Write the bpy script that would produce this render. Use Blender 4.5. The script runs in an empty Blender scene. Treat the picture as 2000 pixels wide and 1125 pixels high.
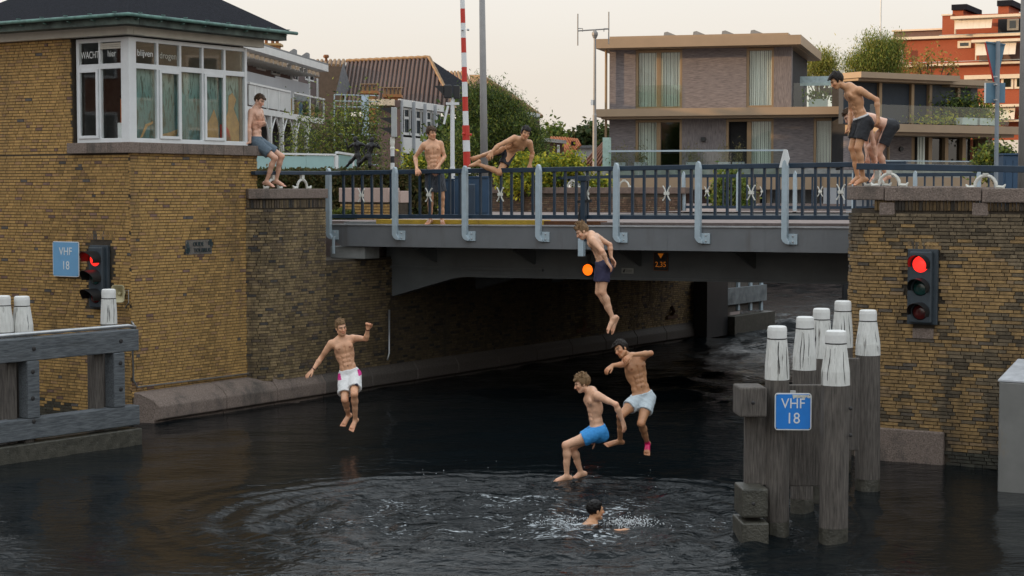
import bpy, math, random
import numpy as np
from mathutils import Vector, Matrix
from math import sin, cos, pi, atan, sqrt, radians as R

random.seed(7)
RNG = np.random.default_rng(11)
sc = bpy.context.scene
COL = sc.collection

# ------------------------------------------------------------------ camera
FPX = 3470.0                      # focal length in photo pixels (2000 wide)
CAMZ = 4.0                        # eye level over the water
PITCH = atan(194.5 / FPX)
cam_d = bpy.data.cameras.new('camera')
cam = bpy.data.objects.new('camera', cam_d)
COL.objects.link(cam)
cam.location = (0, 0, CAMZ)
cam.rotation_euler = (pi / 2 - PITCH, 0, 0)
cam_d.sensor_width = 36.0
cam_d.lens = 36.0 * FPX / 2000.0
cam_d.clip_start = 0.5
cam_d.clip_end = 3000
sc.camera = cam

# ------------------------------------------------------------------ sky, sun, exposure
SUN_EL = 8.0
SUN_DIR = Vector((1.0, 0.06, 0)).normalized()      # the way the light travels, seen from above
SKY_STRENGTH = 0.125
world = bpy.data.worlds.new('World')
sc.world = world
world.use_nodes = True
wn = world.node_tree
for n in list(wn.nodes):
    wn.nodes.remove(n)
w_out = wn.nodes.new('ShaderNodeOutputWorld')
w_bg = wn.nodes.new('ShaderNodeBackground')
w_sky = wn.nodes.new('ShaderNodeTexSky')
w_sky.sky_type = 'NISHITA'
w_sky.sun_disc = False
w_sky.sun_elevation = R(SUN_EL)
SUN_AZ = math.atan2(-SUN_DIR.x, -SUN_DIR.y)          # where the sun stands, clockwise from +Y
w_sky.sun_rotation = SUN_AZ
w_sky.air_density = 1.0
w_sky.dust_density = 2.5
w_sky.ozone_density = 1.0
w_mix = wn.nodes.new('ShaderNodeMix')
w_mix.data_type = 'RGBA'
# a thin veil of high haze, thickest towards the horizon all the way round
w_tc = wn.nodes.new('ShaderNodeTexCoord')
w_sep = wn.nodes.new('ShaderNodeSeparateXYZ')
wn.links.new(w_tc.outputs['Generated'], w_sep.inputs[0])
w_mr = wn.nodes.new('ShaderNodeMapRange')
w_mr.inputs[1].default_value = 0.0
w_mr.inputs[2].default_value = 0.55
w_mr.inputs[3].default_value = 0.80
w_mr.inputs[4].default_value = 0.75
wn.links.new(w_sep.outputs[2], w_mr.inputs[0])
wn.links.new(w_mr.outputs[0], w_mix.inputs[0])
w_cr = wn.nodes.new('ShaderNodeValToRGB')
w_cr.color_ramp.elements[0].position = 0.06
w_cr.color_ramp.elements[0].color = (0.625, 0.570, 0.515, 1)
w_cr.color_ramp.elements[1].position = 0.50
w_cr.color_ramp.elements[1].color = (1.03, 1.10, 1.15, 1)
w_vm = wn.nodes.new('ShaderNodeVectorMath'); w_vm.operation = 'SCALE'
w_vm.inputs['Scale'].default_value = 10.0
wn.links.new(w_sep.outputs[2], w_cr.inputs[0])
w_nz = wn.nodes.new('ShaderNodeTexNoise')             # the haze is a little uneven
w_nz.inputs['Scale'].default_value = 2.2
w_nz.inputs['Detail'].default_value = 5.0
w_mp = wn.nodes.new('ShaderNodeMapping')
w_mp.inputs['Scale'].default_value = (1.0, 1.0, 5.0)
wn.links.new(w_tc.outputs['Generated'], w_mp.inputs[0])
wn.links.new(w_mp.outputs[0], w_nz.inputs['Vector'])
w_nr = wn.nodes.new('ShaderNodeMapRange')
w_nr.inputs[3].default_value = 9.3
w_nr.inputs[4].default_value = 10.7
wn.links.new(w_nz.outputs[0], w_nr.inputs[0])
wn.links.new(w_nr.outputs[0], w_vm.inputs['Scale'])
wn.links.new(w_cr.outputs[0], w_vm.inputs[0])
wn.links.new(w_vm.outputs[0], w_mix.inputs[7])
wn.links.new(w_sky.outputs[0], w_mix.inputs[6])
wn.links.new(w_mix.outputs[2], w_bg.inputs[0])
w_bg.inputs[1].default_value = SKY_STRENGTH
wn.links.new(w_bg.outputs[0], w_out.inputs[0])

sun_d = bpy.data.lights.new('sun', 'SUN')
sun_d.energy = 3.2
sun_d.color = (1.0, 0.66, 0.36)
sun_d.angle = R(0.6)
sun = bpy.data.objects.new('sun', sun_d)
COL.objects.link(sun)
_sd = Vector((SUN_DIR.x * cos(R(SUN_EL)), SUN_DIR.y * cos(R(SUN_EL)), -sin(R(SUN_EL))))
sun.rotation_euler = _sd.to_track_quat('-Z', 'Y').to_euler()
sun.location = (-60, -40, 30)

sc.view_settings.view_transform = 'Standard'
sc.view_settings.look = 'None'
sc.view_settings.exposure = 0.36
sc.view_settings.gamma = 1.0
sc.view_settings.use_curve_mapping = False
sc.cycles.max_bounces = 6
sc.cycles.diffuse_bounces = 3
sc.cycles.glossy_bounces = 3
sc.cycles.transmission_bounces = 4
sc.cycles.transparent_max_bounces = 8
sc.cycles.use_denoising = True
sc.cycles.sample_clamp_indirect = 4.0

# ------------------------------------------------------------------ where things stand
cP, sP = cos(PITCH), sin(PITCH)

def ray(px, py):
    x = (px - 1000.0) / FPX
    y = -(py - 562.5) / FPX
    return Vector((x, cP + y * sP, -sP + y * cP))

def W(px, py, Y):                 # the point at distance Y that the photo shows at (px, py)
    d = ray(px, py)
    k = Y / d.y
    return Vector((d.x * k, Y, CAMZ + d.z * k))

def WZ(px, py, z):
    d = ray(px, py)
    k = (z - CAMZ) / d.z
    return Vector((d.x * k, d.y * k, z))

P0 = Vector((-3.58, 35.0, 0))     # first bridge post; u runs along the bridge, v along the canal
UH = Vector((0.844, -0.536, 0)).normalized()
VH = Vector((0.536, 0.844, 0)).normalized()

def UV(u, v, z=0.0):
    return P0 + UH * u + VH * v + Vector((0, 0, z))

def toUV(p):
    q = Vector(p) - P0
    return q.dot(UH), q.dot(VH)

def WPL(px, py, p, n):            # ray against a plane
    d = ray(px, py)
    c = Vector((0, 0, CAMZ))
    k = (Vector(p) - c).dot(n) / d.dot(n)
    return c + d * k

def WV(px, py, v):
    return WPL(px, py, UV(0, v), VH)

def WU(px, py, u):
    return WPL(px, py, UV(u, 0), UH)

def proj(p):
    d = Vector(p) - Vector((0, 0, CAMZ))
    f = d.y * cP - d.z * sP
    return 1000 + FPX * d.x / f, 562.5 - FPX * (d.y * sP + d.z * cP) / f, f

# ------------------------------------------------------------------ materials
MATS = {}

def M(name, col, rough=0.6, metal=0.0, col2=None, nscale=6.0, var=0.18, bump=0.0, bscale=40.0,
      stretch=(1, 1, 1), attr=False, spec=0.5, emit=None, estr=0.0, detail=4.0, stain=None, coat=0.0, alpha=None, trans=0.0):
    m = bpy.data.materials.new(name)
    m.use_nodes = True
    nt = m.node_tree
    b = nt.nodes['Principled BSDF']
    b.inputs['Roughness'].default_value = rough
    b.inputs['Metallic'].default_value = metal
    b.inputs['Specular IOR Level'].default_value = spec
    if coat:
        b.inputs['Coat Weight'].default_value = coat
    geo = nt.nodes.new('ShaderNodeNewGeometry')
    mp = nt.nodes.new('ShaderNodeMapping')
    mp.inputs['Scale'].default_value = stretch
    nt.links.new(geo.outputs['Position'], mp.inputs['Vector'])
    nz = nt.nodes.new('ShaderNodeTexNoise')
    nz.inputs['Scale'].default_value = nscale
    nz.inputs['Detail'].default_value = detail
    nz.inputs['Roughness'].default_value = 0.6
    nt.links.new(mp.outputs[0], nz.inputs['Vector'])
    ramp = nt.nodes.new('ShaderNodeMapRange')
    ramp.inputs[1].default_value = 0.3
    ramp.inputs[2].default_value = 0.7
    nt.links.new(nz.outputs[0], ramp.inputs[0])
    mix = nt.nodes.new('ShaderNodeMix')
    mix.data_type = 'RGBA'
    nt.links.new(ramp.outputs[0], mix.inputs[0])
    if attr:
        at = nt.nodes.new('ShaderNodeVertexColor')
        at.layer_name = 'Col'
        mul = nt.nodes.new('ShaderNodeMix')
        mul.data_type = 'RGBA'
        mul.blend_type = 'MULTIPLY'
        mul.inputs[0].default_value = 1.0
        mix.inputs[6].default_value = (1 - var, 1 - var, 1 - var, 1)
        mix.inputs[7].default_value = (1 + var, 1 + var, 1 + var, 1)
        nt.links.new(at.outputs[0], mul.inputs[6])
        nt.links.new(mix.outputs[2], mul.inputs[7])
        csock = mul.outputs[2]
    else:
        c = col
        if col2 is None:
            mix.inputs[6].default_value = (c[0] * (1 - var), c[1] * (1 - var), c[2] * (1 - var), 1)
            mix.inputs[7].default_value = (c[0] * (1 + var), c[1] * (1 + var), c[2] * (1 + var), 1)
        else:
            mix.inputs[6].default_value = (*c, 1)
            mix.inputs[7].default_value = (*col2, 1)
        csock = mix.outputs[2]
    if stain:
        # stain = (colour, scale, lo, hi, stretch): dirt or growth with a ragged outline
        scol, ss, lo, hi, sst = stain
        mp2 = nt.nodes.new('ShaderNodeMapping')
        mp2.inputs['Scale'].default_value = sst
        nt.links.new(geo.outputs['Position'], mp2.inputs['Vector'])
        n2 = nt.nodes.new('ShaderNodeTexNoise')
        n2.inputs['Scale'].default_value = ss
        n2.inputs['Detail'].default_value = 6
        n2.inputs['Roughness'].default_value = 0.65
        nt.links.new(mp2.outputs[0], n2.inputs['Vector'])
        r2 = nt.nodes.new('ShaderNodeMapRange')
        r2.inputs[1].default_value = lo
        r2.inputs[2].default_value = hi
        nt.links.new(n2.outputs[0], r2.inputs[0])
        m2 = nt.nodes.new('ShaderNodeMix')
        m2.data_type = 'RGBA'
        nt.links.new(r2.outputs[0], m2.inputs[0])
        nt.links.new(csock, m2.inputs[6])
        m2.inputs[7].default_value = (*scol, 1)
        csock = m2.outputs[2]
    nt.links.new(csock, b.inputs['Base Color'])
    if bump:
        n3 = nt.nodes.new('ShaderNodeTexNoise')
        n3.inputs['Scale'].default_value = bscale
        n3.inputs['Detail'].default_value = 3
        nt.links.new(mp.outputs[0], n3.inputs['Vector'])
        bp = nt.nodes.new('ShaderNodeBump')
        bp.inputs['Strength'].default_value = bump
        bp.inputs['Distance'].default_value = 0.02
        nt.links.new(n3.outputs[0], bp.inputs['Height'])
        nt.links.new(bp.outputs[0], b.inputs['Normal'])
    if emit:
        b.inputs['Emission Color'].default_value = (*emit, 1)
        b.inputs['Emission Strength'].default_value = estr
    if trans:
        b.inputs['Transmission Weight'].default_value = trans
    if alpha is not None:
        b.inputs['Alpha'].default_value = alpha
    MATS[name] = m
    return m

# ------------------------------------------------------------------ mesh builder
class MB:
    def __init__(s):
        s.v = []
        s.f = []
        s.c = []

    def add(s, vs, fs, col=None):
        o = len(s.v)
        s.v.extend([tuple(p) for p in vs])
        for f in fs:
            s.f.append(tuple(i + o for i in f))
            s.c.append(col)
        return s

    def obox(s, c, ax, ay, az, col=None):      # centre and three half axes
        c = Vector(c); ax = Vector(ax); ay = Vector(ay); az = Vector(az)
        vs = [c + ax * i + ay * j + az * k for k in (-1, 1) for j in (-1, 1) for i in (-1, 1)]
        fs = [(0, 2, 3, 1), (4, 5, 7, 6), (0, 1, 5, 4), (2, 6, 7, 3), (0, 4, 6, 2), (1, 3, 7, 5)]
        if ax.cross(ay).dot(az) < 0:
            fs = [tuple(reversed(f)) for f in fs]
        return s.add(vs, fs, col)

    def box(s, a, b, col=None):                # axis aligned, two corners
        a = Vector(a); b = Vector(b)
        h = (b - a) / 2
        return s.obox((a + b) / 2, (h.x, 0, 0), (0, h.y, 0), (0, 0, h.z), col)

    def ubox(s, u0, u1, v0, v1, z0, z1, col=None):
        return s.obox(UV((u0 + u1) / 2, (v0 + v1) / 2, (z0 + z1) / 2), UH * ((u1 - u0) / 2), VH * ((v1 - v0) / 2), (0, 0, (z1 - z0) / 2), col)

    def bar(s, p, q, w, h, up=(0, 0, 1), col=None):
        p = Vector(p); q = Vector(q)
        d = q - p
        dn = d.normalized()
        side = dn.cross(Vector(up))
        if side.length < 1e-4:
            side = dn.cross(Vector((0, 1, 0)))
        side.normalize()
        u2 = side.cross(dn).normalized()
        return s.obox((p + q) / 2, d / 2, side * (w / 2), u2 * (h / 2), col)

    def tube(s, pts, r, n=8, cap=True, col=None):
        pts = [Vector(p) for p in pts]
        m = len(pts)
        rr = r if isinstance(r, (list, tuple)) else [r] * m
        o = len(s.v)
        prev = None
        for i, p in enumerate(pts):
            if i == 0:
                t = pts[1] - p
            elif i == m - 1:
                t = p - pts[i - 1]
            else:
                t = (pts[i + 1] - p).normalized() + (p - pts[i - 1]).normalized()
            t.normalize()
            if prev is None:
                a = t.cross(Vector((0, 0, 1)))
                if a.length < 0.05:
                    a = t.cross(Vector((0, 1, 0)))
            else:
                a = prev - t * prev.dot(t)
                if a.length < 1e-4:
                    a = t.cross(Vector((0, 0, 1)))
            a.normalize()
            prev = a
            b = t.cross(a)
            for k in range(n):
                an = 2 * pi * k / n
                s.v.append(tuple(p + a * (cos(an) * rr[i]) + b * (sin(an) * rr[i])))
        for i in range(m - 1):
            for k in range(n):
                k2 = (k + 1) % n
                s.f.append((o + i * n + k, o + i * n + k2, o + (i + 1) * n + k2, o + (i + 1) * n + k))
                s.c.append(col)
        if cap:
            s.f.append(tuple(o + k for k in reversed(range(n)))); s.c.append(col)
            s.f.append(tuple(o + (m - 1) * n + k for k in range(n))); s.c.append(col)
        return s

    def prism(s, poly, vec, col=None):
        poly = [Vector(p) for p in poly]
        vec = Vector(vec)
        n = len(poly)
        vs = poly + [p + vec for p in poly]
        nrm = Vector((0, 0, 0))
        for i in range(n):
            nrm += poly[i].cross(poly[(i + 1) % n])
        fs = [tuple(range(n)), tuple(reversed(range(n, 2 * n)))]
        for i in range(n):
            j = (i + 1) % n
            fs.append((i, i + n, j + n, j))
        if nrm.dot(vec) > 0:
            fs = [tuple(reversed(f)) for f in fs]
        return s.add(vs, fs, col)

    def lathe(s, prof, c, n=16, axis=(0, 0, 1), col=None):
        ax = Vector(axis).normalized()
        a = ax.cross(Vector((0, 0, 1)))
        if a.length < 0.05:
            a = Vector((1, 0, 0))
        a.normalize()
        b = ax.cross(a)
        c = Vector(c)
        o = len(s.v)
        for r, z in prof:
            for k in range(n):
                an = 2 * pi * k / n
                s.v.append(tuple(c + ax * z + a * (r * cos(an)) + b * (r * sin(an))))
        for i in range(len(prof) - 1):
            for k in range(n):
                k2 = (k + 1) % n
                s.f.append((o + i * n + k, o + i * n + k2, o + (i + 1) * n + k2, o + (i + 1) * n + k)); s.c.append(col)
        s.f.append(tuple(o + k for k in reversed(range(n)))); s.c.append(col)
        s.f.append(tuple(o + (len(prof) - 1) * n + k for k in range(n))); s.c.append(col)
        return s

ORG = {}

def mesh_from(name, v, f, c=None, smooth=False):
    me = bpy.data.meshes.new(name)
    me.from_pydata(v, [], f)
    if c is not None and any(x is not None for x in c):
        at = me.color_attributes.new('Col', 'FLOAT_COLOR', 'CORNER')
        buf = np.ones((len(me.loops), 4), np.float32)
        k = 0
        for fi, face in enumerate(f):
            cc = c[fi] or (0.5, 0.5, 0.5)
            buf[k:k + len(face), :3] = cc
            k += len(face)
        at.data.foreach_set('color', buf.ravel())
    if smooth:
        me.polygons.foreach_set('use_smooth', [True] * len(me.polygons))
    me.update()
    return me

def tag(o, label=None, cat=None, group=None, kind=None):
    if label: o['label'] = label
    if cat: o['category'] = cat
    if group: o['group'] = group
    if kind: o['kind'] = kind
    return o

def thing(name, label, cat, loc, group=None):
    o = bpy.data.objects.new(name, None)
    o.empty_display_size = 0.2
    COL.objects.link(o)
    o.location = loc
    ORG[o.name] = Vector(loc)
    return tag(o, label, cat, group)

def part(name, mb, mat, parent=None, bevel=0.0, smooth=False, loc=None, label=None, kind=None):
    org = ORG[parent.name] if parent is not None else Vector(loc if loc is not None else (0, 0, 0))
    ov = org
    v = [(p[0] - ov.x, p[1] - ov.y, p[2] - ov.z) for p in mb.v]
    me = mesh_from(name, v, mb.f, mb.c, smooth)
    me.materials.append(mat)
    o = bpy.data.objects.new(name, me)
    COL.objects.link(o)
    if parent is not None:
        o.parent = parent
    else:
        o.location = org
    ORG[o.name] = org
    if bevel:
        md = o.modifiers.new('bevel', 'BEVEL')
        md.width = bevel
        md.segments = 2
        md.limit_method = 'ANGLE'
    if label: o['label'] = label
    if kind: o['kind'] = kind
    return o

def single(name, mb, mat, label, cat, loc, group=None, bevel=0.0, smooth=False):
    o = part(name, mb, mat, None, bevel, smooth, loc)
    return tag(o, label, cat, group)

def struct(name, mb, mat, bevel=0.0, smooth=False):
    o = part(name, mb, mat, None, bevel, smooth)
    o['kind'] = 'structure'
    return o

def copy_tree(o, parent=None):
    c = o.copy()
    COL.objects.link(c)
    if parent is not None:
        c.parent = parent
    for ch in o.children:
        copy_tree(ch, c)
    return c

def text_mesh(name, txt, mat, parent, centre, right, up, height, depth=0.004, squeeze=1.0, align='CENTER'):
    cu = bpy.data.curves.new(name, 'FONT')
    cu.body = txt
    cu.align_x = align
    cu.align_y = 'CENTER'
    cu.size = 1.0
    cu.extrude = 0.5
    cu.resolution_u = 3
    tmp = bpy.data.objects.new(name + '_tmp', cu)
    COL.objects.link(tmp)
    bpy.context.view_layer.update()
    me = bpy.data.meshes.new_from_object(tmp.evaluated_get(bpy.context.evaluated_depsgraph_get()))
    bpy.data.objects.remove(tmp)
    bpy.data.curves.remove(cu)
    right = Vector(right).normalized()
    up = Vector(up).normalized()
    nrm = right.cross(up)
    org = ORG[parent.name]
    k = height / 0.70
    c = Vector(centre) - org
    for v in me.vertices:
        x, y, z = v.co
        v.co = c + right * (x * k * squeeze) + up * (y * k) + nrm * (z * depth + depth / 2)
    me.materials.clear()
    me.materials.append(mat)
    me.name = name
    o = bpy.data.objects.new(name, me)
    COL.objects.link(o)
    o.parent = parent
    ORG[o.name] = org
    return o

def mesh_np(name, V, Fq, mat, parent=None, loc=None, colors=None, smooth=False, kind=None, label=None):
    """V (n,3) world, Fq (m,k) indices; colors (n,3) per vertex."""
    org = ORG[parent.name] if parent is not None else Vector(loc if loc is not None else (0, 0, 0))
    V = np.asarray(V, np.float32) - np.array(org, np.float32)
    Fq = np.asarray(Fq, np.int32)
    me = bpy.data.meshes.new(name)
    m, k = Fq.shape
    me.vertices.add(len(V))
    me.vertices.foreach_set('co', V.ravel())
    me.loops.add(m * k)
    me.loops.foreach_set('vertex_index', Fq.ravel())
    me.polygons.add(m)
    me.polygons.foreach_set('loop_start', np.arange(0, m * k, k, dtype=np.int32))
    me.polygons.foreach_set('loop_total', np.full(m, k, np.int32))
    if smooth:
        me.polygons.foreach_set('use_smooth', np.ones(m, bool))
    me.update(calc_edges=True)
    if colors is not None:
        at = me.color_attributes.new('Col', 'FLOAT_COLOR', 'POINT')
        buf = np.ones((len(V), 4), np.float32)
        buf[:, :3] = colors
        at.data.foreach_set('color', buf.ravel())
    me.materials.append(mat)
    o = bpy.data.objects.new(name, me)
    COL.objects.link(o)
    if parent is not None:
        o.parent = parent
    else:
        o.location = org
    ORG[o.name] = org
    if kind: o['kind'] = kind
    if label: o['label'] = label
    return o
# ================================================================== materials used all over
m_mortar = M('mortar', (0.05, 0.038, 0.026), 0.9, var=0.3, nscale=8, bump=0.4, bscale=60)
m_brick = M('brick', (0.4, 0.24, 0.08), 0.85, attr=True, nscale=14, var=0.22, bump=0.5, bscale=90,
            stain=((0.085, 0.060, 0.036), 1.3, 0.52, 0.84, (1.7, 1.7, 0.22)))
m_brick_old = M('old_brick', (0.3, 0.2, 0.08), 0.9, attr=True, nscale=12, var=0.3, bump=0.6, bscale=80,
                stain=((0.035, 0.030, 0.024), 1.3, 0.50, 0.76, (1.7, 1.7, 0.20)))
m_granite = M('granite', (0.105, 0.080, 0.066), 0.85, col2=(0.265, 0.205, 0.172), nscale=45, detail=4, bump=0.6, bscale=50,
              stain=((0.055, 0.05, 0.043), 1.8, 0.50, 0.72, (1, 1, 0.5)))
m_granite_pink = M('pink_granite', (0.40, 0.29, 0.25), 0.7, col2=(0.52, 0.40, 0.35), nscale=80, bump=0.2, bscale=120)
m_frame = M('white_window_paint', (0.66, 0.68, 0.69), 0.4, var=0.06, nscale=4)
m_fascia = M('cream_painted_wood', (0.52, 0.49, 0.42), 0.55, var=0.1, nscale=3)
m_slate = M('dark_roofing', (0.012, 0.013, 0.018), 0.9, var=0.3, nscale=20, bump=0.5, bscale=150, spec=0.12)
m_copper = M('verdigris_copper', (0.13, 0.26, 0.22), 0.6, col2=(0.05, 0.10, 0.09), nscale=7, bump=0.2)
m_soffit = M('weathered_green_soffit', (0.03, 0.038, 0.035), 0.8, col2=(0.12, 0.16, 0.14), nscale=3.5, stretch=(1, 1, 1))
m_steel = M('grey_bridge_paint', (0.135, 0.143, 0.152), 0.5, var=0.10, nscale=2.0, bump=0.04, bscale=8,
            stain=((0.085, 0.075, 0.068), 2.6, 0.56, 0.85, (1.2, 1.2, 0.16)))
m_steel_dark = M('dark_girder_paint', (0.10, 0.11, 0.115), 0.55, var=0.15, nscale=2)
m_navy = M('navy_railing_paint', (0.016, 0.034, 0.058), 0.4, var=0.2, nscale=5)
m_post = M('pale_blue_grey_paint', (0.36, 0.44, 0.49), 0.42, var=0.10, nscale=6, stain=((0.22, 0.27, 0.30), 3.0, 0.6, 0.9, (1, 1, 0.3)))
m_cream = M('cream_cast_iron', (0.62, 0.62, 0.57), 0.5, var=0.1, nscale=8)
m_asphalt = M('asphalt', (0.055, 0.052, 0.05), 0.9, var=0.25, nscale=40, bump=0.3, bscale=100)
m_paving = M('pink_paving', (0.21, 0.165, 0.15), 0.85, var=0.2, nscale=9, bump=0.2)
m_yellow = M('yellow_kerb_paint', (0.62, 0.40, 0.045), 0.6, var=0.15, nscale=5, stain=((0.30, 0.16, 0.05), 6, 0.6, 0.8, (1, 1, 1)))
m_rust = M('rusty_steel_edge', (0.22, 0.085, 0.03), 0.9, col2=(0.12, 0.06, 0.035), nscale=9, bump=0.4)
m_metal = M('bare_galvanised_steel', (0.45, 0.46, 0.47), 0.35, metal=0.8, var=0.15, nscale=6)
m_black = M('black_plastic', (0.012, 0.013, 0.015), 0.45, var=0.2)
m_dark = M('dark_interior', (0.02, 0.02, 0.022), 0.9, var=0.2)
m_concrete = M('concrete', (0.26, 0.27, 0.265), 0.9, var=0.15, nscale=4, bump=0.25, stain=((0.10, 0.10, 0.09), 1.5, 0.5, 0.8, (1, 1, 0.4)))

def glass_mat(name, tint=(0.75, 0.85, 0.83), rough=0.02, mixf=0.5, base=(0.02, 0.03, 0.03)):
    """thin pane: part mirror, part see-through"""
    m = bpy.data.materials.new(name)
    m.use_nodes = True
    nt = m.node_tree
    for n in list(nt.nodes): nt.nodes.remove(n)
    out = nt.nodes.new('ShaderNodeOutputMaterial')
    fr = nt.nodes.new('ShaderNodeFresnel'); fr.inputs[0].default_value = 1.5
    gl = nt.nodes.new('ShaderNodeBsdfGlossy'); gl.inputs['Roughness'].default_value = rough
    tr = nt.nodes.new('ShaderNodeBsdfTransparent'); tr.inputs[0].default_value = (*tint, 1)
    mx = nt.nodes.new('ShaderNodeMixShader')
    fr_ = nt.nodes.new('ShaderNodeMath'); fr_.operation = 'ADD'; fr_.inputs[1].default_value = mixf
    nt.links.new(fr.outputs[0], fr_.inputs[0])
    mr = nt.nodes.new('ShaderNodeMath'); mr.operation = 'MULTIPLY'
    mr.use_clamp = True
    geo = nt.nodes.new('ShaderNodeNewGeometry')
    inv = nt.nodes.new('ShaderNodeMath'); inv.operation = 'SUBTRACT'; inv.inputs[0].default_value = 1.0
    nt.links.new(geo.outputs['Backfacing'], inv.inputs[1])
    nt.links.new(inv.outputs[0], mr.inputs[1])
    nt.links.new(fr_.outputs[0], mr.inputs[0])
    nt.links.new(mr.outputs[0], mx.inputs[0])
    nt.links.new(tr.outputs[0], mx.inputs[1])
    nt.links.new(gl.outputs[0], mx.inputs[2])
    nt.links.new(mx.outputs[0], out.inputs[0])
    return m

m_glass = glass_mat('window_glass', tint=(0.97, 0.985, 0.975), mixf=0.03)
m_glass_dark = glass_mat('dark_window_glass', tint=(0.35, 0.4, 0.42), mixf=0.07)
m_glass_green = glass_mat('greenish_balustrade_glass', tint=(0.92, 0.965, 0.945), mixf=0.05)

# ================================================================== bricks
def shade(c, k):
    return tuple(max(0.0, x * k) for x in c)

from mathutils import noise as mnoise
class Bricks:
    def __init__(s):
        s.L = []

    def wall(s, path, z0, z1, pal, skip=None, bl=0.160, bh=0.041, j=0.011, depth=0.03, proud=0.011, seed=1, darkf=None, vertical=None):
        """path: list of 2D/3D points (world, z ignored); outward normal to the right of travel; rows of 2 stretchers + header"""
        rnd = random.Random(seed)
        pts = [Vector((p[0], p[1], 0)) for p in path]
        seg = []
        tot = 0
        for a, b in zip(pts[:-1], pts[1:]):
            L = (b - a).length
            seg.append((tot, L, a, (b - a) / L))
            tot += L
        row = 0
        z = z0
        head = (bl - j) / 2
        while z + bh <= z1 + 1e-6:
            pos = -((row * 0.5) % 2) * (bl * 0.62) - rnd.random() * 0.01 - (0.31 if row % 4 > 1 else 0.0) * bl
            k = row % 3
            while pos < tot:
                ln = head if k % 3 == 2 else bl
                k += 1
                a0 = max(pos, 0); a1 = min(pos + ln, tot)
                pos += ln + j
                if a1 - a0 < 0.03:
                    continue
                mid = (a0 + a1) / 2
                for (t0, L, a, d) in seg:
                    if mid <= t0 + L + 1e-6:
                        break
                # keep inside its segment
                c2 = a + d * (mid - t0)
                n = Vector((d.y, -d.x, 0))
                zc = z + bh / 2
                if skip and skip(mid, zc):
                    continue
                r = rnd.random()
                acc = 0
                col = pal[0][1]
                for w, cc in pal:
                    acc += w
                    if r <= acc:
                        col = cc
                        break
                col = shade(col, 0.84 + 0.32 * rnd.random())
                if darkf:
                    col = darkf(mid, zc, col, rnd)
                pr = proud + rnd.uniform(-0.0035, 0.0035)
                cen = Vector((c2.x, c2.y, zc)) + n * (pr - depth / 2)
                s.L.append((cen, d, n, a1 - a0, bh * rnd.uniform(0.94, 1.0), depth, col, Vector((0, 0, 1))))
            z += bh + j
            row += 1

    def soldier(s, path, z0, h, pal, w=0.041, j=0.011, depth=0.03, proud=0.012, seed=1, tint=1.0):
        rnd = random.Random(seed)
        for a, b in zip(path[:-1], path[1:]):
            a = Vector((a[0], a[1], 0)); b = Vector((b[0], b[1], 0))
            L = (b - a).length
            d = (b - a) / L
            n = Vector((d.y, -d.x, 0))
            k = int(L / (w + j))
            for i in range(k):
                c2 = a + d * ((i + 0.5) * L / k)
                col = shade(rnd.choice(pal)[1], tint * (0.7 + 0.5 * rnd.random()))
                s.L.append((Vector((c2.x, c2.y, z0 + h / 2)) + n * (proud + rnd.uniform(-0.003, 0.003) - depth / 2), d, n, w, h, depth, col, Vector((0, 0, 1))))

    def emit(s, root, mat, limit=300):
        sc_ = []
        for i, b in enumerate(s.L):
            x, y, f = proj(b[0])
            vis = -10 < x < 2010 and -10 < y < 1135 and f > 1
            facing = abs((Vector((0, 0, CAMZ)) - b[0]).normalized().dot(b[2]))
            sc_.append(((b[3] * b[4] * facing / (f * f)) if vis else 0, i))
        sc_.sort(reverse=True)
        indiv = [i for a, i in sc_[:limit] if a > 0]
        chosen = set(indiv)
        mb = MB()
        for i, b in enumerate(s.L):
            if i not in chosen:
                mb.obox(b[0], b[1] * (b[3] / 2), b[2] * (b[5] / 2), (0, 0, b[4] / 2), b[6])
        if mb.v:
            part('brick_rest', mb, mat, root, kind='stuff')
        # the rest singly, sharing a dozen meshes
        bins = {}
        org = ORG[root.name]
        for i in indiv:
            c, d, n, l, h, dp, col, up = s.L[i]
            key = tuple(round(math.log(max(x, 0.004)) * 3.0) for x in col)
            if key not in bins:
                ub = MB().box((-0.5, -0.5, -0.5), (0.5, 0.5, 0.5), col)
                me = mesh_from('brick', ub.v, ub.f, ub.c)
                me.materials.append(mat)
                bins[key] = me
            o = bpy.data.objects.new('brick', bins[key])
            COL.objects.link(o)
            o.parent = root
            rot = Matrix((d, n, Vector((0, 0, 1)))).transposed()
            o.matrix_basis = Matrix.Translation(c - org) @ rot.to_4x4() @ Matrix.Diagonal((l, dp, h, 1))

PAL_T = [(0.885, (0.40, 0.242, 0.082)), (0.09, (0.33, 0.195, 0.088)), (0.015, (0.20, 0.12, 0.09)), (0.01, (0.11, 0.095, 0.085))]
PAL_P = [(0.66, (0.245, 0.178, 0.092)), (0.18, (0.205, 0.148, 0.085)), (0.12, (0.14, 0.105, 0.075)), (0.04, (0.075, 0.068, 0.062))]
PAL_R = [(0.62, (0.285, 0.180, 0.074)), (0.24, (0.235, 0.150, 0.066)), (0.10, (0.24, 0.16, 0.085)), (0.04, (0.10, 0.08, 0.06))]

# ================================================================== ground, water
g = MB()
# left bank (towards the tower and beyond), right bank, far land; all at street level
ZST = 3.36
def slab(poly_uv, z0, z1):
    return MB().prism([UV(u, v, z0) for u, v in poly_uv], (0, 0, z1 - z0))
def land(pts, z0, z1):
    return MB().prism([(p[0], p[1], z0) for p in pts], (0, 0, z1 - z0))
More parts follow.
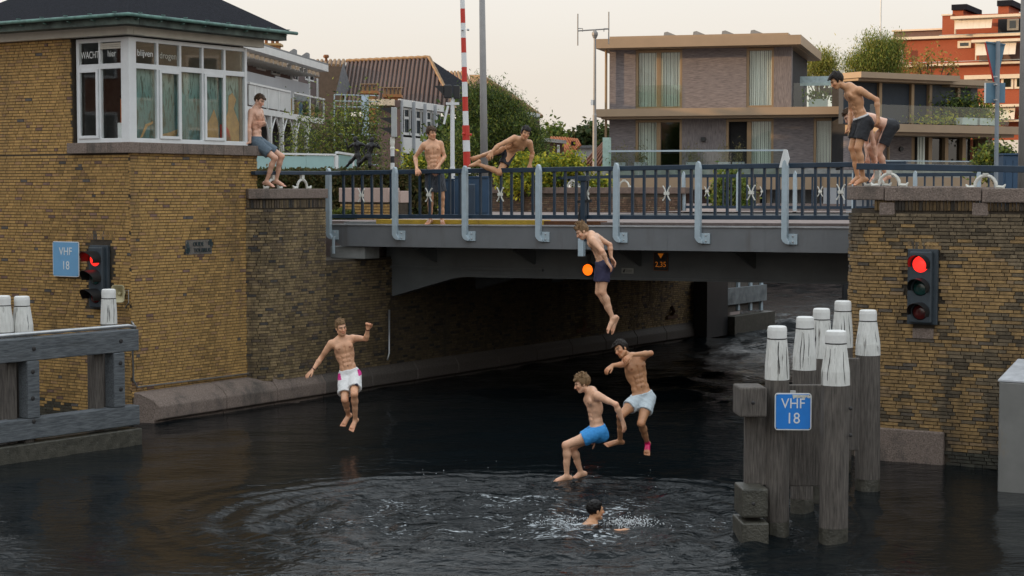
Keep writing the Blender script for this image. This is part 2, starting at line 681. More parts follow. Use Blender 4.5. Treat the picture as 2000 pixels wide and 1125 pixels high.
# beyond the bridge the left bank draws back and the canal opens out
struct('quay_left', land([UV(0.1, 1.0), UV(0.1, 18.0), (10.6, 75.6), (60, 75.6), (60, 97), (-120, 97), (-120, -10), UV(-3.6, -40), UV(-3.6, -4), UV(-0.9, -2.7), UV(-0.9, 1.0)], -1.0, ZST - 0.02), m_paving)
struct('quay_right', land([UV(12.0, 1.1), UV(17.6, 1.1), UV(17.6, -2.6), UV(60, -2.6), (60, 73.5), (23, 73.5), UV(12.0, 15.6)], -1.0, ZST - 0.02), m_paving)
gm = M('ground', (0.10, 0.095, 0.075), 0.95, var=0.2, nscale=0.6)
struct('ground', MB().prism([(-400, 96, -0.5), (400, 96, -0.5), (900, 1500, -0.5), (-900, 1500, -0.5)], (0, 0, 3.3)), gm)

# water: one fine sheet near the swimmer, a plain one beyond
def water_material():
    m = bpy.data.materials.new('canal_water')
    m.use_nodes = True
    nt = m.node_tree
    b = nt.nodes['Principled BSDF']
    b.inputs['Base Color'].default_value = (0.004, 0.0062, 0.0075, 1)
    b.inputs['Roughness'].default_value = 0.06
    b.inputs['IOR'].default_value = 1.33
    b.inputs['Specular IOR Level'].default_value = 0.12
    geo = nt.nodes.new('ShaderNodeNewGeometry')
    def noise(scale, st, detail):
        mp = nt.nodes.new('ShaderNodeMapping')
        mp.inputs['Scale'].default_value = st
        mp.inputs['Rotation'].default_value = (0, 0, R(-20))
        nt.links.new(geo.outputs['Position'], mp.inputs[0])
        n = nt.nodes.new('ShaderNodeTexNoise')
        n.inputs['Scale'].default_value = scale
        n.inputs['Detail'].default_value = detail
        n.inputs['Distortion'].default_value = 0.6
        nt.links.new(mp.outputs[0], n.inputs['Vector'])
        return n
    n1 = noise(6.5, (0.55, 1.0, 1), 4)
    n2 = noise(1.3, (0.5, 1.0, 1), 2)
    n3 = noise(17.0, (0.6, 1.0, 1), 2)
    a = nt.nodes.new('ShaderNodeMath'); a.operation = 'MULTIPLY_ADD'
    a.inputs[1].default_value = 1.5
    nt.links.new(n2.outputs[0], a.inputs[0]); nt.links.new(n1.outputs[0], a.inputs[2])
    a2 = nt.nodes.new('ShaderNodeMath'); a2.operation = 'MULTIPLY_ADD'
    a2.inputs[1].default_value = 0.30
    nt.links.new(n3.outputs[0], a2.inputs[0]); nt.links.new(a.outputs[0], a2.inputs[2])
    at = nt.nodes.new('ShaderNodeVertexColor'); at.layer_name = 'Col'
    sep = nt.nodes.new('ShaderNodeSeparateColor')
    nt.links.new(at.outputs[0], sep.inputs[0])
    # R = how choppy, G = how much foam may float there
    st = nt.nodes.new('ShaderNodeMath'); st.operation = 'MULTIPLY_ADD'
    st.inputs[1].default_value = 0.75; st.inputs[2].default_value = 0.05
    nt.links.new(sep.outputs[0], st.inputs[0])
    bp = nt.nodes.new('ShaderNodeBump')
    bp.inputs['Distance'].default_value = 0.085
    nt.links.new(st.outputs[0], bp.inputs['Strength'])
    nt.links.new(a2.outputs[0], bp.inputs['Height'])
    nt.links.new(bp.outputs[0], b.inputs['Normal'])
    # floating foam: thin broken streaks and flecks
    def math_(op, *vals):
        m_ = nt.nodes.new('ShaderNodeMath'); m_.operation = op
        for q, v in enumerate(vals):
            if isinstance(v, (int, float)): m_.inputs[q].default_value = v
            else: nt.links.new(v, m_.inputs[q])
        return m_.outputs[0]
    f1 = noise(3.4, (0.7, 1.3, 1), 7).outputs[0]
    f2 = noise(19, (0.8, 1.3, 1), 3).outputs[0]
    f3 = noise(0.9, (0.7, 1.2, 1), 3).outputs[0]
    ridge = math_('SUBTRACT', 1.0, math_('ABSOLUTE', math_('MULTIPLY_ADD', f1, 2.0, -1.0)))       # 1 along the crests
    lines = math_('MULTIPLY_ADD', ridge, 1.0, math_('MULTIPLY_ADD', f2, 0.60, -0.30))
    patch = math_('MULTIPLY_ADD', f3, 0.55, math_('MULTIPLY_ADD', sep.outputs[1], 0.42, -0.72))
    tot_ = math_('ADD', lines, patch)
    fr = nt.nodes.new('ShaderNodeMapRange'); fr.inputs[1].default_value = 0.962; fr.inputs[2].default_value = 1.08
    nt.links.new(tot_, fr.inputs[0])
    df = nt.nodes.new('ShaderNodeBsdfDiffuse'); df.inputs[0].default_value = (0.42, 0.45, 0.47, 1)
    mx = nt.nodes.new('ShaderNodeMixShader')
    out = nt.nodes['Material Output']
    nt.links.new(fr.outputs[0], mx.inputs[0])
    nt.links.new(b.outputs[0], mx.inputs[1]); nt.links.new(df.outputs[0], mx.inputs[2])
    nt.links.new(mx.outputs[0], out.inputs[0])
    return m
m_water = water_material()

SWIM = WZ(1168, 1024, 0.0)
RINGC = WZ(1010, 1004, 0.0)

def water_sheet():
    x0, x1, y0, y1 = -8.5, 9.0, 15.0, 33.0
    st = 0.06
    xs = np.arange(x0, x1 + 1e-6, st); ys = np.arange(y0, y1 + 1e-6, st)
    X, Y = np.meshgrid(xs, ys)
    rng = np.random.default_rng(5)
    Z = np.zeros_like(X)
    def waves(n, lmin, lmax, amp):
        z = np.zeros_like(X)
        for i in range(n):
            lam = lmin * (lmax / lmin) ** rng.random()
            th = rng.uniform(0, 2 * pi)
            ph = rng.uniform(0, 2 * pi)
            z += amp * (lam / lmax) * np.sin(2 * pi / lam * (X * cos(th) + Y * sin(th)) + ph)
        return z
    calm = waves(14, 0.5, 2.4, 0.004)
    chop = waves(40, 0.30, 1.5, 0.010)
    # the stirred patch: an ellipse left of and around the swimmer
    ex = (X - RINGC.x) / 3.2; ey = (Y - RINGC.y + 0.25) / 2.5
    e = np.sqrt(ex ** 2 + ey ** 2)
    wob = 0.10 * np.sin(3 * np.arctan2(ey, ex) + 1.0) + 0.06 * np.sin(7 * np.arctan2(ey, ex))
    stir = 1 / (1 + np.exp((e - 0.98 + wob) * 11))
    nz_ = np.zeros_like(X)
    for i in range(10):
        th = rng.uniform(0, 2 * pi); lam = rng.uniform(.5, 1.6)
        nz_ += np.sin(2 * pi / lam * (X * cos(th) + Y * sin(th)) + rng.uniform(0, 6.28)) * lam
    ring = np.exp(-((e - 1.12) / 0.13) ** 2)
    rings = 0.021 * np.sin(2 * pi * (e + nz_ * 0.006 - 1.0) / 0.15) * np.exp(-((e - 1.02) / 0.36) ** 2)
    ds = np.sqrt((X - SWIM.x) ** 2 + (Y - SWIM.y) ** 2)
    bump = 0.03 * np.exp(-(ds / 0.7) ** 2) * np.sin(ds * 14)
    stir = 1 / (1 + np.exp((e - 0.88 + wob + nz_ * 0.035) * 6.5))
    Z = calm + chop * stir + rings + bump
    # front left corner and front edge are rippled too
    fr = np.clip((18.9 - Y) / 1.2, 0, 1) * 0.55
    lf = np.clip((X * -1 - 4.6) / 0.8, 0, 1) * np.clip((20.5 - Y) / 1.0, 0, 1) * 0.6
    rt = np.clip((X - 2.0) / 2.5, 0, 1) * np.clip((Y - 24.0) / 3.0, 0, 1) * 0.6
    Z += chop * 0.5 * (fr + lf + rt)
    edge = np.clip(np.minimum(np.minimum(X - x0, x1 - X), y1 - Y) / 1.5, 0, 1)
    Z *= 1 - 0.8 * np.exp(-((X - SWIM.x - .1) / .45) ** 2 - ((Y - SWIM.y + .1) / .35) ** 2)
    Z = Z * edge - 0.0 * (1 - edge)
    foam = stir * (0.74 + 0.30 * np.exp(-((e - 0.62) / 0.36) ** 2)) + 0.30 * np.exp(-(ds / 0.75) ** 2)
    foam = np.clip(foam, 0, 1.25)
    colr = np.stack([np.clip(0.14 + 0.85 * np.clip(stir + ring * 0.25, 0, 1) + fr + lf + rt, 0, 1), foam, np.zeros_like(X)], -1)
    V = np.stack([X, Y, Z], -1).reshape(-1, 3)
    ny, nx = X.shape
    idx = np.arange(ny * nx).reshape(ny, nx)
    F = np.stack([idx[:-1, :-1], idx[:-1, 1:], idx[1:, 1:], idx[1:, :-1]], -1).reshape(-1, 4)
    mesh_np('water', V, F, m_water, None, (0, 0, 0), colr.reshape(-1, 3), True, 'structure')
water_sheet()
def water_reach():
    st = 0.13
    xs = np.arange(-4.0, 24.0, st); ys = np.arange(32.0, 76.0, st * 1.3)
    X, Y = np.meshgrid(xs, ys)
    rng = np.random.default_rng(9)
    Z = np.zeros_like(X)
    for i in range(46):
        lam = 0.45 * (2.6 / 0.45) ** rng.random()
        th = rng.normal(1.2, 0.7)
        Z += 0.0075 * lam ** .8 * np.sin(2 * pi / lam * (X * cos(th) + Y * sin(th)) + rng.uniform(0, 6.28))
    gust = 0.55 + 0.45 * np.sin(X * .45 + 1.0 + 0.5 * np.sin(Y * .3)) * np.sin(Y * .21 + .6)
    amp = (0.40 + 1.35 * np.clip((X - 0.12 * Y + 2.0) / 4.0, 0, 1)) * gust
    edge = np.clip((Y - 32.0) / 2.0, 0, 1)
    Z = Z * amp * edge - 0.028 * (1 - edge) - 0.004
    V = np.stack([X, Y, Z], -1).reshape(-1, 3)
    ny, nx = X.shape
    idx = np.arange(ny * nx).reshape(ny, nx)
    F = np.stack([idx[:-1, :-1], idx[:-1, 1:], idx[1:, 1:], idx[1:, :-1]], -1).reshape(-1, 4)
    c = np.zeros((len(V), 3), np.float32); c[:, 0] = 0.5
    mesh_np('water_reach', V, F, m_water, None, (0, 0, 0), c, True, 'structure')
water_reach()
wb = MB()
cl = (0.62, 0, 0)
def wq(x0, x1, y0, y1, c=cl, z=-0.004):
    wb.add([(x0, y0, z), (x1, y0, z), (x1, y1, z), (x0, y1, z)], [(0, 1, 2, 3)], c)
wq(-60, 60, -30, 96, (0.95, 0.0, 0), -0.12)
o = part('water_beyond', wb, m_water); o['kind'] = 'structure'

# ================================================================== the bridge keeper's tower
VC, UE, V2, UL = -5.7, 0.2, -2.42, -3.4
z_sill0, z_sill1, z_head, z_fas = 4.60, 4.78, 6.56, 6.74
tower = thing('bridge_keeper_tower', 'yellow brick bridge keeper tower with dark hipped roof and wide white windows', 'tower', UV(UL, VC, 0))
# core walls behind the bricks
mb = MB()
mb.ubox(UL, UE, VC, V2, -0.8, z_sill0)
part('wall', mb, m_mortar, tower)
# upper left brick beside the window, interior back and floor
u140 = toUV(WV(140, 180, VC))[0]
u153 = toUV(WV(153, 180, VC))[0]
mb = MB()
mb.ubox(UL, u140, VC, VC + 0.3, z_sill0, z_fas - 0.10)
part('upper_wall', mb, m_mortar, tower)
mb = MB()
mb.ubox(UL, UL + 0.1, VC + 0.3, V2, z_sill1, z_fas)
mb.ubox(UL + 0.1, UE - 0.10, V2 - 0.33, V2 - 0.23, z_sill1, z_fas - 0.065)
mb.ubox(UL + 0.1, UE - 0.2, VC + 0.25, V2 - 0.23, z_fas - 0.06, z_fas - 0.01)
part('room_lining', mb, M('room_lining', (0.16, 0.15, 0.13), 0.9), tower)

tb = Bricks()
uvp = lambda *a: [UV(u, v) for u, v in a]
# skip areas on the left face: light, sign
u0_light, u1_light = toUV(WV(172, 540, VC))[0], toUV(WV(224, 540, VC))[0]
zt_l, zb_l = WV(200, 466, VC).z, WV(200, 618, VC).z
def skipL(s, z):
    u = UL + s
    return u0_light < u < u1_light and zb_l + 0.1 < z < zt_l - 0.02
def wetT(s, z, col, rnd):
    n = mnoise.noise(Vector((s * 1.3, z, 5.5)))
    if z < 0.18 + 0.2 * n + rnd.uniform(-.1, .1):
        return shade((0.06, 0.055, 0.04), 0.7 + 0.6 * rnd.random())
    if n > 0.25 and rnd.random() < 0.5:
        return shade(col, 0.72)
    return col
tb.wall(uvp((UL, VC), (UE, VC)), -0.1, z_sill0, PAL_T, skipL, seed=3, darkf=wetT)
tb.wall(uvp((UL, VC), (u140, VC)), z_sill0, z_fas - 0.1, PAL_T, seed=4)
pl0 = toUV(WU(361, 482, UE))[1]; pl1 = toUV(WU(412, 482, UE))[1]
zp0, zp1 = WU(385, 497, UE).z, WU(385, 469, UE).z
def skipR(s, z):
    v = VC + s
    return pl0 < v < pl1 and zp0 < z < zp1
tb.wall(uvp((UE, VC), (UE, V2)), 0.45, z_sill0, PAL_T, skipR, seed=5, darkf=wetT)
# soldier course over the signal
tb.soldier(uvp((u0_light - 0.02, VC), (u1_light + 0.04, VC)), zt_l - 0.02, 0.15, PAL_T, seed=8, tint=0.6)
tb.emit(tower, m_brick)

# stone sill in pieces
def sill_run(a, b, n):
    a = Vector(a); b = Vector(b)
    d = (b - a).normalized()
    nn = Vector((d.y, -d.x, 0))
    L = (b - a).length
    for i in range(n):
        p = a + d * (L * i / n + 0.004); q = a + d * (L * (i + 1) / n - 0.004)
        m_ = MB().obox((p + q) / 2 + Vector((0, 0, (z_sill0 + z_sill1) / 2)) + nn * -0.04, d * ((q - p).length / 2), nn * 0.13, (0, 0, (z_sill1 - z_sill0) / 2))
        part('sill_stone', m_, m_granite, tower, bevel=0.008)
sill_run(UV(u140 - 0.05, VC), UV(UE + 0.09, VC), 3)
sill_run(UV(UE, VC + 0.17), UV(UE, V2 + 0.06), 6)

# windows: frames in the plane of each face, set back a little
def win_bar(mb, p0, d, n, s0, s1, z0, z1, dep=0.07, off=0.0):
    mb.obox(Vector(p0) + d * ((s0 + s1) / 2) + n * off + Vector((0, 0, (z0 + z1) / 2)), d * ((s1 - s0) / 2), n * (dep / 2), (0, 0, (z1 - z0) / 2))

def window_face(name, plane_fn, origin, d, n, px_cols, top, trans, bot, py, wide, opens, label):
    """px_cols: picture columns of the mullions; heights in metres"""
    ss = [(plane_fn(px, py) - origin).dot(d) for px in px_cols]
    fr = MB()
    s0, s1 = ss[0], ss[-1]
    win_bar(fr, origin, d, n, s0 - wide, s0 + wide, bot, top)
    win_bar(fr, origin, d, n, s1 - wide, s1 + wide, bot, top)
    for s in ss[1:-1]:
        win_bar(fr, origin, d, n, s - wide * 0.72, s + wide * 0.72, bot + 0.06, top - 0.06, 0.066)
    win_bar(fr, origin, d, n, s0 + wide, s1 - wide, top - 0.07, top, 0.064)
    win_bar(fr, origin, d, n, s0 + wide, s1 - wide, bot, bot + 0.075, 0.068)
    win_bar(fr, origin, d, n, s0 + wide, s1 - wide, trans - 0.045, trans + 0.045, 0.062)
    w = part('window', fr, m_frame, tower, bevel=0.006, label=label)
    panes = []
    for i, (a, b) in enumerate(zip(ss[:-1], ss[1:])):
        for j, (za, zb) in enumerate(((bot + 0.075, trans - 0.045), (trans + 0.045, top - 0.07))):
            m_ = MB()
            win_bar(m_, origin, d, n, a + wide * 0.72, b - wide * 0.72, za, zb, 0.008, -0.005)
            part('pane', m_, m_glass, w)
            panes.append((a, b, za, zb))
            if j == 0 and i in opens:
                f2 = MB()
                win_bar(f2, origin, d, n, a + wide * 0.72, a + wide * 0.72 + 0.05, za, zb, 0.03, 0.045)
                win_bar(f2, origin, d, n, b - wide * 0.72 - 0.05, b - wide * 0.72, za, zb, 0.03, 0.045)
                win_bar(f2, origin, d, n, a + wide * 0.72 + 0.05, b - wide * 0.72 - 0.05, za, za + 0.05, 0.028, 0.045)
                win_bar(f2, origin, d, n, a + wide * 0.72 + 0.05, b - wide * 0.72 - 0.05, zb - 0.05, zb, 0.028, 0.045)
                part('sash', f2, m_frame, w, bevel=0.004)
    return w, ss

VW = VC + 0.10
UW = UE - 0.07
zt_tr = 6.02
wl, ssl = window_face('bay', lambda x, y: WV(x, y, VW), UV(0, VW), UH, -VH, (155, 197.5, 242), z_head, 6.08, z_sill1, 180, 0.032, (0,), 'narrower window face with two columns of panes')
wr, ssr = window_face('bay', lambda x, y: WU(x, y, UW), UV(UW, 0), VH, UH, (261, 306, 350.5, 394, 437, 478), z_head, 6.08, z_sill1, 180, 0.034, (1, 3), 'wider window face with five columns of panes')
mb = MB()
mb.obox(UV(UE - 0.1, VC + 0.11, (z_sill1 + z_head) / 2), UH * 0.075, VH * 0.06, (0, 0, (z_head - z_sill1) / 2))
part('corner_post', mb, m_frame, tower, bevel=0.01)
# roller blind in the second upper light
a, b = ssl[1], ssl[2]
for k in range(3):
    mb = MB()
    win_bar(mb, UV(0, VW), UH, -VH, a + 0.03, b - 0.03, z_head - 0.12 - 0.035 * k, z_head - 0.09 - 0.035 * k, 0.02, 0.02 + 0.006 * k)
    part('ventilator_slat', mb, m_fascia, tower)

# printed screens behind the glass: an underwater scene in teal, with pale weeds and ochre figures
def mural_mat():
    m = bpy.data.materials.new('teal_printed_screen')
    m.use_nodes = True
    nt = m.node_tree
    b = nt.nodes['Principled BSDF']
    b.inputs['Roughness'].default_value = 0.7
    geo = nt.nodes.new('ShaderNodeNewGeometry')
    sepx = nt.nodes.new('ShaderNodeSeparateXYZ'); nt.links.new(geo.outputs['Position'], sepx.inputs[0])
    mr = nt.nodes.new('ShaderNodeMapRange'); mr.inputs[1].default_value = z_sill1; mr.inputs[2].default_value = 6.3
    nt.links.new(sepx.outputs[2], mr.inputs[0])
    cr = nt.nodes.new('ShaderNodeValToRGB')
    e = cr.color_ramp.elements
    e[0].position = 0.0; e[0].color = (0.05, 0.125, 0.13, 1)
    e[1].position = 1.0; e[1].color = (0.36, 0.40, 0.33, 1)
    e2 = cr.color_ramp.elements.new(0.55); e2.color = (0.10, 0.225, 0.215, 1)
    nt.links.new(mr.outputs[0], cr.inputs[0])
    mp = nt.nodes.new('ShaderNodeMapping'); mp.inputs['Scale'].default_value = (7, 7, 1.6)
    nt.links.new(geo.outputs['Position'], mp.inputs[0])
    n = nt.nodes.new('ShaderNodeTexNoise'); n.inputs['Scale'].default_value = 2.2; n.inputs['Detail'].default_value = 6; n.inputs['Distortion'].default_value = 1.2
    nt.links.new(mp.outputs[0], n.inputs['Vector'])
    r2 = nt.nodes.new('ShaderNodeMapRange'); r2.inputs[1].default_value = 0.46; r2.inputs[2].default_value = 0.66
    nt.links.new(n.outputs[0], r2.inputs[0])
    mx = nt.nodes.new('ShaderNodeMix'); mx.data_type = 'RGBA'
    nt.links.new(r2.outputs[0], mx.inputs[0]); nt.links.new(cr.outputs[0], mx.inputs[6]); mx.inputs[7].default_value = (0.035, 0.06, 0.04, 1)
    nt.links.new(mx.outputs[2], b.inputs['Base Color'])
    return m
m_mural = mural_mat()
mb = MB()
win_bar(mb, UV(UW, 0), VH, UH, ssr[0] + 0.02, ssr[-1] - 0.02, z_sill1 + 0.02, 6.10, 0.01, -0.075)
scr = part('printed_screen', mb, m_mural, tower)
m_oc = M('ochre_print', (0.42, 0.25, 0.09), 0.8, col2=(0.25, 0.16, 0.07), nscale=9)
m_red = M('red_print', (0.50, 0.05, 0.03), 0.8, var=0.2)
def blob(cs, cz, pts, mat):
    o_ = UV(UW, 0) + UH * -0.068
    mb_ = MB().prism([o_ + VH * (cs + x) + Vector((0, 0, cz + y)) for x, y in pts], UH * 0.004)
    part('printed_figure', mb_, mat, scr)
blob((ssr[4] + ssr[5]) / 2, 4.9, [(-0.28, -0.05), (0.26, -0.05), (0.22, 0.25), (0.05, 0.55), (0.12, 0.72), (0.02, 0.84), (-0.08, 0.78), (-0.10, 0.5), (-0.2, 0.3)], m_oc)
blob((ssr[4] + ssr[5]) / 2 - 0.1, 4.9, [(-0.22, -0.04), (0.08, -0.04), (0.02, 0.16), (-0.08, 0.24), (-0.22, 0.26)], m_red)
blob((ssr[3] + ssr[4]) / 2, 4.9, [(-0.2, -0.04), (0.22, -0.04), (0.2, 0.3), (0.1, 0.52), (0.0, 0.36), (-0.12, 0.2)], m_oc)
blob((ssr[1] + ssr[2]) / 2 + 0.06, 4.92, [(-0.16, -0.04), (0.2, 0.0), (0.24, 0.12), (0.05, 0.06), (-0.14, 0.02)], m_oc)
blob((ssr[0] + ssr[1]) / 2 + 0.05, 4.92, [(-0.12, -0.06), (-0.06, -0.04), (0.06, 0.14), (0.2, 0.2), (0.2, 0.24), (0.02, 0.18)], m_oc)
# things inside the narrow face: chair back, plant pot, orange post
mb = MB()
win_bar(mb, UV(0, VW), UH, VH, ssl[1] + 0.30, ssl[2] - 0.04, z_sill1 + 0.06, z_sill1 + 0.34, 0.12, 0.14)
tag(part('bucket', mb, m_frame, tower))
mb = MB()
win_bar(mb, UV(0, VW), UH, VH, ssl[1] + 0.28, ssl[2] - 0.04, z_sill1 + 0.34, z_sill1 + 0.75, 0.1, 0.22)
part('orange_banner', mb, M('orange_cloth', (0.42, 0.12, 0.03), 0.8), tower)
mb = MB()
mb.tube([UV((ssl[1] + ssl[2]) / 2 - 0.12 + 0.1 * k, VW + 0.3, z_sill1 + 0.8 + 0.02 * k) for k in range(4)], [0.02, 0.03, 0.05, 0.03])
mb.lathe([(0.02, 0.0), (0.09, 0.08), (0.10, 0.18), (0.04, 0.26)], UV((ssl[1] + ssl[2]) / 2 + 0.16, VW + 0.3, z_sill1 + 0.85))
part('desk_lamp', mb, m_black, tower)
# writing on the upper lights
m_let = M('pale_window_lettering', (0.66, 0.68, 0.66), 0.7, var=0.04)
m_letf = M('faint_window_lettering', (0.42, 0.42, 0.36), 0.7, var=0.04)
zl = 6.29
text_mesh('lettering', 'WACHT', m_let, tower, UV((ssl[0] + ssl[1]) / 2 + 0.01, VW - 0.004, zl - 0.01), UH, (0, 0, 1), 0.12, squeeze=0.66)
text_mesh('lettering', 'hier', m_let, tower, UV((ssl[1] + ssl[2]) / 2 + 0.0, VW - 0.004, zl), UH, (0, 0, 1), 0.11, squeeze=0.8)
text_mesh('lettering', 'blijven', m_let, tower, UV(UW, (ssr[0] + ssr[1]) / 2, zl + 0.01) + UH * 0.004, VH, (0, 0, 1), 0.11, squeeze=0.95)
text_mesh('lettering', 'drogen', m_letf, tower, UV(UW, (ssr[1] + ssr[2]) / 2, zl) + UH * 0.004, VH, (0, 0, 1), 0.11, squeeze=0.95)

# fascia, soffit, roof, gutter
mb = MB()
for (a0, a1, b0, b1) in ((UL - 0.05, UE + 0.12, VC - 0.12, VC + 0.02),):
    mb.ubox(a0, a1, b0, b1, z_head + 0.02, z_fas)
part('fascia', mb, m_fascia, tower, bevel=0.01)
mb = MB(); mb.ubox(UE - 0.02, UE + 0.12, VC + 0.02, V2 + 0.1, z_head + 0.02, z_fas)
part('fascia', mb, m_fascia, tower, bevel=0.01)
OV = 0.46
ze = 6.84
e00 = UV(UL - OV, VC - OV, ze); e10 = UV(UE + OV, VC - OV, ze); e11 = UV(UE + OV, V2 + OV, ze); e01 = UV(UL - OV, V2 + OV, ze)
uc_, vc_ = (UL + UE) / 2, (VC + V2) / 2
hw = (V2 - VC) / 2 + OV
pitch = 0.62
rid0 = UV(uc_ - max(0, (UE - UL) / 2 + OV - hw), vc_, ze + hw * pitch)
rid1 = UV(uc_ + max(0, (UE - UL) / 2 + OV - hw), vc_, ze + hw * pitch)
mb = MB()
up_ = Vector((0, 0, 0.05))
mb.add([e00, e10, e11, e01, rid0, rid1, e00 + up_, e10 + up_, e11 + up_, e01 + up_, rid0 + up_, rid1 + up_],
       [(0, 3, 2, 1), (6, 7, 11, 10), (7, 8, 11), (8, 9, 10, 11), (9, 6, 10), (0, 1, 7, 6), (1, 2, 8, 7), (2, 3, 9, 8), (3, 0, 6, 9)])
part('roof', mb, m_slate, tower)
mb = MB()
mb.ubox(UL - 0.15, UE + OV - 0.06, VC - OV + 0.06, VC - 0.13, z_fas - 0.02, ze - 0.004)
mb.ubox(UE + 0.13, UE + OV - 0.06, VC - 0.12, V2 + OV - 0.06, z_fas - 0.02, ze - 0.004)
part('soffit', mb, m_soffit, tower)
mb = MB()
gp = [UV(UL - OV, VC - OV - 0.04, ze + 0.02), UV(UE + OV + 0.04, VC - OV - 0.04, ze + 0.02), UV(UE + OV + 0.04, V2 + OV + 0.12, ze + 0.02)]
mb.tube(gp, 0.032, 8)
gut = part('gutter', mb, m_copper, tower, smooth=True)
for k in range(16):
    t = (k + 0.5) / 8
    if t < 1:
        p = gp[0].lerp(gp[1], t); n_ = -VH
    else:
        p = gp[1].lerp(gp[2], t - 1); n_ = UH
    mb = MB()
    mb.bar(p - n_ * 0.02 + Vector((0, 0, 0.05)), p + n_ * 0.052 + Vector((0, 0, 0.045)), 0.03, 0.012)
    mb.bar(p - n_ * 0.02 - Vector((0, 0, 0.05)), p - n_ * 0.30 - Vector((0, 0, 0.11)), 0.03, 0.014)
    part('gutter_bracket', mb, m_copper, gut)
# name plaque on the wall
c = UV(UE, (pl0 + pl1) / 2, (zp0 + zp1) / 2) + UH * 0.012
plq = part('name_plaque', MB().obox(c, VH * ((pl1 - pl0) / 2), UH * 0.012, (0, 0, (zp1 - zp0) / 2)), M('plaque_stone', (0.13, 0.115, 0.10), 0.8, var=0.25, nscale=12, bump=0.3), tower, bevel=0.006)
m_bronze = M('green_bronze_letters', (0.018, 0.035, 0.040), 0.6, var=0.3)
wq_ = pl1 - pl0
text_mesh('lettering', 'OUDE', m_bronze, plq, c + UH * 0.013 - VH * 0.02 + Vector((0, 0, 0.055)), VH, (0, 0, 1), 0.075, 0.012, squeeze=0.95)
text_mesh('lettering', 'TOLBRUG', m_bronze, plq, c + UH * 0.013 + VH * 0.09 + Vector((0, 0, -0.055)), VH, (0, 0, 1), 0.075, 0.012, squeeze=0.95)
mb = MB()
for (x, z) in ((-0.30, 0.03), (-0.27, -0.05), (-0.32, -0.06), (0.27, 0.07), (0.32, 0.04), (0.30, 0.10)):
    mb.obox(c + UH * 0.016 + VH * x + Vector((0, 0, z)), VH * 0.028, UH * 0.006, (0, 0, 0.035))
mb.tube([c + UH * 0.018 + VH * -0.29 + Vector((0, 0, z)) for z in (-0.11, 0.0, 0.11)], [0.01, 0.035, 0.008], 6)
part('emblem', mb, m_bronze, plq)

# conduit running down the corner and along the ledge
cp_ = [WV(262, 636, VC - 0.04), UV(UE + 0.05, VC - 0.03, 1.75), UV(UE + 0.05, VC - 0.01, 0.75), UV(UE + 0.05, VC + 0.08, 0.62), UV(UE + 0.06, V2 - 0.35, 0.60)]
part('cable_conduit', MB().tube(cp_, 0.017, 6), m_metal, tower, smooth=True)

# ================================================================== canal wall: pier beside the tower, abutment under the bridge
abut = thing('canal_wall', 'dark brick canal wall and capped pier under the left end of the bridge', 'canal wall', UV(0.5, 0, 0))
UP = 0.5
arc = [(UE, -2.75), (UE + 0.09, -2.70), (UE + 0.19, -2.58), (UE + 0.26, -2.40), (UP, -2.15)]
path = arc + [(UP, -0.78)]
core = [(u - 0.012, v) for u, v in path] + [(-1.2, -0.78), (-1.2, -2.75)]
part('pier_core', MB().prism([UV(u, v, -0.5) for u, v in core], (0, 0, 4.3)), m_mortar, abut)
mb = MB(); mb.ubox(-1.2, UP - 0.012, -0.775, 15.6, -0.5, 2.62)
part('wall_core', mb, m_mortar, abut)
ab = Bricks()
def dk(s, z, col, rnd):
    n = mnoise.noise(Vector((s * 1.2, z * 0.7, 3.1)))
    if n > 0.12 and rnd.random() < 0.75:
        return shade(col, 0.74)
    return col
def bridge_shade(s, z, col, rnd):  # shade under the bridge put into the brick colour, easing towards the far opening
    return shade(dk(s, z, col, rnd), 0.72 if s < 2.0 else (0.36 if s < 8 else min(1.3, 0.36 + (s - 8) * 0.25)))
ab.wall([UV(u, v) for u, v in path], 0.45, 3.62, PAL_P, seed=21, darkf=dk)
ab.soldier([UV(u, v) for u, v in path], 3.64, 0.15, PAL_P, seed=22, tint=0.6)
ab.wall([UV(UP, -0.78), UV(UP, 15.5)], 0.45, 2.60, PAL_P, seed=23, darkf=bridge_shade)
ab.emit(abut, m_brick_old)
cap = [(UE - 0.03, -2.72), (UE + 0.12, -2.80), (UE + 0.30, -2.62), (UP + 0.05, -2.25), (UP + 0.05, -0.75), (-0.55, -0.75), (-0.55, -2.42), (UE - 0.03, -2.42)]
part('cap_stone', MB().prism([UV(u, v, 3.81) for u, v in cap], (0, 0, 0.185)), m_granite, abut, bevel=0.015)
# wall opening left on the far part: a dark niche and an iron ring bracket
for px, py in ((1310, 607), (1137, 632)):
    p = WU(px, py, UP)
    mb = MB().tube([p + UH * 0.03 - Vector((0, 0, 0.12)), p + UH * 0.10, p + UH * 0.03 + Vector((0, 0, 0.12))], 0.05, 6)
    mb.obox(p - Vector((0, 0, 0.16)), VH * 0.28, UH * 0.07, (0, 0, 0.04))
    part('iron_mooring_bracket', mb, M('rusty_iron', (0.10, 0.05, 0.03), 0.85, var=0.3), abut)
part('drain_pipe', MB().tube([WU(757, 605, UP) + UH * 0.04, WU(757, 690, UP) + UH * 0.04, WU(752, 703, UP) + UH * 0.06], 0.02, 6), m_metal, abut, smooth=True)

m_granite_shaded = M('shaded_granite', (0.055, 0.047, 0.040), 0.7, col2=(0.12, 0.10, 0.088), nscale=40, detail=4, bump=0.5, bscale=50)  # darker copy of the granite, with the bridge's shade put into its colour
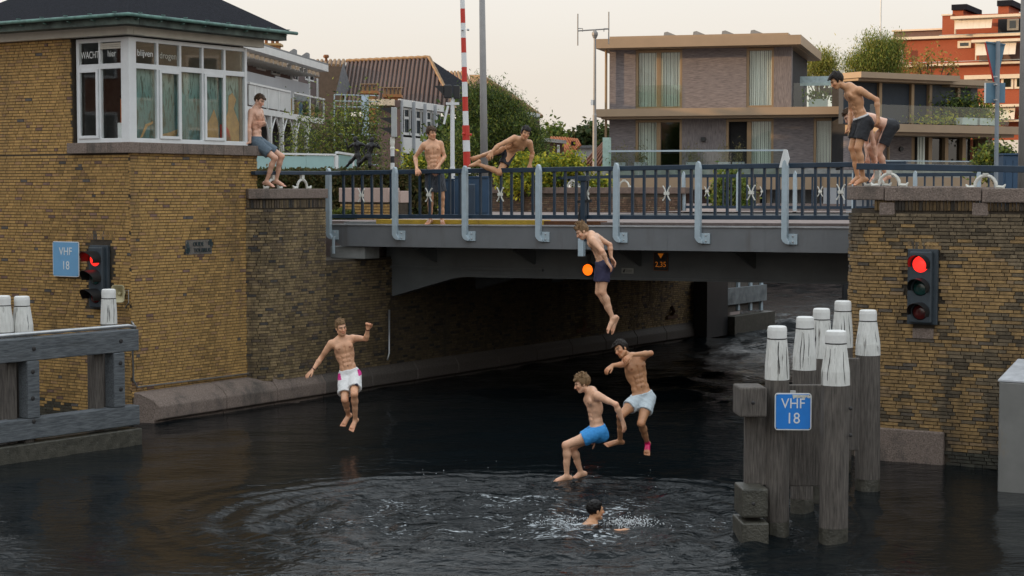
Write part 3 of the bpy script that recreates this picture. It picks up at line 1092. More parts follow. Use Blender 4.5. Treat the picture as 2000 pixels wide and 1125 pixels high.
# granite ledge: long blocks one after another
ledge = thing('granite_ledge', 'long granite block ledge at the waterline below the tower and brick canal wall', 'stone ledge', UV(0.6, VC, 0))
def ledge_profile(v, ui):
    return [(ui - 0.05, 0.55), (ui + 0.14, 0.50), (UP + 0.02, 0.40), (UP + 0.105, 0.29), (UP + 0.11, 0.075), (UP + 0.02, 0.03), (UP + 0.0, -0.6), (ui - 0.05, -0.6)]
vb = [VC + 0.02, -3.75, -2.35, -0.9, 0.55, 2.1, 3.6, 5.2, 6.8, 8.4, 10, 11.6, 13.2, 15.5]
for i, (va, vb_) in enumerate(zip(vb[:-1], vb[1:])):
    ui = UE if vb_ < -2.3 else UP - 0.16
    pr = ledge_profile(0, ui)
    mb = MB()
    n_ = len(pr)
    va_ = va + 0.006; vz = vb_ - 0.006
    vs = [UV(u, va_, z) for u, z in pr] + [UV(u, vz, z) for u, z in pr]
    if i == 0:
        vs = [UV(u, va_ + max(0, (u - UE - 0.12)) * 0.8, z) for u, z in pr] + [UV(u, vz, z) for u, z in pr]
    fs = [tuple(range(n_)), tuple(reversed(range(n_, 2 * n_)))] + [(k, k + n_, (k + 1) % n_ + n_, (k + 1) % n_) for k in range(n_)]
    mb.add(vs, fs)
    part('ledge_stone', mb, m_granite if vb_ < -0.5 else m_granite_shaded, ledge, bevel=0.02)

# ================================================================== right pier
rp = thing('bridge_pier', 'stained yellow brick bridge pier with granite cap behind the mooring piles', 'pier', UV(12.2, -2.6, 0))
URC = 11.72
RA = 0.55
arc = [(URC, 1.2), (URC, -2.70 + RA)] + [(URC + RA * (1 - cos(a)), -2.70 + RA - RA * sin(a)) for a in [R(x) for x in (12, 24, 36, 48, 60, 72, 84)]] + [(URC + RA, -2.70), (17.5, -2.70)]
arcw = [UV(u, v) for u, v in arc]
arcw_r = list(reversed(arcw))
core = [(u + (0.012 if v > -2.69 else 0.0), v + (0.012 if v < -2.69 else 0.008)) for u, v in arc] + [(17.5, 1.2)]
part('pier_core', MB().prism([UV(u, v, -0.6) for u, v in core], (0, 0, 4.3)), m_mortar, rp)
tot_r = sum((b - a).length for a, b in zip(arcw_r[:-1], arcw_r[1:]))
ua, ub = toUV(WV(1774, 560, -2.7))[0], toUV(WV(1836, 560, -2.7))[0]
zra, zrb = WV(1800, 640, -2.7).z, WV(1800, 484, -2.7).z
ubs0, ubs1 = URC + 0.1, toUV(WV(1845, 870, -2.7))[0]
# arcw runs from under the bridge out to the right: outward normal is to the right when travelling from u large to small -> use forward path with flipped side
class RB(Bricks):
    pass
rb = RB()
def skipP(s, z):
    u = 17.5 - s
    if s < 17.5 - (URC + RA):
        if ua < u < ub and zra < z < zrb:
            return True
    if z < 0.48 and (17.5 - ubs1) < s < tot_r - 2.6:
        return True
    return False
def dkr(s, z, col, rnd):
    u = 17.5 - s
    n = mnoise.noise(Vector((u * 1.1, z * 1.0, 9.7))) + 0.55 * mnoise.noise(Vector((u * 3.1, z * 2.0, 2.7)))
    top = max(0.0, (z - 2.75) / 1.0)
    streak = 0.5 if (ub - 0.05 < u < ub + 0.22 and z < 2.2) else 0.0
    low = 0.45 if z < 0.25 else 0
    if z < 0.22 + 0.12 * n:
        return shade((0.05, 0.048, 0.035), 0.7 + 0.6 * rnd.random())
    if n + top * 1.15 + streak + low + (0.28 if u > ub else 0) > 0.72 + rnd.uniform(-0.42, 0.42):
        return shade((0.13, 0.098, 0.06), 0.55 + 0.9 * rnd.random())
    if n < -0.62 and z < 1.5:
        return (0.34, 0.33, 0.31)
    return col
rb.wall(arcw_r, -0.1, 3.66, PAL_R, skipP, bl=0.205, bh=0.042, j=0.010, seed=31, darkf=dkr)
rb.soldier([UV(17.5, -2.7), UV(URC + RA, -2.7)], 3.68, 0.15, PAL_R, seed=32, tint=0.35)
rb.soldier([UV(ub + 0.02, -2.7), UV(ua - 0.02, -2.7)], zrb - 0.03, 0.12, PAL_R, seed=33, tint=0.8)
for b_i in range(len(rb.L)):
    pass
rb.emit(rp, m_brick_old)
# cap stones with open joints
def cap_piece(us, z0, z1, front, back):
    return MB().prism([UV(u, v, z0) for u, v in front] + [UV(u, v, z0) for u, v in back], (0, 0, z1 - z0))
uj = [toUV(WV(1727, 375, -2.75))[0], toUV(WV(1917, 380, -2.75))[0], 17.5]
fr0 = [(URC - 0.06, 1.2), (URC - 0.06, -2.70 + RA)] + [(URC + RA - (RA + .06) * cos(a), -2.70 + RA - (RA + .06) * sin(a)) for a in [R(x) for x in (15, 30, 45, 60, 75)]] + [(uj[0] - 0.006, -2.76)]
part('cap_stone', cap_piece(None, 3.83, 4.035, fr0, [(uj[0] - 0.006, -1.3), (URC + 0.75, -1.1), (URC + 0.75, 1.2)]), m_granite, rp, bevel=0.015)
part('cap_stone', cap_piece(None, 3.82, 4.02, [(uj[0] + 0.006, -2.76), (uj[1] - 0.006, -2.76)], [(uj[1] - 0.006, -2.1), (uj[0] + 0.006, -2.1)]), m_granite, rp, bevel=0.015)
part('cap_stone', cap_piece(None, 3.80, 4.00, [(uj[1] + 0.006, -2.76), (uj[2] - 0.006, -2.76)], [(uj[2] - 0.006, -2.1), (uj[1] + 0.006, -2.1)]), m_granite, rp, bevel=0.015)
for px in (1733, 1915):
    u = toUV(WV(px, 403, -2.7))[0]
    mb = MB(); mb.ubox(u - 0.12, u + 0.12, -2.725, -2.6, 3.60, 3.80)
    part('corbel_stone', mb, m_granite, rp, bevel=0.02)
mb = MB().prism([UV(u, v, -0.6) for u, v in [(URC + 0.12, -2.45), (URC + 0.32, -2.68), (URC + RA + .05, -2.76), (ubs1, -2.76), (ubs1, -2.6), (URC + RA, -2.6)]], (0, 0, 1.08))
part('base_stone', mb, m_granite, rp, bevel=0.02)
mb = MB(); mb.ubox(ua + 0.08, ub - 0.08, -2.73, -2.6, zra - 0.16, zra - 0.01)
part('bracket_stone', mb, m_granite, rp, bevel=0.01)

# ================================================================== the bridge
DZ = lambda u: 0.0062 * u
def zt(u): return 3.30 + DZ(u)
def zb_(u): return 2.87 + DZ(u)
bridge = thing('lift_bridge', 'grey steel road bridge over the canal with a long flat edge beam', 'bridge', UV(0, 0, 3.3))
UR = 11.7
prof = [(0.0, zt(0)), (0.0, zt(0) - 0.26), (0.28, zb_(0)), (UR, zb_(UR)), (UR, zt(UR))]
part('edge_beam', MB().prism([UV(u, 0.0, z) for u, z in prof], VH * 0.36), m_steel, bridge)
mb = MB()
mb.add([UV(0.02, 0.37, zt(0) - 0.16), UV(UR, 0.37, zt(UR) - 0.16), UV(UR, 15.2, zt(UR) - 0.16), UV(0.02, 15.2, zt(0) - 0.16),
        UV(0.02, 0.37, zt(0) - 0.01), UV(UR, 0.37, zt(UR) - 0.01), UV(UR, 15.2, zt(UR) - 0.01), UV(0.02, 15.2, zt(0) - 0.01)],
       [(0, 3, 2, 1), (4, 5, 6, 7), (0, 1, 5, 4), (1, 2, 6, 5), (2, 3, 7, 6), (3, 0, 4, 7)])
part('deck_plate', mb, m_steel_dark, bridge)
# kerb strip: yellow, then rust
def strip(u0, u1, mat, name, h=0.085):
    mb = MB()
    mb.add([UV(u0, 0.37, zt(u0) - 0.008), UV(u1, 0.37, zt(u1) - 0.008), UV(u1, 0.62, zt(u1) - 0.008), UV(u0, 0.62, zt(u0) - 0.008),
            UV(u0, 0.37, zt(u0) + h), UV(u1, 0.37, zt(u1) + h), UV(u1, 0.62, zt(u1) + h), UV(u0, 0.62, zt(u0) + h)],
           [(0, 3, 2, 1), (4, 5, 6, 7), (0, 1, 5, 4), (1, 2, 6, 5), (2, 3, 7, 6), (3, 0, 4, 7)])
    part(name, mb, mat, bridge)
strip(0.85, 3.9, m_yellow, 'yellow_kerb'); strip(3.904, 4.7, m_yellow, 'yellow_kerb')
strip(4.704, 5.9, m_rust, 'rusty_kerb', 0.07)
strip(5.904, UR, m_paving, 'pale_kerb', 0.05)
strip(0.05, 0.846, m_concrete, 'pale_kerb', 0.04)
mb = MB()
mb.add([UV(0.0, 0.63, zt(0)), UV(UR, 0.63, zt(UR)), UV(UR, 2.6, zt(UR) + 0.08), UV(0.0, 2.6, zt(0) + 0.08)], [(0, 1, 2, 3)])
part('footway', mb, m_paving, bridge)
mb = MB()
mb.add([UV(0.0, 2.61, zt(0) + 0.04), UV(UR, 2.61, zt(UR) + 0.04), UV(UR, 12.8, zt(UR) + 0.06), UV(0.0, 12.8, zt(0) + 0.06)], [(0, 1, 2, 3)])
part('roadway', mb, m_asphalt, bridge)
mb = MB()
mb.add([UV(0.0, 12.81, zt(0) + 0.1), UV(UR, 12.81, zt(UR) + 0.1), UV(UR, 15.4, zt(UR) + 0.1), UV(0.0, 15.4, zt(0) + 0.1)], [(0, 1, 2, 3)])
part('footway', mb, m_paving, bridge)
for u in (1.9, 3.75, 5.6, 7.45, 9.3):
    mb = MB(); mb.ubox(u - 0.006, u + 0.006, -0.003, -0.0005, zb_(u) + 0.01, zt(u) - 0.01)
    part('weld_seam', mb, m_steel, bridge)
part('top_flange', MB().bar(UV(0.0, -0.012, zt(0) - 0.012), UV(UR, -0.012, zt(UR) - 0.012), 0.022, 0.02), M('worn_edge_paint', (0.30, 0.30, 0.30), .6, var=.3, nscale=5), bridge)
# main girders with a haunch at the left end
VG = 1.35
uh0 = toUV(WV(755, 582, VG))[0]; zh0 = WV(755, 582, VG).z
uh1 = toUV(WV(905, 541, VG))[0]; zh1 = WV(905, 541, VG).z
zr = WV(1665, 554, VG).z
for k, v in enumerate((VG, 4.4, 7.6, 10.8, 13.8)):
    prof = [(uh0, zt(0) - 0.17), (uh0, zh0), (uh1 - 0.25, zh1 - 0.035), (uh1, zh1), (uh1 + 0.4, zh1 + 0.005), (UR, zr), (UR, zt(UR) - 0.17)]
    part('girder', MB().prism([UV(u, v, z) for u, z in prof], VH * 0.28), m_steel_dark, bridge)
mb = MB()
mb.bar(UV(uh0 + 0.1, VG - 0.03, zh1 + 0.16), UV(4.1, VG - 0.03, zh1 + 0.18), 0.05, 0.05)
mb.bar(UV(uh1, VG - 0.04, zh1 + 0.025), UV(UR, VG - 0.04, zr + 0.025), 0.08, 0.04)
part('flange', mb, m_steel_dark, bridge)
for u in (1.6, 3.9, 6.2, 8.5, 10.6):
    mb = MB()
    mb.add([UV(u - 0.02, 0.36, zt(u) - 0.2), UV(u - 0.02, 0.36, zb_(u) + 0.02), UV(u - 0.02, VG, zb_(u) - 0.35), UV(u - 0.02, VG, zt(u) - 0.2),
            UV(u + 0.02, 0.36, zt(u) - 0.2), UV(u + 0.02, 0.36, zb_(u) + 0.02), UV(u + 0.02, VG, zb_(u) - 0.35), UV(u + 0.02, VG, zt(u) - 0.2)],
           [(0, 1, 2, 3), (7, 6, 5, 4), (0, 4, 5, 1), (1, 5, 6, 2), (2, 6, 7, 3), (3, 7, 4, 0)])
    part('cantilever_bracket', mb, m_steel_dark, bridge)
mb = MB(); mb.ubox(0.0, UR, 15.2, 15.5, zb_(0), zt(UR)); part('edge_beam', mb, m_steel, bridge)
mb = MB(); mb.ubox(-0.1, 0.75, 0.12, 0.62, 2.62, 2.86); part('bearing_block', mb, m_concrete, bridge, bevel=0.02)
mb = MB(); mb.tube([UV(0.12, -0.05, 3.05), UV(0.12, -0.05, 2.72)], 0.03, 8); part('anchor_bolt', mb, m_post, bridge)

# plates and signs on the girder
p = WV(1291, 511, VG - 0.02)
clr = thing('clearance_sign', 'black clearance sign with orange numbers and triangle under the bridge', 'sign', p)
hw_, hh_ = 0.145, 0.165
part('board', MB().obox(p, UH * hw_, VH * 0.012, (0, 0, hh_)), m_black, clr)
m_or = M('glowing_sign_orange', (0.55, 0.17, 0.02), 0.6, emit=(1.0, 0.28, 0.02), estr=0.12)  # orange print given a faint glow of its own
mb = MB()
for (a0, a1, b0, b1) in ((-hw_, hw_, hh_ - 0.008, hh_), (-hw_, hw_, -hh_, -hh_ + 0.008), (-hw_, -hw_ + 0.008, -hh_ + 0.008, hh_ - 0.008), (hw_ - 0.008, hw_, -hh_ + 0.008, hh_ - 0.008)):
    mb.obox(p + UH * ((a0 + a1) / 2) - VH * 0.014 + Vector((0, 0, (b0 + b1) / 2)), UH * ((a1 - a0) / 2), VH * 0.003, (0, 0, (b1 - b0) / 2))
part('border', mb, M('dim_orange', (0.22, 0.07, 0.015), 0.6), clr)
part('triangle', MB().prism([p - VH * 0.0125 + UH * x + Vector((0, 0, z)) for x, z in ((-0.06, 0.15), (0.06, 0.15), (0, 0.06))], -VH * 0.004), m_or, clr)
text_mesh('lettering', '2,35', m_or, clr, p - VH * 0.0125 + Vector((0, 0, -0.055)), UH, (0, 0, 1), 0.095, squeeze=1.0)
p = WV(1226, 529, VG - 0.02)
pl = thing('maker_plate', 'small pale plate with a dark symbol on the girder left of the clearance sign', 'plate', p)
part('board', MB().obox(p, UH * 0.125, VH * 0.01, (0, 0, 0.05)), M('pale_plate', (0.30, 0.31, 0.29), 0.5), pl)
part('symbol', MB().prism([p - VH * 0.0105 + UH * x + Vector((0, 0, z)) for x, z in ((-0.10, -0.03), (-0.06, -0.03), (-0.045, 0.035), (-0.08, 0.02))], -VH * 0.003), m_black, pl)
mb = MB()
for k in range(2):
    mb.obox(p - VH * 0.0125 + UH * 0.035 + Vector((0, 0, 0.014 - 0.03 * k)), UH * 0.065, VH * 0.002, (0, 0, 0.007))
part('print_lines', mb, M('grey_print', (0.15, 0.155, 0.15), 0.6), pl)

# ================================================================== railings
def ornament_mb(c, right, nrm, sc_=1.0):
    """a cream casting of two bent leaves tied in the middle"""
    mb = MB()
    c = Vector(c)
    for sx in (-1, 1):
        for sz in (-1, 1):
            pts = [c + right * (sx * 0.018 * sc_) + Vector((0, 0, sz * 0.02 * sc_)), c + right * (sx * 0.03 * sc_) + Vector((0, 0, sz * 0.06 * sc_)), c + right * (sx * 0.062 * sc_) + Vector((0, 0, sz * 0.118 * sc_)), c + right * (sx * 0.075 * sc_) + Vector((0, 0, sz * 0.122 * sc_))]
            mb.tube(pts, [0.013 * sc_, 0.012 * sc_, 0.012 * sc_, 0.016 * sc_], 6)
    mb.obox(c, right * (0.045 * sc_), nrm * (0.022 * sc_), (0, 0, 0.026 * sc_))
    return mb

SP = 1.614
rail = thing('bridge_railing', 'navy balustrade along the near edge of the bridge with pale posts and cream knots', 'railing', UV(0, 0.02, 3.3))
rt = lambda u: 4.30 + 0.0085 * u
rbm = lambda u: 3.45 + 0.0062 * u
ulast = 6 * SP
part('top_rail', MB().bar(UV(-0.02, 0.10, rt(0)), UV(URC + 0.02, 0.10, rt(URC)), 0.10, 0.085), m_navy, rail, bevel=0.008)
part('bottom_rail', MB().bar(UV(-0.12, 0.10, rbm(0)), UV(URC + 0.05, 0.10, rbm(URC)), 0.06, 0.075), m_navy, rail, bevel=0.006)
for t in range(7):
    u = t * SP
    zb0 = zt(u)
    # flat post with a swept foot: profile in the v-z plane, thin in u
    foot = Vector((0, 0, 0))
    wpost = 0.045
    base = UV(u, -0.055, 0)
    pr = [(-0.052, rt(u) - 0.02), (-0.03, rt(u) + 0.07), (0.0, rt(u) + 0.10), (0.03, rt(u) + 0.07), (0.052, rt(u) - 0.02),
          (0.052, zb0 - 0.19), (0.10, zb0 - 0.26), (0.10, zb0 - 0.30), (0.03, zb0 - 0.29), (-0.02, zb0 - 0.255), (-0.052, zb0 - 0.20)]
    part('post', MB().prism([UV(u + du, -0.085, z) for du, z in pr], VH * 0.083), m_post, rail, bevel=0.008)
    mb = MB(); mb.ubox(u + 0.055, u + 0.215, -0.03, -0.002, zb0 - 0.30, zb0 - 0.12)
    pm = part('foot_plate', mb, m_post, rail, bevel=0.004)
    for dz in (0.16, 0.255):
        mb = MB().lathe([(0.016, 0), (0.016, 0.012), (0.008, 0.02)], UV(u + 0.14, -0.03, zb0 - dz), 6, axis=-VH)
        part('bolt', mb, m_metal, pm)
n_b = 0
for bay in range(7):
    for k in range(1, 7):
        u = (bay + k / 7.0) * SP + (0.02 if bay else 0.03)
        if u > URC - 0.05:
            continue
        part('baluster', MB().bar(UV(u, 0.10, rbm(u) + 0.03), UV(u, 0.10, rt(u) - 0.04), 0.042, 0.042, up=VH), m_navy, rail)
        if k == 4 - (1 if bay in (0, 1, 2) else 0):
            part('knot_ornament', ornament_mb(UV(u, 0.066, 3.86 + 0.0075 * u), UH, VH), m_cream, rail, smooth=False)

# hoops and rail over the pier caps
def hoop_mb(c, right, nrm, ztop, r=0.15, leaf=True):
    mb = MB()
    c = Vector(c)
    pts = [c + right * (-r - 0.05) + Vector((0, 0, 0.02))] + [c + right * (r * cos(a)) + Vector((0, 0, 0.02 + r * 1.05 * sin(a))) for a in [R(x) for x in range(180, -1, -20)]] + [c + right * (r + 0.05) + Vector((0, 0, 0.02))]
    mb.tube(pts, 0.026, 6)
    mb.bar(c + Vector((0, 0, r * 1.05 + 0.03)), Vector((c.x, c.y, ztop)), 0.075, 0.06, up=nrm)
    for s_ in (-1, 1):
        mb.tube([c + right * (s_ * (r + 0.02)) + Vector((0, 0, 0.02)), c + right * (s_ * (r + 0.10)) + Vector((0, 0, 0.015)), c + right * (s_ * (r + 0.13)) + Vector((0, 0, 0.06))], [0.03, 0.03, 0.008], 6)
    return mb
lrail = thing('pier_railing', 'short navy handrail on two cream hoops over the left pier cap', 'railing', UV(0.3, -1.7, 3.995))
part('handrail', MB().bar(UV(0.28, -2.62, 4.285), UV(0.28, -0.08, 4.30), 0.10, 0.07), m_navy, lrail, bevel=0.008)
for px in (533, 590):
    v = toUV(WU(px, 360, 0.28))[1]
    part('hoop_support', hoop_mb(UV(0.28, v, 3.995), VH, UH, 4.26, r=0.145), m_cream, lrail)
rrail = thing('pier_railing', 'navy handrail on cream hoops over the right pier cap', 'railing', UV(13, -2.4, 4.03))
part('handrail', MB().bar(UV(URC + 0.12, -2.30, 4.33), UV(17.4, -2.35, 4.20), 0.10, 0.095), m_navy, rrail, bevel=0.008)
for px, dv in ((1737, 0), (1702, 0.25), (1925, 0)):
    u = toUV(WV(px, 360, -2.35))[0]
    z0 = 4.03 if px < 1900 else 4.00
    part('hoop_support', hoop_mb(UV(u, -2.35 + dv, z0), UH, VH, 4.27 if px < 1900 else 4.22, r=0.16 if dv == 0 else 0.09), m_cream, rrail)

# far balustrade, on the other side of the road
far = thing('bridge_railing', 'navy balustrade along the far edge of the bridge seen through the near one', 'railing', UV(0, 15.35, 3.4))
VF = 15.35
part('top_rail', MB().bar(UV(0, VF, 4.33), UV(17, VF, 4.36), 0.10, 0.085), m_navy, far)
part('bottom_rail', MB().bar(UV(0, VF, 3.50), UV(17, VF, 3.54), 0.06, 0.075), m_navy, far)
for t in range(11):
    u = t * SP
    part('post', MB().prism([UV(u + d_, VF - 0.08, z) for d_, z in ((-0.05, 3.30), (0.05, 3.30), (0.05, 4.36), (0.0, 4.46), (-0.05, 4.36))], VH * 0.05), m_post, far)
for bay in range(10):
    for k in range(1, 7):
        u = (bay + k / 7.0) * SP
        part('baluster', MB().bar(UV(u, VF, 3.53), UV(u, VF, 4.30), 0.04, 0.04, up=VH), m_navy, far)
        if k == 3:
            part('knot_ornament', ornament_mb(UV(u, VF - 0.04, 3.92), UH, VH), m_cream, far)
# parapet beyond the far left corner
par = thing('brick_parapet', 'low dark brick parapet across the road with a navy rail on cream hoops', 'parapet wall', UV(-5, VF, 3.3))
mb = MB(); mb.ubox(-7.6, -0.02, VF - 0.15, VF + 0.15, 3.2, 3.86)
part('parapet_core', mb, m_mortar, par)
pb = Bricks()
PAL_D = [(0.7, (0.15, 0.09, 0.06)), (0.2, (0.11, 0.075, 0.055)), (0.1, (0.20, 0.14, 0.09))]
pb.wall([UV(-7.6, VF - 0.15), UV(-0.02, VF - 0.15)], 3.3, 3.80, PAL_D, seed=41)
pb.emit(par, m_brick_old)
mb = MB(); mb.ubox(-7.6, 0.1, VF - 0.2, VF + 0.2, 3.86, 4.03)
part('coping', mb, M('dark_coping', (0.16, 0.115, 0.095), 0.85, var=0.25, nscale=9), par, bevel=0.01)
part('handrail', MB().bar(UV(-7.6, VF, 4.26), UV(-0.05, VF, 4.34), 0.09, 0.08), m_navy, par)
for px in (1020, 1118, 1219):
    u = toUV(WV(px, 360, VF))[0]
    part('hoop_support', hoop_mb(UV(u, VF, 4.03), UH, VH, 4.25, r=0.15), m_cream, par)
# ================================================================== timber, piles, signals, signs
def wood_mat(name, c1, c2, sx=(9, 9, 0.7), rough=0.85, stain=None):
    return M(name, c1, rough, col2=c2, nscale=6, stretch=sx, bump=0.5, bscale=14, detail=6, stain=stain)

m_timber = wood_mat('grey_weathered_timber', (0.040, 0.034, 0.030), (0.140, 0.122, 0.106), stain=((0.035, 0.032, 0.03), 1.4, 0.55, 0.8, (1, 1, 0.35)))
_vr = Matrix.Rotation(math.atan2(VH.y, VH.x), 4, 'Z')
def beam_mat():
    m = M('blue_grey_weathered_beam', (0.045, 0.052, 0.060), 0.85, col2=(0.135, 0.148, 0.158), nscale=5, bump=0.45, bscale=12, detail=6,
          stain=((0.04, 0.042, 0.042), 1.5, 0.55, 0.8, (1, 1, 1)))
    for n in m.node_tree.nodes:
        if n.type == 'MAPPING' and n.inputs['Scale'].default_value[0] == 1.0 and not n.inputs['Rotation'].default_value[2]:
            n.vector_type = 'TEXTURE'
            n.inputs['Rotation'].default_value = (0, 0, math.atan2(VH.y, VH.x))
            n.inputs['Scale'].default_value = (1.6, 0.11, 0.11)
    return m
m_beam = beam_mat()
m_whitewood = M('cracked_white_paint', (0.56, 0.56, 0.53), 0.7, col2=(0.70, 0.70, 0.67), nscale=5, stretch=(7, 7, 0.8), bump=0.7, bscale=11,
                stain=((0.13, 0.12, 0.105), 5.0, 0.60, 0.68, (2.6, 2.6, 0.20)))
m_slime = M('wet_algae_timber', (0.026, 0.025, 0.018), 0.5, col2=(0.075, 0.07, 0.055), nscale=9, bump=0.5, stain=((0.20, 0.20, 0.18), 14, 0.66, 0.74, (1, 1, 1)))
m_bolt = M('dark_iron_bolt', (0.02, 0.018, 0.018), 0.6)

def pile(px, Y, ztop, r0, r1, label, group, zp=None, lean=(0, 0), seed=0, white=0.62, foot_mat=None):
    """a round pile: px is where the axis stands in the photo at its waterline"""
    c = W(px, 562, Y); c.z = 0
    t = thing('mooring_pile', label, 'mooring pile', c, group)
    rnd = random.Random(seed)
    zw = ztop - white
    lx, ly = lean
    ax = lambda z: c + Vector((lx * z, ly * z, z))
    n = 22
    def ring(mb, prof):
        o0 = len(mb.v)
        for r, z in prof:
            a0 = ax(z)
            for k in range(n):
                an = 2 * pi * k / n
                rr = r * (1 + 0.018 * sin(an * 5 + seed) + 0.012 * sin(an * 11 + 2 * seed) + rnd.uniform(-0.006, 0.006))
                mb.v.append(tuple(a0 + Vector((rr * cos(an), rr * sin(an), 0))))
        for i in range(len(prof) - 1):
            for k in range(n):
                k2 = (k + 1) % n
                mb.f.append((o0 + i * n + k, o0 + i * n + k2, o0 + (i + 1) * n + k2, o0 + (i + 1) * n + k)); mb.c.append(None)
        mb.f.append(tuple(o0 + k for k in reversed(range(n)))); mb.c.append(None)
        mb.f.append(tuple(o0 + (len(prof) - 1) * n + k for k in range(n))); mb.c.append(None)
    mb = MB(); ring(mb, [(r0, -0.8), (r0, 0.16)])
    part('wet_foot', mb, m_slime, t)
    mb = MB(); ring(mb, [(r0, 0.162), (r0 * 0.995, 0.9), (r0 * 0.985, zw)])
    part('shaft', mb, m_timber, t)
    mb = MB(); ring(mb, [(r0 * 1.0, zw + 0.002), (r0 * 0.985, zw + white * 0.25), (r1 * 1.08, ztop - 0.155)])
    part('painted_head', mb, m_whitewood, t, smooth=False)
    mb = MB(); ring(mb, [(r1 * 1.085, ztop - 0.153), (r1 * 1.09, ztop - 0.145), (r1 * 1.09, ztop - 0.142)])
    part('band', mb, m_bolt, t)
    mb = MB(); ring(mb, [(r1 * 1.06, ztop - 0.140), (r1 * 1.07, ztop - 0.05), (r1 * 1.02, ztop - 0.012), (r1 * 0.86, ztop)])
    part('cap', mb, M_white_cap, t)
    # drying cracks: long thin dark wedges standing a hair proud
    for q in range(3):
        an = R(-90 + rnd.uniform(-55, 55))
        z0 = zw + rnd.uniform(0.0, 0.1); z1 = ztop - 0.16 - rnd.uniform(0, 0.1)
        pts = []
        for k in range(6):
            f = k / 5
            z = z0 + (z1 - z0) * f
            rr = (r0 * 0.99) + ((r1 * 1.06) - r0 * 0.99) * max(0, (z - zw - white * 0.2) / (white * 0.8 - 0.15))
            a2 = an + 0.06 * sin(f * 5 + q + seed)
            pts.append(ax(z) + Vector((rr * cos(a2), rr * sin(a2), 0)))
        part('crack', MB().tube(pts, [0.002, 0.004, 0.005, 0.006, 0.004, 0.002], 5), m_bolt, t)
    return t
M_white_cap = M('white_cap', (0.66, 0.66, 0.64), 0.55, var=0.06, nscale=8, bump=0.1)

GP = 'white topped piles beside the right pier'
pile(1521, 20.4, 2.42, 0.140, 0.104, 'white topped pile nearest the fender blocks, partly behind the blue sign', GP, seed=1, lean=(-.006,0))
pile(1632, 20.0, 2.40, 0.163, 0.112, 'thick white topped pile right of the blue sign, nearest of all', GP, seed=2, lean=(.004,.003))
pile(1570, 21.9, 2.42, 0.145, 0.104, 'white topped pile showing between two front piles above the blue sign', GP, seed=3, lean=(.007,-.004), white=0.66)
pile(1607, 23.4, 2.42, 0.145, 0.106, 'white topped pile half hidden behind the thick front pile', GP, seed=4, lean=(-.005,.004), white=0.66)
pile(1645, 25.0, 2.42, 0.150, 0.110, 'farthest white topped pile, highest in the picture of its group', GP, seed=5, lean=(.006,.003), white=0.66)
pile(1699, 23.4, 2.40, 0.163, 0.108, 'white topped pile with a long black crack, standing nearest the brick pier', GP, seed=6, lean=(-.008,0), white=0.60)

tf = thing('timber_fender', 'upright grey boards and end blocks bolted between the mooring piles', 'timber fender', W(1500, 700, 20.9))
def pxbox(x0, y0, x1, y1, Y, dep, mat, name, parent, rot=0.0, bevel=0.012):
    a = W(x0, y0, Y); b = W(x1, y1, Y)
    c = (a + b) / 2 + Vector((0, dep / 2, 0))
    rx = Matrix.Rotation(rot, 3, 'Z')
    mb = MB().obox(c, rx @ Vector((abs(b.x - a.x) / 2, 0, 0)), rx @ Vector((0, dep / 2, 0)), (0, 0, abs(a.z - b.z) / 2))
    return part(name, mb, mat, parent, bevel=bevel)
pxbox(1455, 812, 1499, 948, 20.35, 0.10, m_timber, 'board', tf)
pxbox(1537, 752, 1603, 950, 20.75, 0.09, m_timber, 'board', tf)
pxbox(1657, 700, 1678, 880, 22.4, 0.10, m_timber, 'board', tf)
pxbox(1590, 940, 1604, 985, 21.2, 0.10, m_slime, 'board', tf)
pxbox(1443, 757, 1496, 815, 20.0, 0.45, m_timber, 'end_block', tf, rot=0.06, bevel=0.02)
pxbox(1447, 955, 1498, 1012, 19.95, 0.5, m_slime, 'end_block', tf, rot=0.06, bevel=0.02)
pxbox(1446, 1022, 1499, 1080, 19.9, 0.6, m_slime, 'end_block', tf, rot=0.06, bevel=0.02)
for px, py, Y in ((1657, 795, 20.0), (1657, 847, 20.0), (1470, 786, 19.97), (1471, 983, 19.92)):
    p = W(px, py, Y)
    part('bolt', MB().lathe([(0.022, 0), (0.022, 0.02), (0.01, 0.03)], p - Vector((0, 0.12 if px > 1600 else 0.02, 0)), 8, axis=(0, -1, 0)), m_bolt, tf)

# ---------------------------------------------------------------- channel boards
m_blue = M('sign_blue', (0.010, 0.19, 0.62), 0.4, var=0.05)
m_blue_pale = M('faded_sign_blue', (0.15, 0.34, 0.55), 0.5, var=0.05)
m_signwhite = M('sign_white', (0.68, 0.70, 0.70), 0.45, var=0.04)

def rrect(c, right, up, hw, hh, r, n=4):
    pts = []
    for (sx, sy, a0) in ((1, 1, 0), (-1, 1, 90), (-1, -1, 180), (1, -1, 270)):
        for k in range(n + 1):
            a = R(a0 + 90 * k / n)
            pts.append(c + right * (sx * (hw - r) + r * cos(a)) + up * (sy * (hh - r) + r * sin(a)))
    return pts

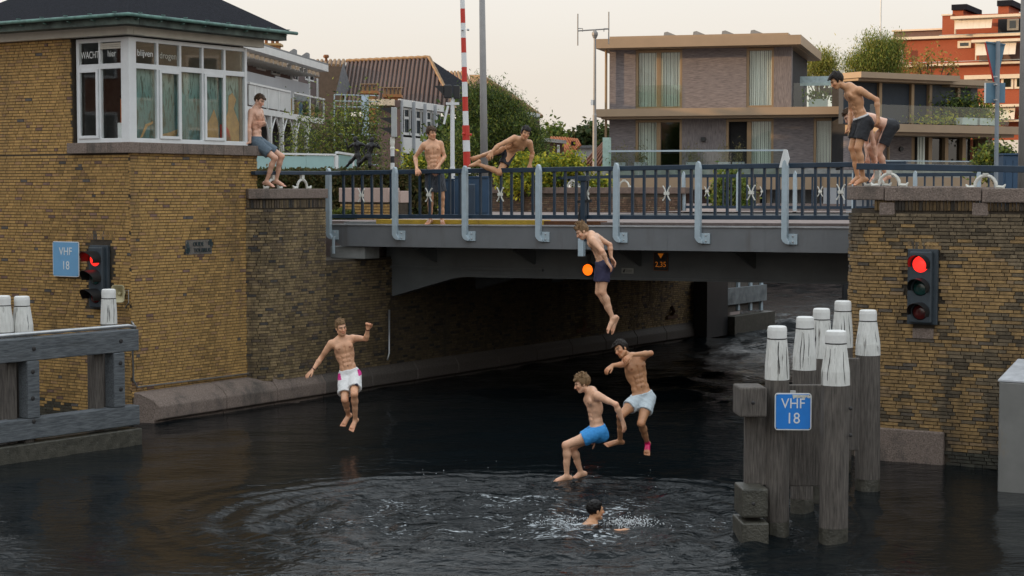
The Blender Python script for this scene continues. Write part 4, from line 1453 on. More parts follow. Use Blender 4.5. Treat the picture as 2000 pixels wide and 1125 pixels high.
def vhf_sign(label, c, right, nrm, hw, hh, matb, fs):
    up = Vector((0, 0, 1))
    t = thing('channel_sign', label, 'sign', c)
    part('board', MB().prism(rrect(c - nrm * 0.012, right, up, hw, hh, 0.035), nrm * 0.012), m_signwhite, t)
    part('blue_face', MB().prism(rrect(c + nrm * 0.0005, right, up, hw - 0.013, hh - 0.013, 0.026), nrm * 0.003), matb, t)
    text_mesh('lettering', 'VHF', m_signwhite, t, c + nrm * 0.0036 + up * (hh * 0.42), right, up, fs, 0.003, squeeze=0.92)
    text_mesh('lettering', '18', m_signwhite, t, c + nrm * 0.0036 - up * (hh * 0.38), right, up, fs * 1.08, 0.003, squeeze=0.92)
    for sx in (-1, 1):
        for sz in (-1, 1):
            part('screw', MB().lathe([(0.008, 0), (0.006, 0.004)], c + nrm * 0.0036 + right * (sx * (hw - 0.022)) + up * (sz * (hh - 0.022)), 6, axis=nrm), m_bolt, t)
    return t
n_ = Vector((-0.05, -1, 0)).normalized(); r_ = Vector((1, -0.05, 0)).normalized()
c = W(1549, 804, 20.12)
s1 = vhf_sign('bright blue VHF 18 sign with white bird droppings, fixed on the mooring piles', c, r_, n_, 0.208, 0.212, m_blue, 0.115)
m_drop = M('bird_dropping', (0.50, 0.50, 0.44), 0.8, var=0.2, nscale=30)
part('bird_droppings', MB().prism([c + n_ * 0.0045 + r_ * x + Vector((0, 0, z)) for x, z in ((-0.01, 0.195), (0.19, 0.19), (0.20, 0.16), (0.17, 0.155), (0.15, 0.17), (0.12, 0.145), (0.09, 0.165), (0.05, 0.155), (0.03, 0.165), (0.0, 0.145))], n_ * 0.003), m_drop, s1)
part('bracket', MB().obox(c + n_ * -0.04 + Vector((0, 0, 0.215)), r_ * 0.03, n_ * 0.02, (0, 0, 0.02)), m_metal, s1)
cl_ = WV(128.5, 506, VC - 0.07)
vhf_sign('pale blue VHF 18 sign on the tower wall beside the left signal', cl_, UH, -VH, (toUV(WV(154, 506, VC - 0.07))[0] - toUV(WV(103, 506, VC - 0.07))[0]) / 2, 0.305, m_blue_pale, 0.135)

# ---------------------------------------------------------------- signal lights
m_sig = M('dark_blue_grey_housing', (0.035, 0.048, 0.06), 0.5, var=0.15, nscale=5)
m_visor = M('black_visor', (0.012, 0.012, 0.013), 0.5)
m_redlit = M('lit_red_lens', (0.6, 0.02, 0.01), 0.3, emit=(1.0, 0.022, 0.016), estr=1.5, var=0.05)
m_reddead = M('unlit_red_lens', (0.10, 0.012, 0.012), 0.2, coat=0.5)
m_greendead = M('unlit_green_lens', (0.01, 0.05, 0.045), 0.2, coat=0.5)
m_amber = M('lit_amber_lens', (0.7, 0.2, 0.02), 0.3, emit=(1.0, 0.15, 0.006), estr=1.15, var=0.1, nscale=60)

def signal(label, c, right, nrm, hw, hh, lens_r, order, vis_len, zs):
    """three aspects on a back plate; c is the plate centre on the wall"""
    up = Vector((0, 0, 1))
    t = thing('traffic_signal', label, 'signal', c)
    part('back_plate', MB().obox(c + nrm * 0.03, right * hw, nrm * 0.03, up * hh), m_sig, t, bevel=0.008)
    part('housing', MB().obox(c + nrm * 0.10, right * (hw * 0.74), nrm * 0.045, up * (hh * 0.95)), m_sig, t, bevel=0.02)
    for z, m in zip(zs, order):
        lc = c + nrm * 0.145 + up * z
        part('lens', MB().lathe([(lens_r, 0.0), (lens_r * 0.8, 0.018), (lens_r * 0.4, 0.03)], lc, 20, axis=nrm), m, t, smooth=True)
        # hood: a half tube open below
        mb = MB()
        ro = lens_r * 1.22
        angs = [R(x) for x in range(-25, 206, 11)]
        V0 = []; V1 = []
        for a in angs:
            d_ = right * cos(a) + up * sin(a)
            ln = vis_len * (0.62 + 0.38 * max(0, sin(a)))
            V0.append((lc + d_ * ro, lc + d_ * (ro - 0.006)))
            V1.append((lc + d_ * (ro * 0.98) + nrm * ln, lc + d_ * (ro * 0.98 - 0.006) + nrm * ln))
        vs = [];
        for (a, b), (a2, b2) in zip(V0, V1):
            vs += [a, b, a2, b2]
        fs = []
        k = len(V0)
        for i in range(k - 1):
            o0, o1 = i * 4, (i + 1) * 4
            fs += [(o0, o0 + 2, o1 + 2, o1), (o0 + 1, o1 + 1, o1 + 3, o0 + 3), (o0 + 2, o0 + 3, o1 + 3, o1 + 2), (o0, o1, o1 + 1, o0 + 1)]
        fs += [(0, 1, 3, 2), ((k - 1) * 4, (k - 1) * 4 + 2, (k - 1) * 4 + 3, (k - 1) * 4 + 1)]
        mb.add(vs, fs)
        part('visor', mb, m_visor, t)
    return t
c = WV(1804, 560, -2.74)
signal('bridge signal on the right brick pier showing a full red lamp', c, UH, -VH, 0.225, 0.545, 0.118, (m_redlit, m_greendead, m_reddead), 0.24, (0.33, -0.01, -0.36))
c = WV(198, 541, VC - 0.02)
signal('bridge signal on the tower wall beside the loudspeaker, its red lamp half hidden', c, UH, -VH, 0.215, 0.545, 0.118, (m_redlit, m_greendead, m_reddead), 0.30, (0.31, -0.01, -0.33))

# loudspeaker horn
c = WV(241, 572, VC - 0.02)
hs = thing('loudspeaker', 'cream horn loudspeaker on the tower wall beside the left signal', 'loudspeaker', c)
ax_ = (-VH * 0.85 + UH * 0.40).normalized()
m_horn = M('cream_horn', (0.42, 0.37, 0.22), 0.5, var=0.12, nscale=9)
rr_ = ax_.cross(Vector((0, 0, 1))).normalized(); uu_ = rr_.cross(ax_)
def horn_ring(k, hw, hh, r):
    return [p + ax_ * k for p in rrect(c, rr_, uu_, hw, hh, r, 3)]
mb = MB()
rings = [horn_ring(0.10, 0.03, 0.03, 0.02), horn_ring(0.16, 0.04, 0.045, 0.03), horn_ring(0.22, 0.075, 0.10, 0.04), horn_ring(0.27, 0.115, 0.15, 0.05),
         horn_ring(0.268, 0.105, 0.14, 0.045), horn_ring(0.21, 0.06, 0.085, 0.035), horn_ring(0.15, 0.03, 0.035, 0.02)]
vs = [p for r in rings for p in r]
m_ = len(rings[0])
mb.add(vs, [(i * m_ + k, i * m_ + (k + 1) % m_, (i + 1) * m_ + (k + 1) % m_, (i + 1) * m_ + k) for i in range(len(rings) - 1) for k in range(m_)] + [tuple((len(rings) - 1) * m_ + k for k in range(m_))])
part('horn', mb, m_horn, hs, smooth=True)
part('plug', MB().lathe([(0.03, 0.15), (0.03, 0.20), (0.015, 0.22)], c, 10, axis=ax_), m_horn, hs)
part('driver', MB().lathe([(0.05, 0.0), (0.055, 0.06), (0.035, 0.11)], c, 12, axis=ax_), m_horn, hs)
part('wall_bracket', MB().tube([c + Vector((0, 0, 0.02)), c + UH * 0.12 + Vector((0, 0, 0.05)), c + UH * 0.12 - Vector((0, 0, 0.16)), c - Vector((0, 0, 0.26)) + UH * 0.03], 0.009, 5), m_metal, hs)

# ---------------------------------------------------------------- left fender: two long beams on posts
lf = thing('timber_fender', 'blue grey timber guard of two long beams on posts along the tower wall', 'timber fender', W(130, 760, 27))
e1 = WZ(264, 866, 0.0)           # its end near the ledge
e1 = Vector((e1.x, e1.y, 0))
fdir = (-VH * 1.0 - UH * 0.08).normalized()
def FP(d, z, off=0.0):
    n2 = Vector((fdir.y, -fdir.x, 0))
    return e1 + fdir * d + n2 * off + Vector((0, 0, z))
n2 = Vector((fdir.y, -fdir.x, 0))
def fz(px, py, off=0.0):          # height and distance along the fender for a photo point
    p = WPL(px, py, e1 + n2 * off, n2)
    return (p - e1).dot(fdir), p.z
zA = fz(262, 642)[1]; zB = fz(262, 684)[1]
zC = fz(262, 790)[1]; zD = fz(262, 828)[1]
def fbeam(z0, z1, name, w=0.24, mat=m_beam, d0=0.0, d1=6.0):
    p = FP(d0, (z0 + z1) / 2); q = FP(d1, (z0 + z1) / 2)
    return part(name, MB().bar(p, q, w, z1 - z0), mat, lf, bevel=0.015)
fbeam(zB, zA, 'top_beam')
fbeam(zD, zC, 'lower_beam', mat=m_beam)
zE, zF = fz(262, 832)[1], 0.0
fbeam(-0.3, zE - 0.02, 'waterline_beam', w=0.34, mat=m_slime)
sgn = 1.0 if (Vector((0, 0, 0)) - e1).dot(n2) > 0 else -1.0      # towards the camera side
for px in (223, 55):
    d, _ = fz(px, 740, 0)
    mb = MB().bar(FP(d, zC + 0.003, sgn * 0.02), FP(d, zB - 0.003, sgn * 0.02), 0.22, 0.22, up=fdir)
    part('post', mb, m_beam, lf, bevel=0.015)
    mb = MB().bar(FP(d + 0.25, zC - 0.6, -sgn * 0.14), FP(d + 0.25, zB + 0.02, -sgn * 0.14), 0.20, 0.16, up=fdir)
    part('post', mb, m_timber, lf, bevel=0.015)
mb = MB().bar(FP(2.05, zC - 0.6, -sgn * 0.12), FP(2.05, zB + 0.02, -sgn * 0.12), 0.34, 0.16, up=fdir)
part('post', mb, m_timber, lf, bevel=0.015)
part('handrail', MB().tube([FP(-0.03, zA + 0.02, 0.0), FP(0.12, zA + 0.055, 0), FP(6.0, zA + 0.055, 0)], 0.03, 8), m_metal, lf, smooth=True)
for px, py, o_ in ((236, 666, 0.12), (235, 709, 0.13), (236, 760, 0.13), (66, 681, 0.12), (64, 726, 0.13), (64, 778, 0.13), (66, 823, 0.12)):
    d, z = fz(px, py, sgn * o_)
    part('bolt', MB().lathe([(0.034, 0.0), (0.034, 0.008), (0.016, 0.014)], FP(d, z, sgn * (o_ + 0.001)), 10, axis=n2 * sgn), m_bolt, lf)
GL = 'white topped piles behind the left timber guard'
pile(211, 27.9, 2.42, 0.130, 0.105, 'white topped pile in front of the left signal beside the loudspeaker', GL, seed=11, lean=(.004,0), white=0.55)
pile(44, 26.4, 2.40, 0.155, 0.108, 'white topped pile with a dark split, second from the left picture edge', GL, seed=12, lean=(-.006,0), white=0.56)
pile(3, 26.2, 2.42, 0.155, 0.110, 'white topped pile cut off by the left picture edge', GL, seed=13, lean=(.005,0), white=0.54)

# ---------------------------------------------------------------- steel box at the right edge
c = W(1950, 800, 23.4)
sb = thing('steel_box', 'large plain grey steel box at the waterline against the right pier', 'box', Vector((c.x, 23.4, 0)))
m_plate = M('dull_steel_plate', (0.22, 0.22, 0.21), 0.42, metal=0.35, var=0.12, nscale=2.5, stain=((0.30, 0.20, 0.09), 2.0, 0.62, 0.85, (1, 1, 0.3)))
zt_b = W(1950, 745, 23.4).z
_su, _sv = toUV(c)
mb = MB(); mb.ubox(_su, _su + 1.8, _sv, _sv + 0.9, -0.4, zt_b)
part('body', mb, m_plate, sb, bevel=0.02)
part('lid', MB().prism([UV(_su - 0.01, _sv - 0.01, zt_b + 0.002), UV(_su + 1.8, _sv - 0.01, zt_b + 0.002), UV(_su + 1.8, _sv + 0.88, zt_b + 0.21), UV(_su - 0.01, _sv + 0.88, zt_b + 0.21)], (0, 0, 0.02)), M('bright_steel_lid', (0.55, 0.57, 0.60), 0.4, metal=0.3), sb)

# flashing amber lamp hung on the girder, with its arm and bracket
c = WV(1148, 527, VG - 0.30)
al = thing('amber_lamp', 'round glowing orange lamp hanging under the bridge edge', 'lamp', c)
part('lens', MB().lathe([(0.108, 0.0), (0.10, 0.02), (0.06, 0.04), (0.02, 0.045)], c, 24, axis=-VH), m_amber, al, smooth=True)
part('housing', MB().lathe([(0.08, -0.16), (0.12, -0.10), (0.125, 0.0), (0.112, 0.004)], c, 24, axis=-VH), m_visor, al)
q = WV(1140, 480, 0.02)
part('arm', MB().tube([c + VH * 0.05 + Vector((0, 0, 0.1)), c + VH * 0.05 + Vector((0, 0, 0.32)), q - VH * 0.06 - Vector((0, 0, 0.16)), q - VH * 0.06 + Vector((0, 0, 0.1))], 0.03, 8), m_black, al)
part('junction_box', MB().obox(q - VH * 0.07 - Vector((0, 0, 0.03)), UH * 0.055, VH * 0.05, (0, 0, 0.16)), m_post, al, bevel=0.01)
# dark post clamped on the railing
c = UV(toUV(WV(1141, 400, 0.0))[0], -0.02, 3.3)
dp = thing('camera_post', 'slim navy post with lantern head strapped to the bridge railing', 'post', c)
part('shaft', MB().bar(c - Vector((0, 0, 0.25)), c + Vector((0, 0, 0.84)), 0.09, 0.09, up=VH), m_navy, dp, bevel=0.01)
part('head', MB().obox(c + Vector((0, 0, 0.88)), UH * 0.09, VH * 0.07, (0, 0, 0.05)), m_navy, dp, bevel=0.01)
part('clamp', MB().bar(c + UH * -0.12 + Vector((0, 0, 0.46)), c + UH * 0.16 + Vector((0, 0, 0.48)), 0.05, 0.05), m_black, dp)
part('cable', MB().tube([c + UH * -0.05 + Vector((0, 0, 0.40)), c + UH * -0.09 + Vector((0, 0, 0.2)), c + UH * -0.07 - Vector((0, 0, 0.2))], 0.025, 6), m_black, dp)

# small folded marker on the railing post by the right pier
c = UV(6 * SP, -0.08, 4.40)
mk = thing('range_marker', 'pale triangular reflector plate on top of a railing post', 'reflector', c)
part('plate', MB().prism([c + UH * x + Vector((0, 0, z)) for x, z in ((-0.02, -0.02), (0.05, -0.02), (0.085, 0.09), (0.045, 0.24), (0.0, 0.25))], VH * 0.02), m_signwhite, mk)
part('plate', MB().prism([c + UH * x + Vector((0, 0, z)) for x, z in ((-0.10, -0.05), (-0.025, -0.05), (-0.005, 0.25), (-0.02, 0.25))], VH * 0.02), m_signwhite, mk)

# under the bridge, beyond: timber guide wall and a floating beam
c = WZ(1420, 655, 0)
gw = thing('guide_wall', 'dark timber guide wall with pale stiles beyond the bridge', 'guide wall', c)
vq = 15.9
def gbox(x0, y0, x1, y1, dep, mat, name, v0=None):
    pass
gx0 = UV(UP + 0.15, 15.7, 0)
gdir = (VH * 1.0 + UH * 0.02).normalized()
def GQ(px, py):
    return WPL(px, py, UV(0.75, 0), UH)
def gpanel(xa, xb, ya0, ya1, mat, name, off, th):
    a = GQ(xa, ya0); b = GQ(xb, ya0)
    za, zb2 = GQ(xa, ya0).z, GQ(xa, ya1).z
    mb = MB().obox((Vector((a.x, a.y, 0)) + Vector((b.x, b.y, 0))) / 2 + UH * off + Vector((0, 0, (za + zb2) / 2)), VH * ((toUV(b)[1] - toUV(a)[1]) / 2), UH * th, (0, 0, abs(za - zb2) / 2))
    part(name, mb, mat, gw)
gpanel(1368, 1409, 545, 660, m_black, 'dark_pile', 0.0, 0.2)
gpanel(1410, 1487, 545, 612, m_timber, 'panel', -0.05, 0.05)
for px in (1415, 1440, 1464, 1485):
    gpanel(px - 2, px + 2, 545, 606, m_post, 'stile', 0.03, 0.03)
a0 = GQ(1411, 600); b0 = GQ(1490, 600)
part('whaling', MB().bar(Vector((a0.x, a0.y, 1.05)) + UH * 0.06, Vector((b0.x, b0.y, 1.05)) + UH * 0.06, 0.12, 0.45), M('pale_scuffed_timber', (0.07, 0.08, 0.085), 0.8, col2=(0.20, 0.22, 0.23), nscale=3, bump=0.3), gw)
part('floating_beam', MB().bar(Vector((a0.x, a0.y, 0.25)) + UH * 0.2, Vector((b0.x, b0.y, 0.25)) + UH * 0.2, 0.35, 0.55), m_slime, gw)
# far mooring with blue boat stern, seen past the right pier
c = WZ(1652, 590, 0)
bt = thing('moored_boat', 'small moored boat with dark hull and blue cover beyond the bridge', 'boat', c)
hull = []
for (x, y, z) in ((-0.12, 0, 0.05), (2.0, 0, 0.05), (2.4, 4.5, 0.05), (1.4, 5.5, 0.05), (0.6, 4.0, 0.05)):
    hull.append(c + Vector((x, y, z)))
part('hull', MB().prism([h - Vector((0, 0, 0.3)) for h in hull], (0, 0, 0.95)), m_black, bt, bevel=0.05)
part('cover', MB().prism([c + Vector((x, y, 0.652)) for x, y in ((-0.08, 0.05), (1.95, 0.05), (2.35, 4.4), (1.4, 5.3), (0.65, 3.9))], (0.0, 0, 0.35)), M('blue_boat_cover', (0.05, 0.16, 0.30), 0.6), bt, bevel=0.08)
fq = WZ(1660, 590, 0.25)
part('fender', MB().lathe([(0.05, -0.25), (0.15, -0.15), (0.15, 0.15), (0.05, 0.25)], c + Vector((0.25, -0.15, 0.3)), 12), m_signwhite, bt, smooth=True)

# ================================================================== the far side: street things, houses, trees
class Fac:
    """an upright plane through two ground points; photo points are laid onto it"""
    def __init__(s, p1, p2, shift=0.0):
        s.p = Vector((p1[0], p1[1], 0)); q = Vector((p2[0], p2[1], 0))
        s.d = (q - s.p).normalized()
        n = Vector((s.d.y, -s.d.x, 0))
        if n.dot(Vector((0, 0, 0)) - s.p) < 0:
            n = -n
        s.n = n
        s.p = s.p + n * shift
    def at(s, px, py):
        w = WPL(px, py, s.p, s.n)
        return (w - s.p).dot(s.d), w.z
    def pt(s, a, z, o=0.0):
        return s.p + s.d * a + s.n * o + Vector((0, 0, z))
    def box(s, mb, a0, a1, z0, z1, o0, o1, col=None):
        return mb.obox(s.pt((a0 + a1) / 2, (z0 + z1) / 2, (o0 + o1) / 2), s.d * ((a1 - a0) / 2), s.n * ((o1 - o0) / 2), (0, 0, (z1 - z0) / 2), col)
    def px(s, x0, y0, x1, y1):
        a0, _ = s.at(x0, (y0 + y1) / 2); a1, _ = s.at(x1, (y0 + y1) / 2)
        xm = (x0 + x1) / 2
        return a0, a1, s.at(xm, y1)[1], s.at(xm, y0)[1]
    def pbox(s, mb, x0, y0, x1, y1, o0, o1, col=None):
        a0, a1, z0, z1 = s.px(x0, y0, x1, y1)
        return s.box(mb, a0, a1, z0, z1, o0, o1, col)

def px_piece(F, name, mat, parent, x0, y0, x1, y1, o0, o1, bevel=0):
    return part(name, F.pbox(MB(), x0, y0, x1, y1, o0, o1), mat, parent, bevel=bevel)

def leaf_cloud(name, C, size, cols, parent=None, loc=None, mat=None, droop=0.0, aspect=0.55, kind=None, seed=1):
    """many small leaf faces, one mesh"""
    rng = np.random.default_rng(seed)
    C = np.asarray(C, np.float32)
    n = len(C)
    nrm_ = rng.normal(size=(n, 3)); nrm_ /= np.linalg.norm(nrm_, axis=1)[:, None]
    t = rng.normal(size=(n, 3)); t[:, 2] -= droop
    t -= nrm_ * (t * nrm_).sum(1)[:, None]; t /= np.maximum(np.linalg.norm(t, axis=1), 1e-6)[:, None]
    b = np.cross(nrm_, t)
    sz = size * rng.uniform(.6, 1.35, n)[:, None]
    V = np.empty((n, 4, 3), np.float32)
    V[:, 0] = C - t * sz
    V[:, 1] = C + b * sz * aspect
    V[:, 2] = C + t * sz
    V[:, 3] = C - b * sz * aspect
    cs = np.array(cols, np.float32)
    pick = cs[rng.integers(0, len(cs), n)] * rng.uniform(.7, 1.3, n)[:, None]
    col = np.repeat(pick, 4, 0)
    F = np.arange(n * 4, dtype=np.int32).reshape(n, 4)
    return mesh_np(name, V.reshape(-1, 3), F, mat or m_leaf, parent, loc, col, False, kind)

def leaf_material(name='leaf'):
    m = M(name, (0.1, 0.1, 0.1), 0.65, attr=True, nscale=2.0, var=0.15, spec=0.25)
    nt = m.node_tree
    b = nt.nodes['Principled BSDF']
    src = b.inputs['Base Color'].links[0].from_socket
    tr = nt.nodes.new('ShaderNodeBsdfTranslucent')
    nt.links.new(src, tr.inputs[0])
    mx = nt.nodes.new('ShaderNodeMixShader'); mx.inputs[0].default_value = 0.3
    nt.links.new(b.outputs[0], mx.inputs[1]); nt.links.new(tr.outputs[0], mx.inputs[2])
    nt.links.new(mx.outputs[0], nt.nodes['Material Output'].inputs[0])
    return m
m_leaf = leaf_material()
m_bark = M('bark', (0.07, 0.055, 0.04), 0.9, var=0.3, nscale=10, bump=0.5, stretch=(1, 1, .3))
G_DARK = [(0.05, 0.085, 0.025), (0.04, 0.065, 0.024), (0.075, 0.11, 0.03), (0.06, 0.08, 0.028)]
G_MID = [(0.13, 0.19, 0.035), (0.19, 0.23, 0.04), (0.09, 0.145, 0.032), (0.16, 0.17, 0.035)]
G_YEL = [(0.40, 0.38, 0.03), (0.26, 0.30, 0.035), (0.15, 0.21, 0.035), (0.50, 0.43, 0.04)]
G_OLIVE = [(0.10, 0.10, 0.03), (0.14, 0.12, 0.035), (0.08, 0.085, 0.028)]
G_WILLOW = [(0.25, 0.26, 0.055), (0.17, 0.20, 0.045), (0.32, 0.29, 0.07)]

def clumps(ells, ncl, per, sig, seed, shell=0.45):
    rng = np.random.default_rng(seed)
    vol = np.array([e[3] * e[4] * e[5] for e in ells]); vol = vol / vol.sum()
    out = []; cents = []
    for i in range(ncl):
        e = ells[rng.choice(len(ells), p=vol)]
        d = rng.normal(size=3); d /= np.linalg.norm(d)
        r = rng.uniform(shell, 1.0) ** .7
        c = np.array(e[:3]) + d * np.array(e[3:]) * r
        cents.append(c)
        k = int(per * rng.uniform(.6, 1.4))
        out.append(c + rng.normal(size=(k, 3)) * sig * rng.uniform(.6, 1.3))
    return np.concatenate(out), cents

def tree(name, label, base, ells, ncl, per, sig, size, cols, seed, group=None, cat='tree', trunk_r=.16, droop=0.3, aspect=.5, shell=.45):
    base = Vector(base)
    t = thing(name, label, cat, base, group)
    L, cents = clumps(ells, ncl, per, sig, seed, shell)
    L = L[L[:, 2] > base.z + .15]
    leaf_cloud('crown', L, size, cols, t, droop=droop, aspect=aspect, seed=seed)
    rng = np.random.default_rng(seed + 5)
    top = max(ells, key=lambda e: e[2] + e[5])
    mb = MB()
    hgt = top[2] - base.z
    pts = [base - Vector((0, 0, .3)), base + Vector((0.05, 0, hgt * .35)), base.lerp(Vector(top[:3]), .75), Vector(top[:3]) + Vector((0, 0, top[5] * .5))]
    mb.tube(pts, [trunk_r, trunk_r * .75, trunk_r * .4, trunk_r * .12], 7)
    part('trunk', mb, m_bark, t)
    mb = MB()
    for i in range(min(26, len(cents))):
        c = Vector(cents[int(rng.integers(len(cents)))])
        f = rng.uniform(.3, .8)
        a = base.lerp(Vector(top[:3]), f)
        mb.tube([a, a.lerp(c, .5) + Vector((0, 0, .15)), c], [trunk_r * .3, trunk_r * .18, .012], 5)
    part('limbs', mb, m_bark, t)
    return t

def pe(px, py, rx, ry, Y, depth=None):
    """crown lobe from a photo ellipse"""
    c = W(px, py, Y)
    k = Y / FPX
    return (c.x, c.y, c.z, rx * k, depth if depth else rx * k, ry * k)

# ---------------------------------------------------------------- street furniture on the left bank
c = W(767, 428, 36.6); c.z = 3.3
t = thing('signal_post', 'black and white banded post with a grey backed signal head, left of the standing man', 'signal post', c)
ztop = W(767, 292, 36.6).z
m_bw_w = M('band_white', (0.60, 0.62, 0.62), 0.5, var=.05)
nb = 11
for k in range(nb):
    z0 = 3.3 + (ztop - 3.3) * k / nb; z1 = 3.3 + (ztop - 3.3) * (k + 1) / nb
    part('band', MB().lathe([(0.042, z0 - 3.3), (0.042, z1 - 3.3 - .001)], c, 12), m_bw_w if k % 2 == 0 else m_black, t)
zs = W(767, 268, 36.6).z
part('bracket', MB().lathe([(0.05, ztop - 3.3), (0.05, ztop - 3.27), (0.038, ztop - 3.24), (0.05, zs - 3.42), (0.045, zs - 3.3)], c, 10), m_cream, t)
z2 = W(767, 210, 36.6).z
part('head', MB().box((c.x - .02, c.y - .09, zs), (c.x + .09, c.y + .10, z2)), M('pale_grey_housing', (0.36, 0.38, 0.38), .5, var=.06), t, bevel=.01)
for k in range(3):
    z = zs + (z2 - zs) * (k + .5) / 3
    part('visor', MB().prism([(c.x - .022, c.y - .09, z - .03), (c.x - .022, c.y - .09, z + .10), (c.x - .25, c.y - .09, z + .085)], (0, .2, 0)), m_visor, t)

c = W(884, 410, 42); c.z = 3.3
t = thing('signal_post', 'white post with a crossbar, floodlight and black double signal heads beside the barrier', 'signal post', c)
zt_ = W(884, 205, 42).z
part('shaft', MB().lathe([(0.062, 0), (0.06, 1.2), (0.05, 1.21), (0.05, zt_ - 3.3)], c, 12), m_frame, t)
part('crossbar', MB().box((c.x - .15, c.y - .05, zt_ + .002), (c.x + .16, c.y + .05, zt_ + .06)), m_frame, t)
for (x0, x1, y0, y1) in ((-.20, -.02, 166, 192), (.03, .17, 167, 193)):
    za, zb2 = W(884, y1, 42).z, W(884, y0, 42).z
    part('head', MB().box((c.x + x0, c.y - .1, za), (c.x + x1, c.y + .1, zb2)), m_black, t, bevel=.02)
za, zb2 = W(884, 186, 42).z, W(884, 168, 42).z
part('visor', MB().prism([(c.x - .205, c.y - .1, za), (c.x - .205, c.y - .1, zb2), (c.x - .42, c.y - .1, zb2)], (0, .2, 0)), m_visor, t)
part('neck', MB().tube([(c.x, c.y, zt_ + .06), (c.x + .02, c.y, zt_ + .17)], .045, 8), m_frame, t)
part('floodlight', MB().bar((c.x - .10, c.y - .02, zt_ - .02), (c.x - .20, c.y - .02, zt_ - .45), .09, .05), m_frame, t)

c = W(913, 410, 40.2); c.z = 3.3
t = thing('barrier_pole', 'red and white striped bridge barrier pole raised upright', 'barrier', c)
m_red = M('barrier_red', (0.50, 0.030, 0.018), .45, var=.06)
zs_ = 3.3 + 0.25; 
ys = [340, 327, 296, 274, 245, 217, 189, 160, 131, 103, 74, 45, 17, -12, -41]
for k in range(len(ys) - 1):
    z0 = W(913, ys[k], 40.2).z; z1 = W(913, ys[k + 1], 40.2).z
    r0 = .072 - .0016 * k
    if k < 4: r0 = .082
    x0 = c.x - (k * .0085); x1 = c.x - ((k + 1) * .0085)
    part('stripe', MB().tube([(x0, c.y, z0 + .0008), (x1, c.y, z1 - .0008)], [r0, r0 * .985], 12), m_frame if k % 2 == 0 else m_red, t)
for px, py in ((903, 58), (914, 58), (905, 261), (919, 263)):
    p = W(px, py, 40.1)
    part('lamp', MB().lathe([(.015, -.03), (.03, 0), (.02, .03)], p, 8, axis=(1, 0, 0)), m_metal if py < 100 else m_red, t)
part('base', MB().box((c.x - .17, c.y - .2, 3.3), (c.x + .17, c.y + .2, 4.1)), m_navy, t, bevel=.02)

c = W(947, 412, 42.5); c.z = 3.3
t = thing('lamp_post', 'tall grey lamp post rising out of the picture beside the barrier', 'lamp post', c)
m_lp = M('warm_grey_post', (0.24, 0.235, 0.23), .5, metal=.2, var=.08)
part('shaft', MB().tube([c, c + Vector((-.03, 0, 2.6)), c + Vector((-.09, 0, 7.5))], [.098, .085, .055], 14), m_lp, t, smooth=True)
part('door', MB().box((c.x - .04, c.y - .11, 3.7), (c.x + .04, c.y - .09, 4.2)), m_lp, t)
part('lantern', MB().obox(c + Vector((.3, -.3, 7.55)), (.45, 0, 0), (0, .12, 0), (0, 0, .05)), m_lp, t)

# navy control cabinets
m_cab = M('cabinet_blue', (0.018, 0.055, 0.11), .5, var=.12, nscale=3)
def cabinet(label, x0, x1, ytop, Y, dep=.5, sticker=False):
    a = W(x0, ytop, Y); b = W(x1, ytop, Y)
    t = thing('control_cabinet', label, 'cabinet', Vector(((a.x + b.x) / 2, Y, 3.3)))
    part('body', MB().box((a.x, Y, 3.3), (b.x, Y + dep, a.z)), m_cab, t, bevel=.02)
    part('lid', MB().box((a.x - .02, Y - .03, a.z + .002), (b.x + .02, Y + dep + .02, a.z + .035)), m_cab, t)
    m_ = (a.x + b.x) / 2
    part('door', MB().box((a.x + .04, Y - .014, 3.45), (m_ - .01, Y - .002, a.z - .1)), m_cab, t)
    part('door', MB().box((m_ + .01, Y - .014, 3.45), (b.x - .04, Y - .002, a.z - .1)), m_cab, t)
    if sticker:
        p = W(919, 385, Y - .02)
        part('warning_label', MB().prism([p + Vector((x, 0, z)) for x, z in ((-.055, -.05), (.055, -.05), (0, .05))], (0, .004, 0)), m_yellow, t)
        p = W(904, 384, Y - .02)
        part('label', MB().box(p - Vector((.03, .0, .04)), p + Vector((.03, .004, .04))), m_frame, t)
    return t
cabinet('navy control cabinet with a warning triangle at the foot of the barrier', 888, 955, 347, 40.6, sticker=True)
cabinet('narrow navy cabinet left of the barrier foot', 868, 887, 352, 41.2)
cabinet('tall navy cabinet behind the right pier railing', 1960, 1996, 303, 33.0)

# low wall of pink granite over brick
Fw = Fac(W(664, 400, 38.2), W(776, 400, 37.2))
lw = thing('low_wall', 'low wall of pink granite over yellow brick behind the railing', 'wall', Fw.pt(0.5, 3.3))
px_piece(Fw, 'granite_slab', m_granite_pink, lw, 663, 367, 759, 395, -.35, .02, .01)
px_piece(Fw, 'granite_slab', m_granite_pink, lw, 759.6, 373, 779, 396, -.35, -.06, .01)
a0, a1, z0, z1 = Fw.px(664, 396, 778, 428)
part('wall_core', Fw.box(MB(), a0, a1, 3.2, z1 - .003, -.3, -.012), m_mortar, lw)
lb = Bricks()
p_, q_ = Fw.pt(a0, 0), Fw.pt(a1, 0)
lb.wall([p_, q_] if Vector(((q_ - p_).y, -(q_ - p_).x, 0)).dot(Fw.n) > 0 else [q_, p_], 3.25, z1 - .02, PAL_T, bl=.2, bh=.05, seed=51)
lb.emit(lw, m_brick)

